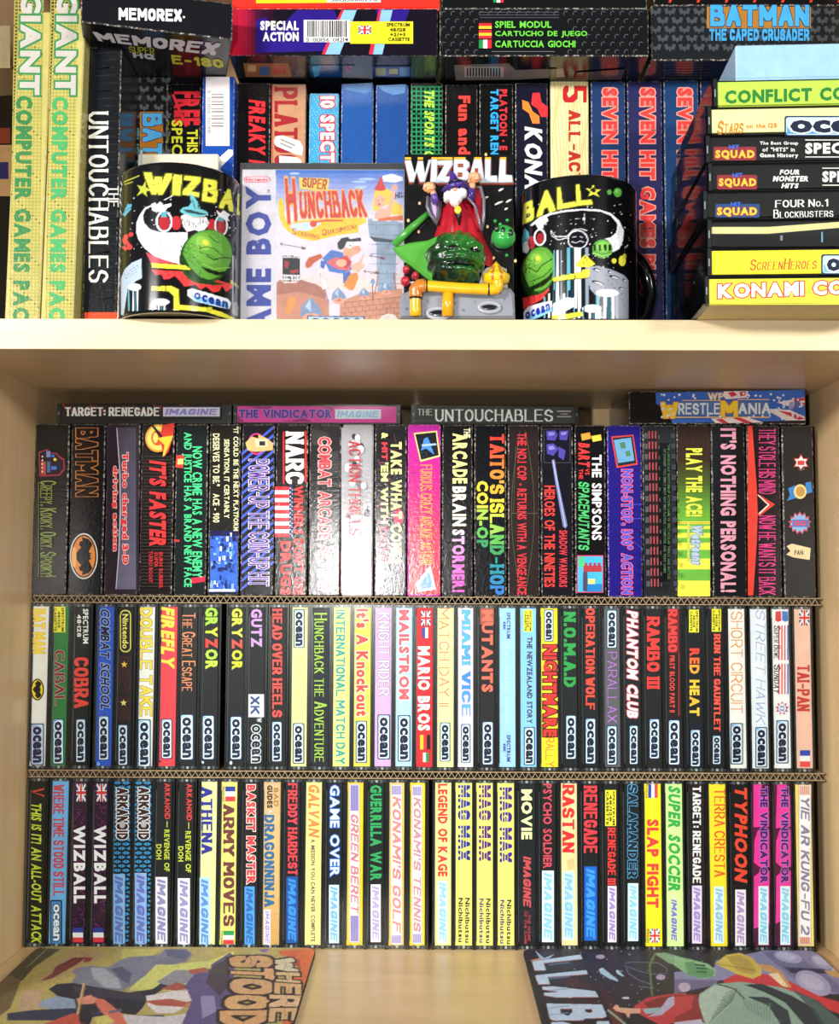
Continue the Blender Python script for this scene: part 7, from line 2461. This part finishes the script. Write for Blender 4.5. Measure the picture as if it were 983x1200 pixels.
def hard_mat(name, pxl, pxr, art, label, seed):
    y0, y1, th = 691.0, 837.5, 2.2
    xl, xr = P(pxl[0], 1114, 838).x, P(pxr[0], 1114, 838).x
    t = Thing(name, ((xl + xr) / 2, (y0 + y1) / 2, Z_FL + 0.05), 0, label, 'mat', 'picture mats on the bottom board')
    w, d = (xr - xl) / 2, (y1 - y0) / 2
    rad = 9
    out = []
    for cx, cy, a in ((w - rad, d - rad, 0), (-w + rad, d - rad, 90), (-w + rad, -d + rad, 180), (w - rad, -d + rad, 270)):
        for k in range(7):
            s_ = math.radians(a + 15 * k)
            out.append((cx + rad * math.cos(s_), cy + rad * math.sin(s_)))
    m = MB()
    m.face([(x, y, 0) for x, y in out][::-1], '#1a1818')
    m.face([(x, y, th) for x, y in out], '#1c1a1a')
    n = len(out)
    for i in range(n):
        a, b = out[i], out[(i + 1) % n]
        m.face([(a[0], a[1], 0), (b[0], b[1], 0), (b[0], b[1], th), (a[0], a[1], th)], '#282424')
    m.build('rubber_base', M_MAT, t.e)
    nu, nv = 340, 200
    X_, Y_ = np.meshgrid(np.linspace(-w + .5, w - .5, nu), np.linspace(-d + .5, d - .5, nv))
    # pull the sheet's corners in so that they follow the rounded base
    ex = np.maximum(np.abs(X_) - (w - rad), 0)
    ey = np.maximum(np.abs(Y_) - (d - rad), 0)
    L = np.hypot(ex, ey)
    k = np.where(L > rad - .5, (rad - .5) / np.maximum(L, 1e-6), 1.0)
    X_ = np.where(ex > 0, np.sign(X_) * (w - rad + ex * k), X_)
    Y_ = np.where(ey > 0, np.sign(Y_) * (d - rad + ey * k), Y_)
    pts = np.stack([X_, Y_, np.full_like(X_, th + .05)], -1).reshape(-1, 3)
    grid_obj('printed_sheet', pts, nu, nv, art.sample(proj(pts + np.array(t.loc))), M_MAT, t.e, False)
    return t


hard_mat('picture_mat', (46, 0), (371, 0), A, 'thin mat at bottom left, adventurers painting with cracked stone letters', 1)

A = Art(590, 1100, 1025, 1225, '#1c1420', 2.4)
A.T(600, 1100, 4.915)
A.poly([(0, 40), (1100, 40), (1100, 300), (0, 560)], '#241c2c'); A.poly([(300, 200), (560, 300), (620, 500), (420, 520), (300, 400)], '#3c1820')
A.dots(60, 300, 70, 900, 400, 1, 3, '#d8d8e8', 3)
A.ell(508, 104, 26, 12, '#a898b8'); A.ell(655, 342, 22, 7, '#c8c0d4')
# chrome letters reading towards the viewer
A.poly([(104, 124), (160, 112), (130, 66), (184, 112), (246, 88), (206, 120), (240, 140), (190, 138), (130, 136)], '#a0b4d4'); A.poly([(104, 124), (160, 112), (184, 122), (130, 136)], '#c88870')
for ch, q in (('L', [(112, 136), (128, 188), (424, 182), (392, 96)]), ('L', [(130, 216), (150, 268), (456, 262), (424, 186)]), ('A', [(170, 282), (184, 332), (516, 380), (456, 268)]), ('B', [(196, 378), (218, 478), (552, 472), (516, 384)]), ('Z', [(222, 486), (240, 600), (590, 600), (556, 480)])):
    A.text(ch, q, '#8c3c3c', 'K', '#141018', .2)
    A.text(ch, [(x + 2, y - 5) for x, y in q], '#b8cce4', 'K')
    (x0, y0), (x1, y1), (x2, y2), (x3, y3) = q
for y in (150, 232, 300, 400, 440):
    A.line([(210, y), (330, y - 14)], 7, '#6c8cb8', .6)
A.poly([(500, 176), (520, 166), (610, 240), (612, 248), (560, 230), (510, 200)], '#a8c8e0'); A.poly([(598, 182), (610, 180), (645, 216), (636, 218), (606, 202)], '#a8c8e0')
A.line([(650, 140), (700, 134), (840, 140), (890, 170), (890, 200), (820, 205), (740, 190), (660, 160)], 4, '#606888'); A.line([(650, 150), (670, 200), (730, 240), (800, 262), (810, 285), (730, 275)], 5, '#606888'); A.ell(856, 222, 26, 16, '#a898bc')
A.poly([(815, 84), (880, 80), (1060, 130), (1000, 170), (900, 140)], '#7c9c80'); A.line([(825, 84), (792, 150), (806, 330)], 11, '#54744c')
A.poly([(560, 380), (600, 390), (640, 470), (700, 560), (600, 560), (560, 440)], '#5c2024')
A.poly([(700, 390), (780, 340), (900, 320), (1000, 312), (1000, 470), (860, 500), (740, 440)], '#b83440'); A.poly([(760, 370), (860, 335), (980, 325), (900, 400), (800, 420)], '#7c1c28')
A.poly([(580, 400), (600, 376), (616, 396), (660, 400), (740, 402), (740, 430), (680, 430), (672, 460), (650, 430), (600, 418)], '#d8a48c'); A.poly([(750, 404), (850, 396), (852, 424), (770, 434)], '#8cb4c0')
A.poly([(840, 420), (900, 340), (1000, 315), (1000, 330), (910, 400), (860, 440), (780, 450)], '#b0acc8'); A.line([(550, 410), (660, 500)], 12, '#8ca088')
A.T(790, 1100, 5.093)
A.poly([(250, 130), (540, 70), (860, 70), (1100, 60), (1100, 330), (700, 330), (500, 240), (0, 260), (0, 200), (240, 170)], '#8484ac')
A.poly([(520, 76), (700, 76), (990, 280), (990, 330), (700, 230)], '#6c6c98'); A.poly([(650, 170), (880, 180), (980, 210), (700, 205)], '#28284c')
for x, y, rx, ry, r in ((680, 110, 85, 32, 12), (880, 138, 68, 32, 28), (830, 265, 115, 62, 28), (1000, 200, 70, 30, 10)):
    A.ell(x, y, rx, ry, '#a4a4cc', r); A.ell(x - 10, y - 6, rx * .7, ry * .6, '#bcbcdc', r)
A.poly([(0, 105), (80, 120), (200, 150), (250, 190), (240, 225), (180, 242), (90, 220), (0, 160)], '#88b484'); A.poly([(60, 140), (110, 138), (240, 190), (230, 228), (160, 236), (80, 215)], '#5c9464')
for x, y in ((150, 152), (160, 172), (158, 192)):
    A.poly([(x - 30, y), (x + 34, y + 4), (x + 38, y + 12), (x - 28, y + 8)], '#1c3424')
A.poly([(0, 240), (260, 250), (250, 275), (0, 330)], '#6c6488')
A.poly([(290, 250), (380, 205), (540, 210), (680, 250), (860, 340), (990, 380), (990, 450), (860, 400), (300, 280)], '#c43038')
A.poly([(240, 150), (310, 96), (390, 84), (460, 110), (520, 170), (520, 215), (470, 240), (380, 215), (300, 175)], '#c8b44c'); A.poly([(310, 110), (390, 96), (450, 130), (490, 190), (470, 215), (380, 195)], '#a88c34', .7); A.line([(250, 150), (480, 190)], 4, '#806424')
A.poly([(510, 150), (580, 160), (640, 200), (700, 290), (660, 290), (600, 210), (520, 185)], '#c89858'); A.poly([(560, 210), (620, 205), (680, 290), (640, 280)], '#e8d8b0'); A.poly([(890, 190), (990, 190), (990, 235), (940, 225)], '#c8a468')
A.ell(430, 470, 300, 200, '#7c9c88', 8); A.poly([(140, 400), (150, 330), (240, 270), (400, 258), (640, 290), (820, 360), (983, 480), (1040, 640), (200, 640)], '#88a898')
A.poly([(150, 340), (240, 280), (380, 290), (330, 400), (200, 520), (150, 420)], '#a8bcb0'); A.poly([(420, 275), (520, 268), (700, 340), (840, 420), (900, 520), (780, 520), (660, 380), (540, 320)], '#1c2c34'); A.poly([(430, 345), (560, 350), (680, 430), (700, 520), (640, 520), (560, 400)], '#24383c')
A.poly([(700, 300), (860, 370), (983, 480), (1040, 560), (900, 560), (820, 420)], '#28484c', .85)
for k in range(9):
    A.line([(380 - k * 4, 290 + k * 10), (300 - k * 12, 330 + k * 22)], 5, '#5c7c6c'); A.line([(410 + k * 20, 360 + k * 3), (440 + k * 16, 430 + k * 8)], 5, '#607c70')
A.line([(260, 272), (360, 300), (400, 340), (420, 360)], 8, '#2c4440')
A.poly([(0, 330), (140, 330), (150, 400), (180, 500), (0, 500)], '#8c2430'); A.poly([(0, 350), (120, 340), (100, 420), (0, 470)], '#c43c44', .8); A.poly([(0, 500), (160, 480), (200, 560), (0, 600)], '#b8b4cc'); A.ell(60, 290, 36, 28, '#b8a8c0')
A.T(600, 1100, 4.915)
A.strokes(1100, 500, 0, 1950, 560, 20, 4, .22, 5)
A.blot(.10, 2, 11)
hard_mat('picture_mat', (612, 0), (955, 0), A, 'thin mat at bottom right, space painting with chrome letters and green boulder', 2)
